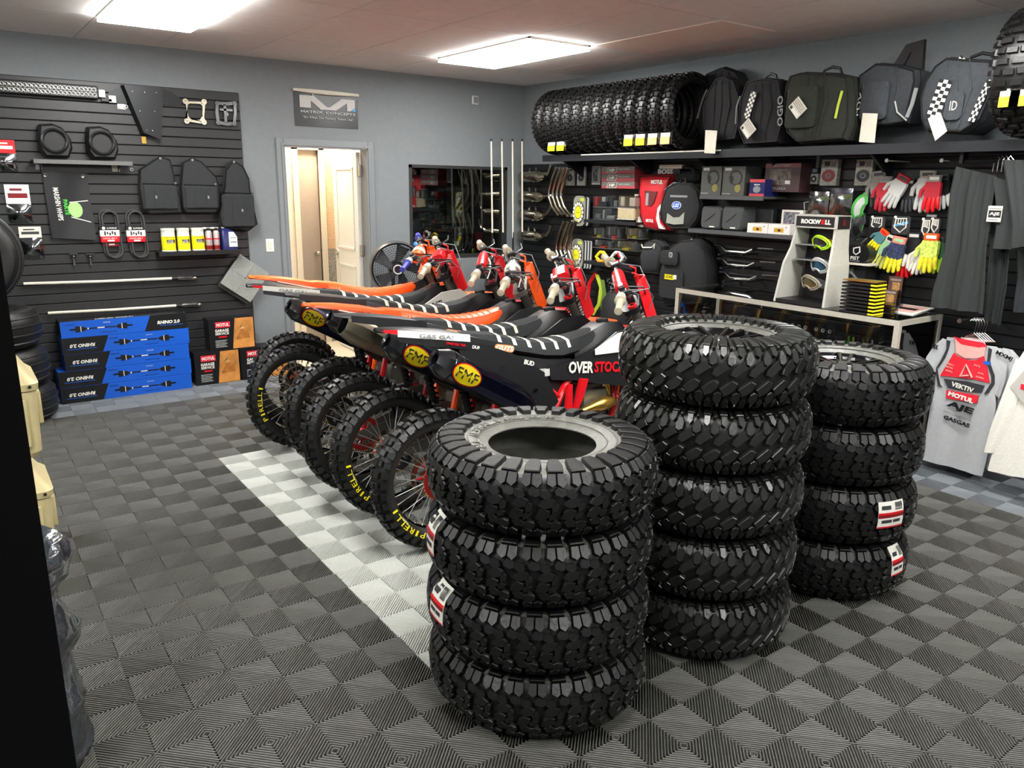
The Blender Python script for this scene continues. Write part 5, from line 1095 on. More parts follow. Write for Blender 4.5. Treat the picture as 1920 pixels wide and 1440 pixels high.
gearbag([(1478,140),(1500,134),(1560,136),(1588,142),(1593,180),(1591,235),(1580,262),(1490,268),(1472,250),(1466,200),(1470,160)],.06,.44,OLV,'olive black bag with a lime strip, third bag on the top shelf',(1478,163,1534,240),[('lime_strip',line(LIM,[(1579,170),(1572,195),(1566,222)],.45,.009)),('hang_tag',diamond(1496,202,.055,.485)),('side_lettering',t)],handle=(1560,136,.08))
CG=hm('grey bag fabric','3b3f43',.8,nz=.15,scale=60,bump=.3,bscale=200)
t=rb_(LGR); u,v=RP(1611,195,.35); t.text('FOX',.14,.03,m=LGR,M=T(u,v,.352)@RZ(radians(80)),bold=.01)
gearbag([(1608,140),(1640,117),(1680,120),(1714,130),(1716,150),(1706,190),(1696,230),(1660,236),(1608,232),(1606,190),(1608,155)],.06,.34,CG,'slumped grey bag with a tall white tag, fourth bag on the top shelf',(1618,155,1668,225),[('hang_tag',swing([(1618,212),(1646,213),(1640,268),(1611,266)],.40)),('side_lettering',t),('piping',line(LGR,[(1678,190),(1682,210),(1700,226)],.35,.005))])
c=rb_(WHT); checker(c,RP(1775,150,.47),RP(1748,222,.47),.075,11,.475); c2=rb_(WHT); checker(c2,RP(1858,150,.45),RP(1822,228,.45),.035,12,.46); c3=rb_(WHT); checker(c3,RP(1800,108,.42),RP(1818,125,.42),.03,4,.43)
t=rb_(BLK); A=area(1774,172,1808,225,.45); t.loft([[(x,y,.445) for x,y in rrect(*A,.03)],[(x,y,.468) for x,y in rrect(*A,.03)]],m=CG); t.text('ID',.04,.05,LGR,M=T((A[0]+A[1])/2,(A[2]+A[3])/2,.47))
gearbag([(1750,122),(1772,106),(1820,110),(1858,112),(1870,135),(1862,170),(1838,225),(1800,250),(1732,246),(1724,225),(1722,185),(1732,150)],.12,.45,CG,'large grey bag with two checkered straps, last bag before the end tire',None,[('checkered_strap',c),('checkered_strap',c2),('checkered_strap',c3),('pocket',t),('hang_tag',swing([(1740,222),(1764,212),(1776,246),(1754,264)],.49)),('piping',line(GRY,[(1718,165),(1710,195),(1700,220)],.46,.012))],handle=(1840,112,.08))
w=rb_(BLK); o=pp([(1672,132),(1702,84),(1736,74),(1732,130)],.25,RP); w.prism(o,.24,.27); w.tube([(*RP(1690,128,.28),.275),(*RP(1706,98,.28),.275)],.004,5); make('plastic_wing','black angular plastic wing standing behind the grey bags','vehicle part',[('wing',w)])
# exhaust silencers
for k,(x0,y0,x1,y1) in enumerate(((962,338,1014,332),(962,371,1014,369),(962,404,1014,405),(964,443,1012,444))):
    d=.10; a=Vector((*RP(x0,y0,d),d)); a.x=max(a.x,-2.06); b=Vector((*RP(x1,y1,d),d)); a.y=b.y+.004; L=(b-a).length; dr_=(b-a).normalized()
    g=rb_(STEEL); g.tube([a,a+dr_*L*.04,a+dr_*L*.1,a+dr_*L*.85,b,b+dr_*.05],[.03,.045,.056,.060,.052,.026],14)
    p=rb_(STEEL); e1=b+dr_*.04; h=[(1020,326),(1028,326),(1032,316),(1034,309)] if k==0 else ([(1024,y1),(1034,y1-1),(1040,y1)] if k==1 else [(1020,y1-3),(1026,y1-4),(1031,y1-12),(1034,y1-22)]); p.tube([e1]+[Vector((*RP(x,y,d),d)) for x,y in h],[.024,.022,.019,.019,.019][:len(h)+1],10)
    r=rb_(CHR)
    for t_ in (.45,.75): c_=a+dr_*L*t_; r.tube([c_+Vector((0,.055,0)),c_+Vector((-.012,.075,0)),c_+Vector((0,.092,0)),c_+Vector((.012,.075,0)),c_+Vector((0,.055,0))],.0035,6)
    make('exhaust_silencer',('topmost','second','third','lowest')[k]+' of the four steel silencers hung in the corner','exhaust',[('can',g),('pipe',p),('hanger_loop',r)],group='exhaust silencers')
for k,(ox,oy) in enumerate(((0,0),(14,100))):
    g=rb_(STEEL); cl=rb_(CHR)
    for j in range(4):
        d=.11+.02*j; X=lambda x,y:Vector((*RP(x+ox+j*7.5,y+oy,d),d)); g.tube([X(1043,317),X(1036,335),X(1030,358),X(1030,370),X(1036,388),X(1046,402),X(1050,404)],[.017,.018,.018,.020,.020,.018,.018],10)
        q=X(1030,365); cl.tube([q+Vector((0,.016,0)),q-Vector((0,.016,0))],.020,10); cl.tube([X(1043,317),X(1044,314)],.019,10)
    make('header_pipes',('upper','lower')[k]+' bundle of curved bronze-tinted header pipes right of the silencers','exhaust',[('pipes',g),('clamps',cl)],group='header pipe bundles')
# cards and packs at the top left
for k,x in enumerate((1061,1082)):
    carton('part_card','%s pale card with a small dark disc beside the header pipes'%('left','right')[k],'packaged part',(x,313,x+15,348),.03,.05,hm('card grey','a9aba4',.6),[('o',.5,.42,.40,.24,GRY),('o',.5,.42,.3,.17,BLK),('o',.5,.42,.12,.07,GRY),(.2,.8,.8,.9,DGR)],group='disc cards')
carton('plug_box','narrow grey box with big dark N lettering','box',(1110,311,1126,346),.03,.10,GRY,[('t','NGK',.42,.5,.55,.7,BLK),(.0,.0,1,.06,LGR)])
for k in range(3):
    y=312+14*k; carton('red_grey_carton',('top','middle','bottom')[k]+' red and grey oblong carton of three with a slanted badge','box',(1128,y,1190,y+13.4),.03,.17,hm('faded red','a8323a',.5),[('p',[(0,.3),(1,.38),(1,1),(0,.95)],hm('taupe grey','6d6a63',.5)),('p',[(.16,.05),(.45,.05),(.5,.85),(.21,.85)],LGR),('p',[(.18,.1),(.44,.1),(.48,.8),(.22,.8)],hm('taupe grey','6d6a63',.5)),('t','HP',.33,.45,.16,.4,WHT),('t','HOT START',.7,.6,.32,.16,LGR)],group='red cartons')
# clutch plate packs
def clutch(cx,cy,label,n):
    d=.10; u,v=RP(cx,cy,d); w=.085; b=rb_(hm('card olive grey','8e8f84',.6)); b.prism(rrect(u-w*.95,u+w*1.1,v-w*1.7,v+w*1.75,.06),d-.01,d); g=rb_(BLK)
    g.lathe([(w*1.0,d),(w*1.0,d+.006),(.001,d+.006)],32,m=BLK,M=T(u,v-.01,0)@S(1,1.25,1))
    for k in range(14): g.box(w*.62,w*.93,-w*.13,w*.13,d+.006,d+.008,m=WHT,M=T(u,v-.01,0)@S(1,1.25,1)@RZ(k*2*pi/14))
    g.lathe([(w*.55,d+.0075),(.001,d+.0075)],24,m=YEL,M=T(u,v-.01,0)@S(1,1.25,1)); g.lathe([(w*.3,d+.0085),(w*.25,d+.0085)],20,m=LIM,M=T(u,v-.01,0)@S(1,1.25,1))
    g.text('HINSON',w*.6,w*.2,LIM,M=T(u,v-.01,d+.009)); g.box(u+w*.2,u+w*.9,v+w*1.15,v+w*1.5,d,d+.001,m=LIM)
    st=rb_(hm('card grey','a9aba4',.6))
    for k in range(n): st.prism(rrect(u+.03+.014*k,u+w*1.1+.016*k+.01,v-w*1.6,v+w*1.6,.02),d-.022-.004*k,d-.014-.004*k,m=(LGR if k%2 else DGR))
    make('clutch_pack',label,'packaged part',[('card',b),('plates',g),('more_cards',st)],group='clutch packs')
clutch(1085,396,'upper clutch pack with a yellow centre and white ring of segments',3); clutch(1081,476,'lower clutch pack with a yellow centre, more cards stacked behind it',6)
# small shelves
def shelf(x0,y0,x1,d,label,th=.018,m=SHF,lip=0):
    u0=RP(x0,y0,d)[0]; u1=RP(x1,y0,d)[0]; v=RP((x0+x1)/2,y0,d)[1]; b=rb_(m); b.box(u0,u1,v-th,v,.02,d); b.box(u0,u1,v-th-.012,v-th,d-.01,d); make('wall_shelf',label,'shelf',[('board',b)]); return u0,u1,v
s=shelf(1094,414,1192,.24,'upper small black shelf between the clutch packs and red backpack'); S1=s
def onshelf(Sv,xa,xb,d0,d1,h): u0,u1=RP(xa,Sv[3] if len(Sv)>3 else 400,d1)[0],RP(xb,400,d1)[0]; return (u0,u1,Sv[2]+.001,Sv[2]+h)
def clearbox(px,d0,d1,label,inner):
    A=area(*px,d1); q=rb_(ACR); q.box(*A,d0,d1); g=rb_(GRY); L,H=A[1]-A[0],A[3]-A[2]
    for (a,b,c,e_,m) in inner: g.box(A[0]+a*L,A[0]+c*L,A[2]+b*H,A[2]+e_*H,d0+.02,d1-.012,m=m,b=.004)
    g.box(A[0],A[1],A[2],A[2]+.003,d0,d1,m=LGR); make('clear_case',label,'case',[('case',q),('contents',g)])
clearbox((1112,367,1138,389),.08,.22,'clear case with a red-edged card, left end of the upper small shelf',[(.05,.1,.25,.9,RED),(.3,.1,.95,.5,BLK),(.55,.5,.8,.9,LGR)])
clearbox((1140,366,1157,390),.08,.22,'clear case of dark parts next to the red-edged one',[(.1,.1,.4,.8,DGR),(.5,.1,.9,.6,GRY)])
clearbox((1160,367,1190,389),.08,.22,'clear case holding pale curved parts near the red backpack',[(.05,.1,.3,.9,CRM),(.35,.05,.55,.95,DGR),(.6,.1,.95,.85,CRM)])
clearbox((1112,391,1152,412),.08,.20,'lower clear case of grey brackets on the upper small shelf',[(.05,.1,.3,.5,GRY),(.4,.1,.5,.9,LGR),(.6,.1,.95,.4,LGR)])
carton('gold_box','tan meshed box at the right end of the upper small shelf','box',(1157,390,1190,412),.08,.21,hm('tan mesh','a89b78',.6,nz=.3,scale=120),[(.0,.0,1,.06,LGR),(.0,.94,1,1,CRM)],b=.01)
for k,(x0,y0,x1,y1,lab) in enumerate(((1110,426,1134,446,'leftmost clear tray of small parts above the yellow clamp'),(1136,424,1164,449,'middle clear tray of small parts over the red and white clamp'),(1176,428,1202,448,'clear tray of small parts below the red backpack'),(1110,450,1150,466,'lower clear tray holding a yellow piece'),(1152,452,1194,470,'lower clear tray at the right holding an orange piece'))):
    clearbox((x0,y0,x1,y1),.05,.16,lab,[(.3,.02,.6,.25,YEL if k%2==0 else ORG),(.1,.3,.2,.9,LGR),(.7,.1,.85,.8,GRY)])
s=shelf(1094,494,1186,.24,'lower small black shelf holding two coloured clamps')
def ringclamp(cx,cy,label,m1,m2):
    d=.18; u,v=RP(cx,cy,d); g=rb_(m1); n=10
    pts=[(u+.062*cos(2*pi*k/n)*(1.15 if k in (0,5) else 1),v+.048*sin(2*pi*k/n),d+.01*(k%2)) for k in range(n)]; g.tube(pts+[pts[0]],.015,8); h=rb_(m2); h.tube([(u-.05,v-.02,d+.02),(u-.01,v-.038,d+.03),(u+.05,v-.03,d+.02)],.014,8); h.tube([(u-.01,v+.05,d),(u+.03,v+.035,d+.02),(u+.05,v+.005,d+.02)],.010,8)
    make('tie_clamp',label,'clamp',[('ring',g),('strap',h)],group='coloured clamps')
ringclamp(1129,482,'yellow strap clamp on the lower small shelf',YEL,hm('amber','e8a030',.4)); ringclamp(1158,483,'red and white strap clamp on the lower small shelf',WHT,RED)
# backpacks
def pack(pts,d0,d1,m,label,extras,ang=45,scz=(.9,1,1,.9,.6)):
    o=pp(pts,d1,RP); n=len(o); cu=sum(p[0] for p in o)/n; cv=sum(p[1] for p in o)/n; b=rb_(m); sc=lambda k,d:[(cu+(x-cu)*k,cv+(y-cv)*k,d) for x,y in o]
    D_=d1-d0; b.loft([sc(.85,d0),sc(1,d0+D_*.2),sc(1,d0+D_*.6),sc(.93,d0+D_*.85),sc(.7,d1),sc(.05,d1+.005)]); pg=rb_(MBLK); r_=sc(.94,d0+D_*.85); pg.tube(r_+[r_[0]],.006,6); r_=sc(1.0,d0+D_*.45); pg.tube(r_+[r_[0]],.005,6); st=rb_(BLK); vt_=max(p_[1] for p_ in o); st.tube([(cu-.03,vt_-.02,d0+.04),(cu-.02,vt_+.035,d0+.05),(cu+.02,vt_+.035,d0+.05),(cu+.03,vt_-.02,d0+.04)],.008,6); return make('backpack',label,'backpack',[('body',b),('seam',pg),('top_handle',st)]+extras,ang=ang)
e=rb_(hm('dark red mesh','5a1418',.7)); e.prism(pp([(1208,357),(1232,359),(1226,380),(1220,387),(1213,385)],.17,RP),.164,.172); e.box(*area(1211,362,1216,385,.174)[0:4],.172,.176,m=GRY)
t=rb_(WHT); A=area(1211,337,1233,345,.23); t.text('MOTUL',A[1]-A[0],A[3]-A[2],WHT,M=T((A[0]+A[1])/2,(A[2]+A[3])/2,.167),bold=.03); A=area(1202,411,1216,417,.23); t.text('MOTUL',A[1]-A[0],A[3]-A[2],WHT,M=T((A[0]+A[1])/2,(A[2]+A[3])/2,.170),bold=.03)
sd=rb_(WHT)
for pl_ in ([(1191,364),(1195,380),(1197,405),(1203,426),(1196,424),(1190,400)],[(1242,380),(1236,400),(1238,418),(1246,430),(1236,428),(1231,410),(1234,390)]): sd.prism(pp(pl_,.16,RP),.06,.166)
pack([(1196,328),(1228,326),(1256,328),(1248,352),(1240,385),(1238,412),(1248,432),(1226,434),(1204,428),(1194,400),(1194,360)],.03,.16,hm('backpack red','c01822',.55,bump=.2,bscale=80),'red backpack with white sides hanging beside the clear cases',[('mesh_window',e),('lettering',t),('side_panels',sd)])
t=rb_(hm('badge light blue','8ab4e0',.4)); u,v=RP(1268,385,.235); t.disc(.052,.228,.234,24,m=WHT,M=T(u,v,0)@S(1,.62,1)); t.disc(.046,.234,.236,24,m=BLU,M=T(u,v,0)@S(1,.62,1)); t.text('LS2',.06,.03,WHT,M=T(u,v,.237),shear=.3,bold=.03)
g=rb_(GRY); g.prism(pp([(1251,400),(1262,408),(1274,407),(1283,398),(1281,420),(1264,421),(1249,418)],.235,RP),.20,.236,m=hm('pale grey panel','8f9388',.6)); g.box(*area(1256,366,1288,370,.235),.20,.232,m=GRY)
p_=line(GRY,[(1246,356),(1262,343),(1285,343),(1302,355),(1308,378),(1308,400)],.20,.005)
pack([(1248,350),(1268,341),(1292,344),(1306,358),(1312,385),(1306,412),(1292,430),(1256,430),(1240,415),(1236,385)],.165,.228,CLOTH,'black backpack with a pale blue oval badge',[('badge',t),('grey_panel',g),('piping',p_)])
b=rb_(CRM); b.box(*area(1236,309,1278,316,.12),.03,.12); b.box(*area(1234,317,1275,326,.11),.03,.11,m=BLK); A=area(1234,317,1262,326,.11); b.text('BOSS',A[1]-A[0],A[3]-A[2],LGR,M=T((A[0]+A[1])/2,(A[2]+A[3])/2,.111),bold=.03); make('flat_boxes','pale and black flat boxes showing above the red backpack','box',[('boxes',b)])
g=rb_(CLOTH); g.tube([(*RP(x,y,.1),.1) for x,y in ((1268,330),(1274,316),(1288,312),(1300,318),(1304,332))],.012,8); g.box(*area(1262,322,1308,342,.10),.03,.1,b=.02); make('bag_top','top of a dark bag with a rounded handle above the oval-badged backpack','bag',[('top',g)])
pp1=line(WHT,[(1203,458),(1205,464),(1222,464),(1228,457),(1226,466)],.20,.006)
pack([(1204,456),(1214,450),(1228,453),(1238,462),(1236,492),(1232,515),(1198,512),(1196,480)],.03,.19,CLOTHG,'small black pack with a white trimmed mouth behind the handlebars',[('trim',pp1)])
pk=rb_(CLOTH); pk.loft([[(x,y,.20) for x,y in rrect(*area(1240,470,1272,497,.24),.03)],[(x,y,.25) for x,y in rrect(*area(1240,470,1272,497,.24),.03)],[(x,y,.256) for x,y in rrect(*area(1243,473,1269,494,.24),.02)]]); pk.loft([[(x,y,.20) for x,y in rrect(*area(1236,506,1280,560,.24),.03)],[(x,y,.24) for x,y in rrect(*area(1236,506,1280,560,.24),.03)]])
t=rb_(YEL); t.box(*area(1245,515,1262,524,.25),.24,.246,m=YEL); t.box(*area(1262,516,1267,524,.25),.24,.246,m=WHT); A=area(1246,516,1261,522,.25); t.text('USWE',A[1]-A[0],A[3]-A[2],BLK,M=T((A[0]+A[1])/2,(A[2]+A[3])/2,.247)); u,v=RP(1257,478,.26); t.prism(rrect(u-.018,u+.018,v-.02,v+.02,.008),.256,.259,LGR); t.prism(rrect(u-.012,u+.012,v-.014,v+.014,.005),.259,.261,BLK); t.box(u-.002,u+.002,v-.008,v+.008,.261,.262,LGR)
zp=line(LGR,[(1297,500),(1298,510)],.22,.005); zz=line(GRY,[(1296,448),(1308,462),(1316,478)],.18,.007); fr_=line(BLK,[(1236,480),(1232,510),(1233,560)],.22,.006)
pack([(1250,462),(1270,450),(1298,447),(1316,466),(1322,500),(1322,545),(1314,572),(1240,576),(1231,550),(1233,500)],.03,.225,CLOTH,'large black backpack with a small yellow label at the left of the counter',[('pockets',pk),('label_print',t),('zip_pull',zp),('piping',zz)])
# shelves with headsets, cases and boxes
s=shelf(1312,367,1431,.30,'upper shelf with two headset boxes, left of the small pictures',m=hm('shelf mid grey','55585a',.4,metal=.3))
sA=s
for k,(x0,x1) in enumerate(((1315,1352),(1355,1396))):
    HB=hm('headset box grey','4a4c48',.5); A=(RP(x0,340,.28)[0],RP(x1,340,.28)[0],s[2]+.001,RP((x0+x1)/2,312,.28)[1]); q=rb_(HB); q.box(*A,.08,.28); g=rb_(WHT); deco(g,A,.28,[(.08,.86,.38,.95,LGR),(.0,.04,.4,.08,GRY),('o',.6,.62,.30,.26,BLK),('o',.6,.60,.24,.21,HB),('o',.72,.25,.14,.14,hm('olive pad','7f7c3c',.5)),('o',.42,.55,.08,.14,BLK)])
    make('headset_box','%s of two grey boxes printed with a black headset'%('left','right')[k],'box',[('body',q),('print',g)],group='headset boxes',ang=0)
A=(RP(1404,350,.30)[0],RP(1432,350,.30)[0],s[2]+.001,RP(1418,336,.30)[1]); q=rb_(NAVY); q.box(*A,.12,.29); g=rb_(RED); deco(g,A,.29,[(0,0,1,.15,hm('box red','c03a40',.5)),(0,.82,1,1,hm('box red','c03a40',.5)),('t','SENA',.5,.68,.4,.08,WHT),('o',.5,.4,.25,.2,GRY)]); make('red_blue_box','small blue box with red top and bottom bands on the headset shelf','box',[('body',q),('print',g)],ang=0)
carton('photo_carton','dark reddish carton with small motorbike pictures beside the headset shelf','box',(1434,306,1500,360),.03,.20,hm('dark maroon print','3a2226',.5),[(0,.85,1,1,hm('faded maroon','6a2a2e',.5)),(.15,.25,.75,.8,hm('picture mix','5b5248',.5,nz=.8,scale=30)),(.6,.28,.74,.40,LGR),(.05,.05,.18,.18,GRY),('t','YUASA',.45,.12,.4,.1,GRY),('t','BATTERY',.5,.92,.5,.08,GRY)])
carton('lamp_card','small card with two round lamps between the picture carton and the red disc','packaged part',(1507,326,1533,345),.03,.07,hm('card grey','a9aba4',.6),[('o',.3,.5,.2,.32,BLK),('o',.72,.5,.2,.32,BLK),('o',.3,.5,.1,.16,LGR),('o',.72,.5,.1,.16,LGR)])
carton('lamp_card','tiny pale label card just above the two-lamp card','packaged part',(1511,315,1534,325),.03,.06,DGR,[(.1,.2,.45,.8,LGR),(.55,.2,.9,.8,GRY)])
for k,(x,c_,lab) in enumerate(((1539,DRED,'pale pack with a dark red disc above the clear pouches'),(1604,BLK,'pale pack with a black disc left of the upper gloves'))):
    carton('disc_pack',lab,'packaged part',(x,299,x+31,348),.03,.07,hm('pack pale grey','a8a79c',.6,nz=.3,scale=60),[('o',.48,.38,.40,.24,c_),('o',.48,.38,.18,.10,GRY),('o',.48,.38,.1,.06,c_),(.2,.75,.5,.92,DGR),(.6,.72,.85,.9,GRY)],group='disc packs')
u0,v0=RP(1534,290,.05); g=rb_(GRY); g.box(u0-.01,u0+.012,RP(1534,322,.05)[1],v0,.02,.05); make('shelf_bracket','short pale bracket strip under the top shelf','bracket',[('strip',g)])
s=shelf(1290,435,1489,.30,'long shelf with two grey cases and two white boxes',m=hm('shelf mid grey','55585a',.4,metal=.3))
for k,(x0,x1) in enumerate(((1313,1351),(1352,1391))):
    A=(RP(x0,410,.26)[0],RP(x1,410,.26)[0],s[2]+.001,RP((x0+x1)/2,387,.26)[1]); q=rb_(hm('case grey shell','3f4243',.5)); q.loft([[(x,y,.06) for x,y in rrect(*A,.03)],[(x,y,.24) for x,y in rrect(*A,.03)],[(x,y,.26) for x,y in rrect(A[0]+.012,A[1]-.012,A[2]+.012,A[3]-.012,.03)]]); g=rb_(GRY); L,H=A[1]-A[0],A[3]-A[2]
    for j in range(3): g.tube([(A[0]+L*(.25+.08*j),A[2]+H*(.35+.05*j),.262),(A[0]+L*(.6+.06*j),A[2]+H*(.62+.05*j),.262)],.003,5,m=hm('case groove','2a2c2d',.6))
    g.box(A[0]+L*.48,A[0]+L*.72,A[2]+H*.10,A[2]+H*.15,.26,.2615,m=WHT); make('hard_case','%s of two dark grey rounded cases with slanted grooves'%('left','right')[k],'case',[('shell',q),('grooves',g)],group='grey hard cases')
for k,(x0,x1) in enumerate(((1401,1439),(1440,1481))):
    A=(RP(x0,430,.29)[0],RP(x1,430,.29)[0],s[2]+.001,RP((x0+x1)/2,(419,421)[k],.29)[1]); q=rb_(hm('box white','e2ddd6',.5)); q.box(*A,.12,.29); g=rb_(YEL); deco(g,A,.29,[(.28,.2,.72,.62,hm('mustard','c89a28',.5)),('o',.52,.4,.07,.12,BLK),(.8,.68,.86,.76,BLU),(.4,.7,.75,.73,LGR)]); make('white_box','%s small white box with a mustard picture'%('left','right')[k],'box',[('body',q),('print',g)],group='white boxes',ang=0)
A=(RP(1453,400,.2)[0],RP(1492,400,.2)[0],s[2]+.001,RP(1470,394,.2)[1]); q=rb_(WHT); q.box(*A,.05,.115); g=rb_(GRY); deco(g,A,.115,[(.1,.3,.85,.92,hm('grey mottled picture','6f6f78',.5,nz=.9,scale=60)),(.12,.32,.4,.42,hm('faded red','a8323a',.5))]); make('picture_box','white bordered box with a mottled grey picture behind the white boxes','box',[('body',q),('print',g)],ang=0)
A=(RP(1406,405,.1)[0],RP(1448,405,.1)[0],s[2]+.001,RP(1425,390,.1)[1]); q=rb_(hm('very dark case','17181a',.6)); q.box(*A,.03,.1,b=.01); make('hard_case','nearly black case behind the white boxes','case',[('shell',q)])
for k,y in enumerate((463,488,513)):
    d=.22; o=k*4; q=rb_(CHR); X=lambda x,yy,dd=d:Vector((*RP(x,yy,dd),dd)); q.tube([X(1342+o,y-3,.12),X(1352+o,y-2,.14),X(1362+o,y+8),X(1374+o,y+9),X(1398+o,y+11),X(1410+o,y+6),X(1420+o,y+2,.16),X(1450+o,y+4,.10)],.011,8); g=rb_(DGR); g.tube([X(1360+o,y-1,.17),X(1384+o,y+2,.17),X(1414+o,y+5,.17)],.006,6); h=[]
    for x in (1366,1408): c0=X(x+o,y+12,.1); h.append(rb_(SHF)); h[-1].box(c0.x-.01,c0.x+.01,c0.y-.012,c0.y,.02,.22)
    make('spare_handlebar','%s of the three bare bent handlebars under the long shelf'%('upper','middle','lower')[k],'handlebar',[('bar',q),('crossbar',g)]+[('rack_arm',q_) for q_ in h],group='bare handlebars')
# clear pouches
for k,(x0,y0,x1,y1) in enumerate(((1516,359,1553,402),(1556,353,1597,404))):
    A=area(x0,y0,x1,y1,.12); q=rb_(FILM); q.grid(lambda a,b:(A[0]+(A[1]-A[0])*a,A[2]+(A[3]-A[2])*b,.12+.02*sin(pi*a)*sin(pi*b)),6,6,thick=.001); g=rb_(GRY); deco(g,A,.10,[(.05,.05,.95,.8,hm('pouch grey green','66695c',.6,nz=.4,scale=40)),(.1,.82,.9,.95,DGR if k==0 else BLU),('t','MOTION' if k==0 else 'PRO TAPER',.5,.88,.7,.07,CRM),(.4,.6,.9,.78,LIM),('t','XT',.5,.4,.4,.2,GRY)]); h=rb_(LGR); h.tube([(A[0]-.04,A[2]+.03,.1),(A[0]-.05,A[3]-.08,.1),(A[0],A[3]-.07,.1)],.003,5)
    make('clear_pouch','%s clear pouch with greenish card over the goggle display'%('left','right')[k],'packaged part',[('film',q),('card',g),('hook',h)],group='clear pouches')
# gloves
def glove(u,v,d,s,ang,mp,mf,mc,mb=None):
    M=FR@T(u,v,d)@RZ(ang)@S(s,s,s); h=MB(M=M,m=mp); h.loft([[(x,y,-.012) for x,y in rrect(-.042,.042,-.045,.045,.018)],[(x,y,.012) for x,y in rrect(-.042,.042,-.045,.045,.018)]]); h.tube([(-.035,.02,0),(-.062,-.01,.003),(-.066,-.045,.005)],[.013,.012,.009],8)
    f=MB(M=M,m=mf)
    for k,(x,l,a) in enumerate(((-.031,.062,-.14),(-.010,.074,-.04),(.011,.070,.05),(.031,.055,.16))): f.tube([(x,-.035,0),(x+a*l*.5,-.045-l*.5,.006),(x+a*l,-.045-l,.002),(x+a*l,-.052-l,.0)],[.0115,.0112,.0095,.004],8)
    c=MB(M=M,m=mc); c.loft([[(x,.04,z) for x,z in rrect(-.036,.036,-.014,.014,.012,3)],[(x,.075,z) for x,z in rrect(-.040,.040,-.014,.014,.012,3)]]); c.box(-.02,.03,.05,.066,.012,.017,m=mb or BLK)
    return h,f,c
def gloveat(px,py,d,s,ang,mp,mf,mc,label,group,mb=None):
    u,v=RP(px,py,d); h,f,c=glove(u,v,d,s,ang,mp,mf,mc,mb); make('glove',label,'glove',[('palm',h),('fingers',f),('cuff',c)],group=group)
TAU=hm('glove warm grey','8f8c84',.7); GR2='upper row of gloves'; MG='middle gloves'
CRD=hm('glove crimson','b0182a',.6)
gloveat(1648,348,.10,1.25,.12,TAU,DGR,TAU,'grey glove with the dark fingers, leftmost of the upper row',GR2)
gloveat(1659,356,.13,1.15,.0,CRD,CRD,TAU,'crimson glove with grey cuff overlapping the leftmost grey glove',GR2,GRY)
gloveat(1684,352,.14,1.15,-.45,LGR,LGR,CRD,'tilted pale grey glove with a red cuff',GR2)
gloveat(1704,360,.10,1.05,.1,BLK,DGR,BLK,'black glove with pale finger tips between the tilted and the red ones',GR2,LGR)
gloveat(1737,350,.11,1.3,.0,LGR,LGR,hm('glove putty','a5a195',.7),'pale putty glove behind the red-fingered one at the right',GR2)
gloveat(1750,355,.15,1.15,.0,CRD,RED,TAU,'red glove with white finger edges, right of the upper row',GR2,WHT)
gloveat(1767,352,.09,1.1,.1,BLK,LGR,DGR,'dark glove with grey fingers at the right end of the upper row',GR2)
CDK=hm('glove card dark','2a2b2c',.6)
def fistcard(x0,y0,x1,y1,label,cm,two=False):
    A=area(x0,y0,x1,y1,.12); q=rb_(CDK); q.prism(rrect(*A,.02),.10,.105); g=rb_(WHT); L,H=A[1]-A[0],A[3]-A[2]
    fx=lambda a:A[0]+L*a; fy=lambda b:A[2]+H*b
    sh=[(.2,.85),(.78,.88),(.8,.4),(.5,.12),(.16,.38)]; g.tube([(fx(a),fy(b),.107) for a,b in sh]+[(fx(.2),fy(.85),.107)],.0045,6)
    for a in (.34,.48,.62): g.tube([(fx(a),fy(.86),.107),(fx(a-.02),fy(.55),.107)],.003,5)
    g.tube([(fx(.3),fy(.6),.107),(fx(.7),fy(.52),.107)],.003,5)
    if cm: g.prism([(fx(.1),fy(.4)),(fx(.9),fy(.6)),(fx(.85),fy(.75)),(fx(.05),fy(.5))],.105,.1062,m=cm)
    g.disc(.009,.105,.108,10,M=T(fx(.15),fy(.93),0)); make('glove_card',label,'card',[('card',q),('emblem',g)],group='fist emblem cards',ang=0)
fistcard(1628,405,1657,434,'dark card with a white fist emblem, left of the three',None); fistcard(1670,405,1704,440,'dark card with a fist emblem over a blue slash',hm('slash blue','4aa0c8',.5)); fistcard(1724,408,1744,448,'tall dark card with a fist emblem, right of the three',None); fistcard(1742,408,1760,440,'narrow dark fist card overlapping the tall one',None)
gloveat(1641,455,.12,1.35,.0,BLK,DGR,BLK,'black glove pair hanging under the left fist card',MG)
gloveat(1650,446,.15,.8,-.6,hm('glove teal','4c7c80',.6),YEL,ORG,'small yellow-blue glove edge beside the black pair',MG,RED)
gloveat(1664,466,.13,1.15,-.35,hm('glove mint','9ccc9a',.6),hm('glove pale yellow','d8dc70',.6),WHT,'pale glove with cream fingers left of the bright yellow one',MG)
gloveat(1681,470,.17,1.2,-.15,hm('glove navy splash','2a3454',.6,nz=.8,scale=60),hm('glove fluoro yellow','f2e030',.5,nz=.25,scale=40),hm('glove salmon','e08878',.6),'bright yellow-fingered glove with salmon cuff in the middle row',MG,hm('glove mint','9ccc9a',.6))
gloveat(1697,480,.10,1.2,.1,CRD,RED,DRED,'red glove hanging lowest behind the bright yellow one',MG)
gloveat(1712,462,.12,1.2,.0,BLK,WHT,BLK,'black glove with white fingers right of the bright yellow one',MG,LGR)
gloveat(1726,480,.13,1.0,-.2,WHT,WHT,BLK,'white fingered glove low beside the orange and yellow one',MG)
gloveat(1744,466,.17,1.25,.0,hm('glove lime splash','c8dc60',.5,nz=.4,scale=50),hm('glove fluoro yellow','f2e030',.5),ORG,'orange and yellow glove at the right of the middle row',MG,WHT)
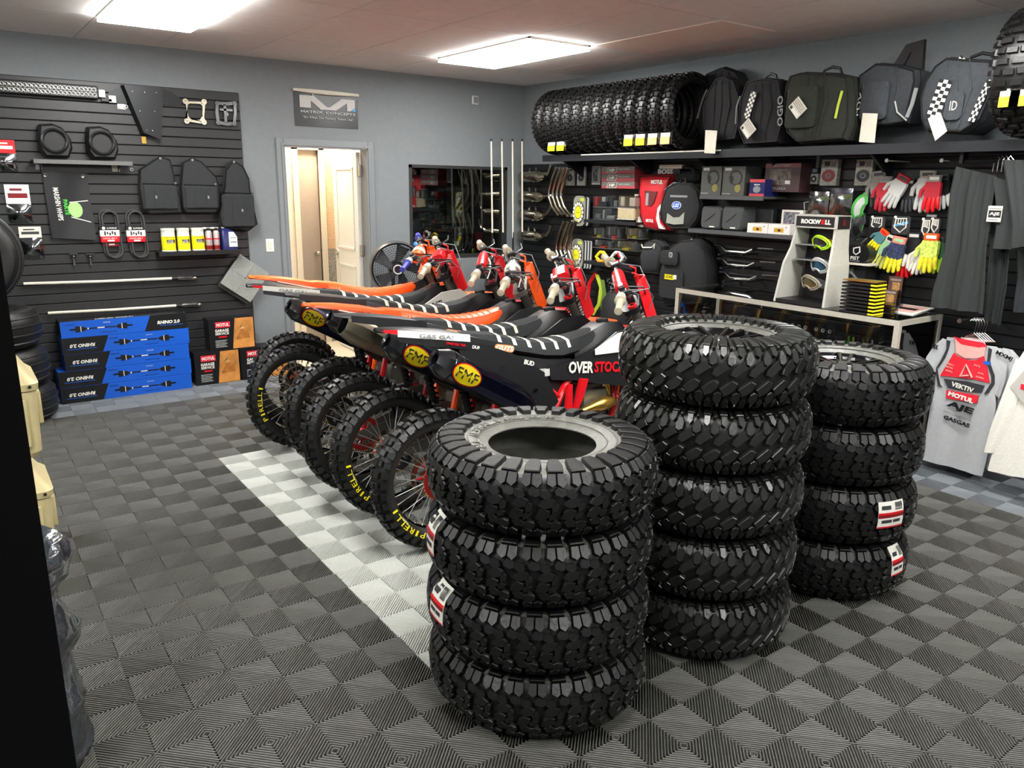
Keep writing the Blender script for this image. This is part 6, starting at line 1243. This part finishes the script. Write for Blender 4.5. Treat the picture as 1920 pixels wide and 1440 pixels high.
gloveat(1757,470,.11,1.15,.1,hm('glove deep green','2c5a34',.6),hm('glove lime','a8d820',.5),DGR,'green-edged glove at the far right of the middle row',MG)
carton('peg_label','small grey label strip over the right fist cards','label',(1737,402,1756,407),.10,.104,GRY,[(.1,.3,.9,.6,LGR)])
for k,(x,y) in enumerate(((1663,301),(1766,301))):
    u,v=RP(x,y,.30); g=rb_(LGR); g.tube([(u,v,.02),(u,v,.28),(u,v+.01,.30)],.0045,6); g.disc(.012,.30,.306,10,M=T(u,v,0)); make('peg_hook','%s chrome peg above the upper gloves'%('left','right')[k],'hook',[('peg',g)],group='glove pegs')
# goggles packs, green and white
def goggle(M,fm,lm,sm,label,group=None,s=1.):
    M=M@S(s,s,s); f=MB(M=M,m=fm); n=28; sh=lambda a,k:(.088*k*cos(a)*(1+.06*cos(2*a)),.045*k*sin(a)+(.018*k if abs(a-1.5*pi)<.35 else 0),-.022*cos(a)**2)
    pts=[sh(2*pi*i/n,1) for i in range(n)]; f.tube(pts+[pts[0]],.0075,8,cap=False); pts=[(x*.86,y*.8,z+.012) for x,y,z in pts]; f.tube(pts+[pts[0]],.004,6,cap=False); f.tube([(-.086,0,-.02),(-.105,.0,-.03)],.012,6); f.tube([(.086,0,-.02),(.105,.0,-.03)],.012,6)
    l=MB(M=M,m=lm); l.add([(0,0,.006)]+[(sh(2*pi*i/n,.92)[0],sh(2*pi*i/n,.92)[1],sh(2*pi*i/n,.92)[2]+.006) for i in range(n)],[(0,1+i,1+(i+1)%n) for i in range(n)])
    st=MB(M=M,m=sm); st.grid(lambda a,b:(.105*cos(pi*a),-.018+.036*b,-.03-.075*sin(pi*a)),16,1,thick=.002)
    make('goggles',label,'goggles',[('frame',f),('lens',l),('strap',st)],group=group)
def FRP(x,y,d,yaw=0,tilt=0): u,v=RP(x,y,d); return FR@T(u,v,d)@RYm(yaw)@RZ(tilt)
goggle(FRP(1611,388,.14,.3,1.3),GRN,LGR,WHT,'green and white goggles hanging left of the gloves',s=.9); goggle(FRP(1608,425,.14,.3,1.4),DGR,BLK,GRN,'black goggles with a green strap below the white ones',s=.9)
# black tee shirts on the rail at the right
def cloth(mb,L_,R_,d,amp,nf,th=.006,nu=22,nv=12,ph=0):
    def ev(c,t): 
        k=t*(len(c)-1); i=min(int(k),len(c)-2); f=k-i; return (c[i][0]+(c[i+1][0]-c[i][0])*f,c[i][1]+(c[i+1][1]-c[i][1])*f)
    l=[RP(x,y,d) for x,y in L_]; r=[RP(x,y,d) for x,y in R_]
    def fn(a,b): p,q=ev(l,b),ev(r,b); return (p[0]+(q[0]-p[0])*a,p[1]+(q[1]-p[1])*a,d+amp*sin(a*nf+ph)*(.25+.75*b)+amp*.4*sin(a*nf*2.3+b*2))
    mb.grid(lambda a,b:fn(a,1-b),nu,nv,thick=th)
def shirt(label,body,sl,d,m,extras=(),name='t_shirt',group='dark shirts on the upper rail',amp=.02,nf=14):
    b=rb_(m); cloth(b,body[0],body[1],d,amp,nf); parts=[('body',b)]
    for i,(a,c) in enumerate(sl): q=rb_(m); cloth(q,a,c,d+.012*(1 if i else 1),amp*.5,6,nu=8); parts.append(('sleeve',q))
    return make(name,label,'shirt',parts+list(extras),group=group,ang=60)
t=rb_(CRM); Ag=area(1850,386,1877,416,.42); deco(t,Ag,.41,[(0,.72,1,1,CRM),(0,0,1,.70,CRM),(.08,.26,.95,.70,BLK),('t','AJE',.5,.48,.7,.24,WHT),(.1,.80,.9,.86,GRY),(.1,.1,.8,.16,GRY)])
hk=rb_(CHR)
for k in range(4): hk.tube([(*RP(1858+8*k,322,.3+.03*k),.28+.03*k),(*RP(1862+8*k,300,.3+.03*k),.28+.03*k),(*RP(1868+8*k,292,.3+.03*k),.28+.03*k),(*RP(1874+8*k,300,.3+.03*k),.28+.03*k)],.003,5)
make('hanger_hooks','bunch of bright wire hanger hooks over the dark shirts','hanger',[('hooks',hk)])
shirt('front dark grey shirt with a small square paper label on its chest',([(1792,312),(1782,360),(1772,470),(1750,545),(1746,575)],[(1868,330),(1858,400),(1850,470),(1848,545),(1845,588)]),[([(1860,330),(1868,380),(1868,430),(1862,466)],[(1905,345),(1908,390),(1904,430),(1895,468)])],.38,TEE,[('paper_label',t)])
shirt('dark shirt hanging behind the labelled one, lower hem visible',([(1855,340),(1858,430),(1852,520),(1846,600)],[(1900,350),(1895,450),(1888,540),(1876,610)]),[],.33,hm('black cotton','202325',.92,bump=.2,bscale=500))
shirt('grey shirt at the right image border, sleeve hem at chest height',([(1880,300),(1890,360),(1900,420),(1898,466)],[(1990,300),(1990,360),(1990,420),(1990,450)]),[],.44,TEE)
shirt('dark shirt low at the right image border',([(1905,470),(1908,520),(1903,560),(1900,585)],[(1980,460),(1980,520),(1980,560),(1980,590)]),[],.30,hm('black cotton','202325',.92),amp=.015)
r=rb_(SHF); r.tube([(RP(1780,296,.3)[0],sv-.11,.28),(RP(1999,290,.3)[0],sv-.11,.28)],.012,8); r.box(RP(1800,300,.3)[0],RP(1800,300,.3)[0]+.02,sv-.12,sv-.03,.25,.31); make('clothes_rail','dark rail under the top shelf holding the dark shirts','rail',[('rail',r)])
# jerseys on the low rail
JG=hm('jersey silver grey','b4b6b8',.7,nz=.04,scale=40,bump=.15,bscale=120); JW=hm('jersey white','e2e0d6',.75,nz=.03,bump=.2,bscale=90); JR=hm('jersey red','e0182e',.65); JP=hm('jersey pink mesh','f0a49c',.7); JB=hm('jersey charcoal','2b2c30',.65)
jd=.36; cx=rb_(WHT)
def jp(pts,m,k=1): cx.prism(pp(pts,jd+.03,RP),jd+.008,jd+.012+.0012*k,m=m)
b=rb_(JG); cloth(b,[(1776,632),(1757,690),(1745,760),(1737,810),(1730,862)],[(1846,640),(1862,690),(1868,760),(1858,830),(1842,893)],jd,.008,9)
jp([(1788,636),(1846,652),(1843,668),(1828,673),(1806,672),(1790,662)],JP,1); jp([(1785,632),(1800,636),(1840,643),(1848,650),(1832,652),(1800,646)],JR,2)
jp([(1786,662),(1792,668),(1812,676),(1828,676),(1842,668),(1848,690),(1853,719),(1825,712),(1790,708),(1760,705),(1773,684)],JR,2)
jp([(1772,638),(1779,640),(1776,655),(1769,672),(1758,688),(1754,692),(1760,722),(1764,727),(1756,724),(1752,700),(1753,690),(1762,675),(1772,655)],JB,2)
jp([(1851,652),(1857,656),(1853,680),(1862,705),(1862,720),(1850,738),(1842,740),(1856,718),(1856,706),(1848,682)],JB,2)
jp([(1767,711),(1810,716),(1843,724),(1837,737),(1800,733),(1775,728)],JB,2); jp([(1772,732),(1832,743),(1829,757),(1771,747)],JR,2)
def jt(s,x,y,w,h,m,an=-.12,bold=.03,sh=0):
    u,v=RP(x,y,jd+.02); sc=RP(x+10,y,jd+.02)[0]-u; vv=abs(RP(x,y+10,jd+.02)[1]-v); cx.text(s,w*sc/10,h*vv/10,m,M=T(u,v,jd+.017)@RZ(an),bold=bold,shear=sh)
jt('VEKTIV',1804,726,44,9,WHT); jt('MOTUL',1801,745,50,9,WHT,bold=.05); jt('AJE',1799,765,52,15,BLK,bold=.05,sh=.2); jt('MOTORSPORTS',1794,780,54,4,GRY,bold=0); jt('GASGAS',1793,790,52,8,BLK,bold=.04)
for s,x,y,w in (('PIRELLI',1781,683,14),('RENTHAL',1780,689,14),('MAXIMA',1779,696,14),('MX',1832,686,12),('ACIA',1838,700,12),('REGINA',1837,708,16)): jt(s,x,y,w,3.4,JP,bold=.0)
cx.tube([(*RP(1800,706,jd+.02),jd+.018),(*RP(1811,684,jd+.02),jd+.018),(*RP(1822,708,jd+.02),jd+.018)],.006,5,m=JP); cx.tube([(*RP(1803,705,jd+.02),jd+.018),(*RP(1816,704,jd+.02),jd+.018)],.005,5,m=JP)
jt('MX',1753,650,12,9,BLK); jt('MXMJ',1882,668,34,10,BLK,an=-.3); cx.box(*area(1843,678,1856,684,jd+.02),jd+.006,jd+.016,m=BLU)
s1=rb_(JG); cloth(s1,[(1768,634),(1750,650),(1738,668),(1733,682)],[(1778,640),(1770,665),(1760,690),(1756,700)],jd+.004,.006,4,nu=6,nv=6); s2=rb_(JG); cloth(s2,[(1850,648),(1858,690),(1862,715),(1864,735)],[(1868,650),(1890,672),(1884,715),(1872,748)],jd+.004,.006,5,nu=6,nv=6)
make('jersey','silver grey race jersey with a red chest panel and sponsor lettering','shirt',[('body',b),('sleeve',s1),('sleeve',s2),('graphics',cx)],group='jerseys on the low rail',ang=60)
for k,(o,dd,lab) in enumerate(((14,-.05,'second silver jersey showing its shoulder behind the red-chested one'),(26,-.10,'third silver jersey behind, a sliver at the right of the red-chested one'))):
    b=rb_(JG); cloth(b,[(1790+o,645),(1775+o,700),(1765+o,780),(1755+o,850)],[(1862+o,655),(1878+o,700),(1868+o,790),(1848+o,882+k)],jd+dd,.008,9); s2=rb_(JG); cloth(s2,[(1854+o,652),(1862+o,690),(1866+o,720),(1866+o,735)],[(1872+o,656),(1888+o,676),(1884+o,712),(1874+o,742)],jd+dd+.004,.006,5,nu=6,nv=6)
    make('jersey',lab,'shirt',[('body',b),('sleeve',s2)],group='jerseys on the low rail',ang=60)
b=rb_(JW); cloth(b,[(1925,650),(1900,690),(1880,760),(1866,830),(1852,882)],[(1990,660),(2010,720),(2010,780),(2010,850),(2000,915)],.46,.010,8); s1=rb_(JW); cloth(s1,[(1905,672),(1880,740),(1858,800),(1845,848)],[(1925,690),(1905,760),(1882,820),(1866,850)],.47,.006,4,nu=6,nv=8); g=rb_(GRY); g.prism(pp([(1893,725),(1922,690),(1935,690),(1935,716),(1915,728),(1922,745),(1935,755),(1935,770),(1912,752)],.49,RP),.475,.478,m=hm('jersey graphic grey','b8b4ac',.7)); g.box(*area(1912,722,1932,732,.49),.478,.481,m=JR)
make('jersey','white jersey with a grey hexagon print at the right image border','shirt',[('body',b),('sleeve',s1),('graphics',g)],group='jerseys on the low rail',ang=60)
hk=rb_(CHR)
for k in range(5): 
    x=1822+5*k; d=.33-.02*k; X=lambda a,b_:(*RP(a,b_,d),d); hk.tube([X(x-4,602),X(x+6,596),X(x+10,606),X(x+4,624),X(x-18,634)],.003,5); hk.tube([X(x+4,624),X(x+22,640)],.003,5); hk.tube([X(x-20,633),X(x+24,641)],.004,5,m=hm('pinkish clear hanger','c8a8a0',.3))
rl=rb_(SHF); u=RP(1818,600,.3)[0]; rl.tube([(u,RP(1818,601,.36)[1],.02),(u,RP(1818,601,.36)[1],.42)],.008,8); rl.disc(.014,.42,.43,10,M=T(u,RP(1818,601,.36)[1],0),m=CHR)
make('hanger_bunch','bunch of clear hangers with wire hooks holding the jerseys','hanger',[('hangers',hk),('rail_arm',rl)])
# ---------------------------------------------------------------- glass counter
X0,X1,Y0,Y1,ZT=3.28,3.80,-2.56,-.80,.97
fr=MB(m=hm('counter aluminium','c2beb0',.35,metal=.25)); t=.032
for x in (X0,X1-t):
    for y in (Y0,Y1-t): fr.box(x,x+t,y,y+t,0,ZT-t)
for z in (ZT-t,.12): 
    fr.box(X0,X0+t,Y0,Y1,z,z+t); fr.box(X1-t,X1,Y0,Y1,z,z+t); fr.box(X0+t,X1-t,Y0,Y0+t,z,z+t); fr.box(X0+t,X1-t,Y1-t,Y1,z,z+t)
gt=MB(m=ACR); gt.box(X0+.01,X1-.01,Y0+.01,Y1-.01,ZT,ZT+.006); gs=MB(m=ACR); gs.box(X0+.004,X0+.009,Y0+.03,Y1-.03,.15,ZT-.03); gs.box(X0+.03,X1-.03,Y0+.006,Y0+.010,.15,ZT-.03)
bs=MB(m=MBLK); bs.box(X0+.01,X1-.01,Y0+.01,Y1-.01,.13,.15); s2=MB(m=ACR); s2.box(X0+.03,X1-.04,Y0+.03,Y1-.03,.62,.628); s2.box(X0+.03,X1-.04,Y0+.03,Y1-.03,.38,.388)
make('glass_counter','aluminium framed glass display counter behind the tire stacks','counter',[('frame',fr),('glass_top',gt),('glass_front',gs),('base_panel',bs),('glass_shelf',s2)],ang=0)
def CP(x,y,z): p=onp(x,y,2,z); return p
def inbox(x,y,z,w,h,dp,m,label,cat='box',name='small_box',items=(),yaw=0):
    p=onp(x,y,0,3.40); q=MB(M=FR,m=m); u=-p.y; q.box(u-w/2,u+w/2,z,z+h,RX-3.40-dp,RX-3.40); g=rb_(WHT); deco(g,(u-w/2,u+w/2,z,z+h),RX-3.40,items); make(name,label,cat,[('body',q)]+([('print',g)] if items else []),ang=0) if items else make(name,label,cat,[('body',q)],ang=0)
inbox(1325,580,.630,.20,.13,.02,hm('blue card','16324f',.5),'dim blue card standing in the left end of the glass counter','card','blue_card',[(.1,.5,.9,.9,hm('blue card light','2a5070',.5))])
inbox(1352,598,.630,.075,.07,.08,CRM,'cream small box in the glass counter, left of two','box','cream_box',[(.1,.1,.9,.4,LGR)]); inbox(1400,603,.630,.09,.05,.08,CRM,'cream small box with a red top in the glass counter','box','cream_box',[(.0,.8,1,1,RED)])
for k,(x,y,lab) in enumerate(((1500,590,'rack of small dark spark plug cards in the glass counter'),(1545,598,'second rack of small dark cards right of the first in the counter'))):
    p=onp(x,y,0,3.42); u=-p.y; q=rb_(BLK); q.box(u-.09,u+.09,.63,.86,.54,.56); g=rb_(LGR)
    for i in range(3):
        for j in range(3): 
            g.lathe([(.006,.560),(.013,.562),(.013,.560)],12,m=LGR,M=T(u-.055+.05*i,.67+.07*j,0))
    g.box(u-.08,u+.08,.735,.745,.56,.565,m=LIME if k==0 else hm('tan mesh','a89b78',.6)); make('card_rack',lab,'rack',[('board',q),('discs',g)],group='card racks in the counter')
for k in range(6): 
    p=onp(1590+9*k,620,0,3.42); u=-p.y; q=rb_(BLK); q.tube([(u,.63,.55),(u,.74,.55),(u,.78,.55),(u,.80,.55)],[.012,.012,.006,.006],8,m=(GRN,LIM,DGR,hm('olive kit','4c5230',.6),DGR,GRY)[k]); q.tube([(u,.63,.55),(u,.645,.55)],.013,8,m=BLK)
    make('small_bottle',('leftmost green','second, lime','third, dark','fourth, olive','fifth, dark','rightmost grey')[k]+' small tube standing on the counter shelf','bottle',[('tube',q)],group='small tubes in the counter')
q=MB(m=hm('grey rag','5c6268',.9,bump=.5,bscale=40)); p=onp(1715,625,0,3.55); M=T(3.55,p.y,.40); q.M=M; q.lathe([(.001,.16),(.06,.17),(.10,.13),(.13,.06),(.12,0)][::-1],16,M=S(1,1.2,1)); q.box(-.05,.06,-.1,.1,.10,.2,m=GRY,b=.04,M=RZ(.4)); make('folded_clothes','heap of folded grey clothes at the right end of the counter','clothes',[('heap',q)])
# goggle display stand on the counter
DX=3.42; Fd=Matrix(((0,0,-1,DX),(-1,0,0,0),(0,1,0,0),(0,0,0,1)))
def DP(x,y,X=DX): p=onp(x,y,0,X); return (-p.y,p.z)
uL=DP(1493,415)[0]; uR=DP(1567,418)[0]; zt=DP(1530,403)[1]; zb=ZT+.007; LGS=hm('stand light grey','b9b8ae',.4); wdt=uR-uL
sds=[]
for s_,u in ((-1,uL),(1,uR)):
    sd=MB(M=Fd,m=LGS); sds.append(('side',sd))
    prof=[(zt,.0),(zt-.12,.0),(zt-.22,.02),(zt-.32,.06),(zb,.10)]
    xs=[(u+s_*(.0 if i<2 else (0,0,.008,.025,.04)[i]) ) for i in range(5)]
    for i in range(4): 
        a,b=prof[i],prof[i+1]; sd.add([(xs[i]-.008,a[0],a[1]),(xs[i]+.008,a[0],a[1]),(xs[i+1]+.008,b[0],b[1]),(xs[i+1]-.008,b[0],b[1]),(xs[i]-.008,a[0],-.16),(xs[i]+.008,a[0],-.16),(xs[i+1]+.008,b[0],-.16),(xs[i+1]-.008,b[0],-.16)],[(0,1,2,3),(7,6,5,4),(0,3,7,4),(1,5,6,2),(0,4,5,1),(3,2,6,7)])
bk=MB(M=Fd,m=BLK); bk.box(uL,uR,zb,zt,-.165,-.155); bk.box(uL-.03,uR+.03,zb,zb+.02,-.16,.10); 
for z in (zt-.20,zt-.30): bk.box(uL,uR,z,z+.005,-.15,-.01,m=GRY)
hd=MB(M=Fd,m=LGS); hd.box(uL-.01,uR+.01,zt-.085,zt+.0,-.16,.005); hd.box(uL+.005,uR-.005,zt-.075,zt-.010,.005,.007,m=BLK)
tx=MB(M=Fd,m=WHT); L_=wdt*.8; tx.text('ROCKW',L_*.62,.030,WHT,M=T(uL+wdt*.40,zt-.043,.008),bold=.05); tx.text('E',L_*.10,.030,RED,M=T(uL+wdt*.705,zt-.043,.008),bold=.05); tx.text('LL',L_*.17,.030,WHT,M=T(uL+wdt*.83,zt-.043,.008),bold=.05)
sx_=MB(m=BLK); ys=-(uR+.0105); sx_.box(DX+.01,DX+.15,ys-.001,ys,zt-.085,zt-.005); sx_.text('E',.03,.035,DRED,M=T(DX+.08,ys-.002,zt-.045)@SIDE,bold=.03)
make('goggle_stand','light grey curved goggle display stand with a black sign on the counter','stand',sds+[('back_panel',bk),('sign_box',hd),('lettering',tx),('side_sign',sx_)])
for x,y,fm,lm,sm,lab,s_ in ((1532,455,LIME,BLK,YEL,'lime goggles, upper shelf of the display stand',.95),(1530,498,LGR,hm('blue lens','2a5c78',.1,metal=.6),WHT,'blue-lensed white goggles in the middle of the display stand',1.0),(1512,530,hm('clear frame','a09a88',.3),hm('amber lens','6a6240',.15,metal=.5),GRY,'grey goggles lying lowest in the display stand',1.0)):
    u,v=DP(x,y); goggle(Fd@T(u,v,-.02)@RYm(-.35)@RZ(-.12),fm,lm,sm,lab,'goggles in the display stand',s_)
# other things on the counter
def onC(x,y,z=ZT+.007): return onp(x,y,2,z)
p=onC(1604,588); F2=T(p.x,p.y,ZT+.007)@RZ(radians(-90+2)); q=MB(M=F2,m=BLK); g=MB(M=F2,m=YEL)
for k in range(9): q.box(-.11,.11,0,.12,.022*k,.022*k+.012); g.box(.075,.112,-.002,.12,.022*k+.001,.022*k+.011,m=YEL)
q.box(-.11,.11,.0,.12,.198,.204,m=GOLD); make('sticker_rack','rack of flat black packs with yellow ends on the counter','rack',[('packs',q),('yellow_ends',g)],ang=0)
for k,(x,y,h) in enumerate(((1662,588,.15),(1672,575,.20),(1684,566,.26))):
    p=onC(x,y); F2=T(p.x,p.y,ZT+.007)@RZ(radians(-90)); q=MB(M=F2,m=ACR); q.box(-.055,.055,-.004,.0,0,h*.5); q.box(-.055,.055,.03,.034,0,h); q.box(-.055,-.051,0,.03,0,h); q.box(.051,.055,0,.03,0,h); g=MB(M=F2,m=hm('brochure brown','5a3a30',.5,nz=.3,scale=40)); g.box(-.048,.048,.008,.024,.004,h*.97); g.box(-.02,.03,.007,.008,h*.35,h*.8,m=hm('brochure tan','a8804c',.5,nz=.5,scale=60)); g.text('VENOM',.07,.014,LGR,M=T(0,.006,h*.88)@SIDE); make('brochure_holder',('front','middle','tallest rear')[k]+' clear holder of brown brochures on the counter','holder',[('holder',q),('brochures',g)],group='brochure holders',ang=0)
for nm,lab,pts,m1,m2 in (('open_magazine','white pink-edged magazine lying at the right end of the counter',[(1650,582),(1690,571),(1752,579),(1712,591)],WHT,hm('magazine pink','d8a8a0',.5)),('loose_papers','loose black and white leaflets on the counter behind the display stand',[(1545,566),(1585,560),(1638,566),(1600,576)],LGR,DGR)):
    P4=[onC(x,y) for x,y in pts]; z=ZT+.0065; q=MB(m=m1); q.loft([[(p.x,p.y,z) for p in P4],[(p.x,p.y,z+.006) for p in P4]]); c=sum(P4,Vector((0,0,0)))/4; g=MB(m=m2); g.loft([[(c.x+(p.x-c.x)*k,c.y+(p.y-c.y)*k,z+zz) for p in P4] for k,zz in ((.8,.006),(.8,.007))]); 
    M_=[P4[0].lerp(P4[1],.35),P4[1].lerp(P4[0],.3),P4[2].lerp(P4[3],.35),P4[3].lerp(P4[2],.3)]; g.loft([[(c.x+(p.x-c.x)*k,c.y+(p.y-c.y)*k,z+zz) for p in M_] for k,zz in ((.6,.007),(.6,.008))],m=BLK); make(nm,lab,'magazine',[('cover',q),('print',g)],ang=0)
# fist counter box and brace box on the wall above
b=rb_(BLK); A=area(1581,460,1630,492,.24); b.loft([[(x,y,.10) for x,y in rrect(*A,.05)],[(x,y,.24) for x,y in rrect(*A,.05)]]); g=rb_(WHT); deco(g,A,.24,[('p',[(.38,.55),(.36,.85),(.62,.95),(.66,.62),(.5,.42)],WHT),('p',[(.42,.58),(.41,.80),(.59,.88),(.61,.64),(.5,.50)],BLK),('t','FIST',.48,.25,.34,.2,WHT),(.3,.06,.66,.10,GRY)]); l=rb_(CRM); l.box(*area(1578,493,1630,497,.25),.05,.25)
make('domed_box','black domed box with a white shield emblem and lettering left of the black gloves','box',[('body',b),('print',g),('ledge',l)])
carton('brace_box','dark box with a grey brace pictured on it, below the domed box','box',(1577,498,1622,528),.05,.22,hm('very dark print','1c1e1e',.4),[(.15,.45,.5,.9,hm('grey blur','55564f',.6,nz=.5,scale=30)),('p',[(.35,.6),(.45,.62),(.82,.1),(.72,.08)],GRY)])
# straps and goggles hanging under the lower small shelf
for k,(pts,m,lab) in enumerate((([(1108,585),(1103,555),(1106,530),(1118,512)],RED,'red strap hanging under the lower small shelf'),([(1112,590),(1124,570),(1128,540),(1120,515)],LIM,'lime strap looping under the lower small shelf'),([(1130,580),(1134,550),(1130,525)],hm('olive green','5c7a2c',.6),'olive green strap right of the lime one'))):
    d=.12+.03*k; q=rb_(m); c=[Vector((*RP(x,y,d),d)) for x,y in pts]; 
    for o_ in (-.016,0,.016): q.tube([p+Vector((o_,0,.004*abs(o_)*60)) for p in c],.009,6)
    u,v=RP(pts[-1][0],pts[-1][1],d); h=rb_(BLK); h.tube([(u,v+.01,.02),(u,v+.012,d)],.004,5); make('hanging_strap',lab,'strap',[('strap',q),('peg',h)],group='hanging straps')
q=rb_(BLK); 
for k in range(3): q.tube([(*RP(1140+5*k,520,.1),.1),(*RP(1144+5*k,550,.1),.11),(*RP(1138+5*k,585,.1),.1)],.008,6)
g=rb_(LGR); rnd=random.Random(2)
for k in range(22): u,v=RP(1138+rnd.random()*16,522+rnd.random()*60,.12); g.disc(.006,.115,.122,6,M=T(u,v,0))
make('beaded_straps','black straps with pale studs hanging beside the lime strap','strap',[('strap',q),('studs',g)])
p=onp(1152,598,0,3.55); q=MB(m=MBLK,M=T(3.62,p.y,0)); q.lathe([(.14,0),(.17,.05),(.18,.5),(.17,.72),(.12,.80),(.001,.82)],24); make('black_bin','black round-topped bin standing under the lower small shelf','bin',[('bin',q),])
p=onp(1180,560,0,3.95); b=rb_(GRY); A=area(1152,546,1178,580,.10); b.box(*A,.02,.10,m=hm('grey box side','4c4f50',.6)); make('grey_box','plain dark grey box on the wall behind the nearest handlebars','box',[('body',b)])
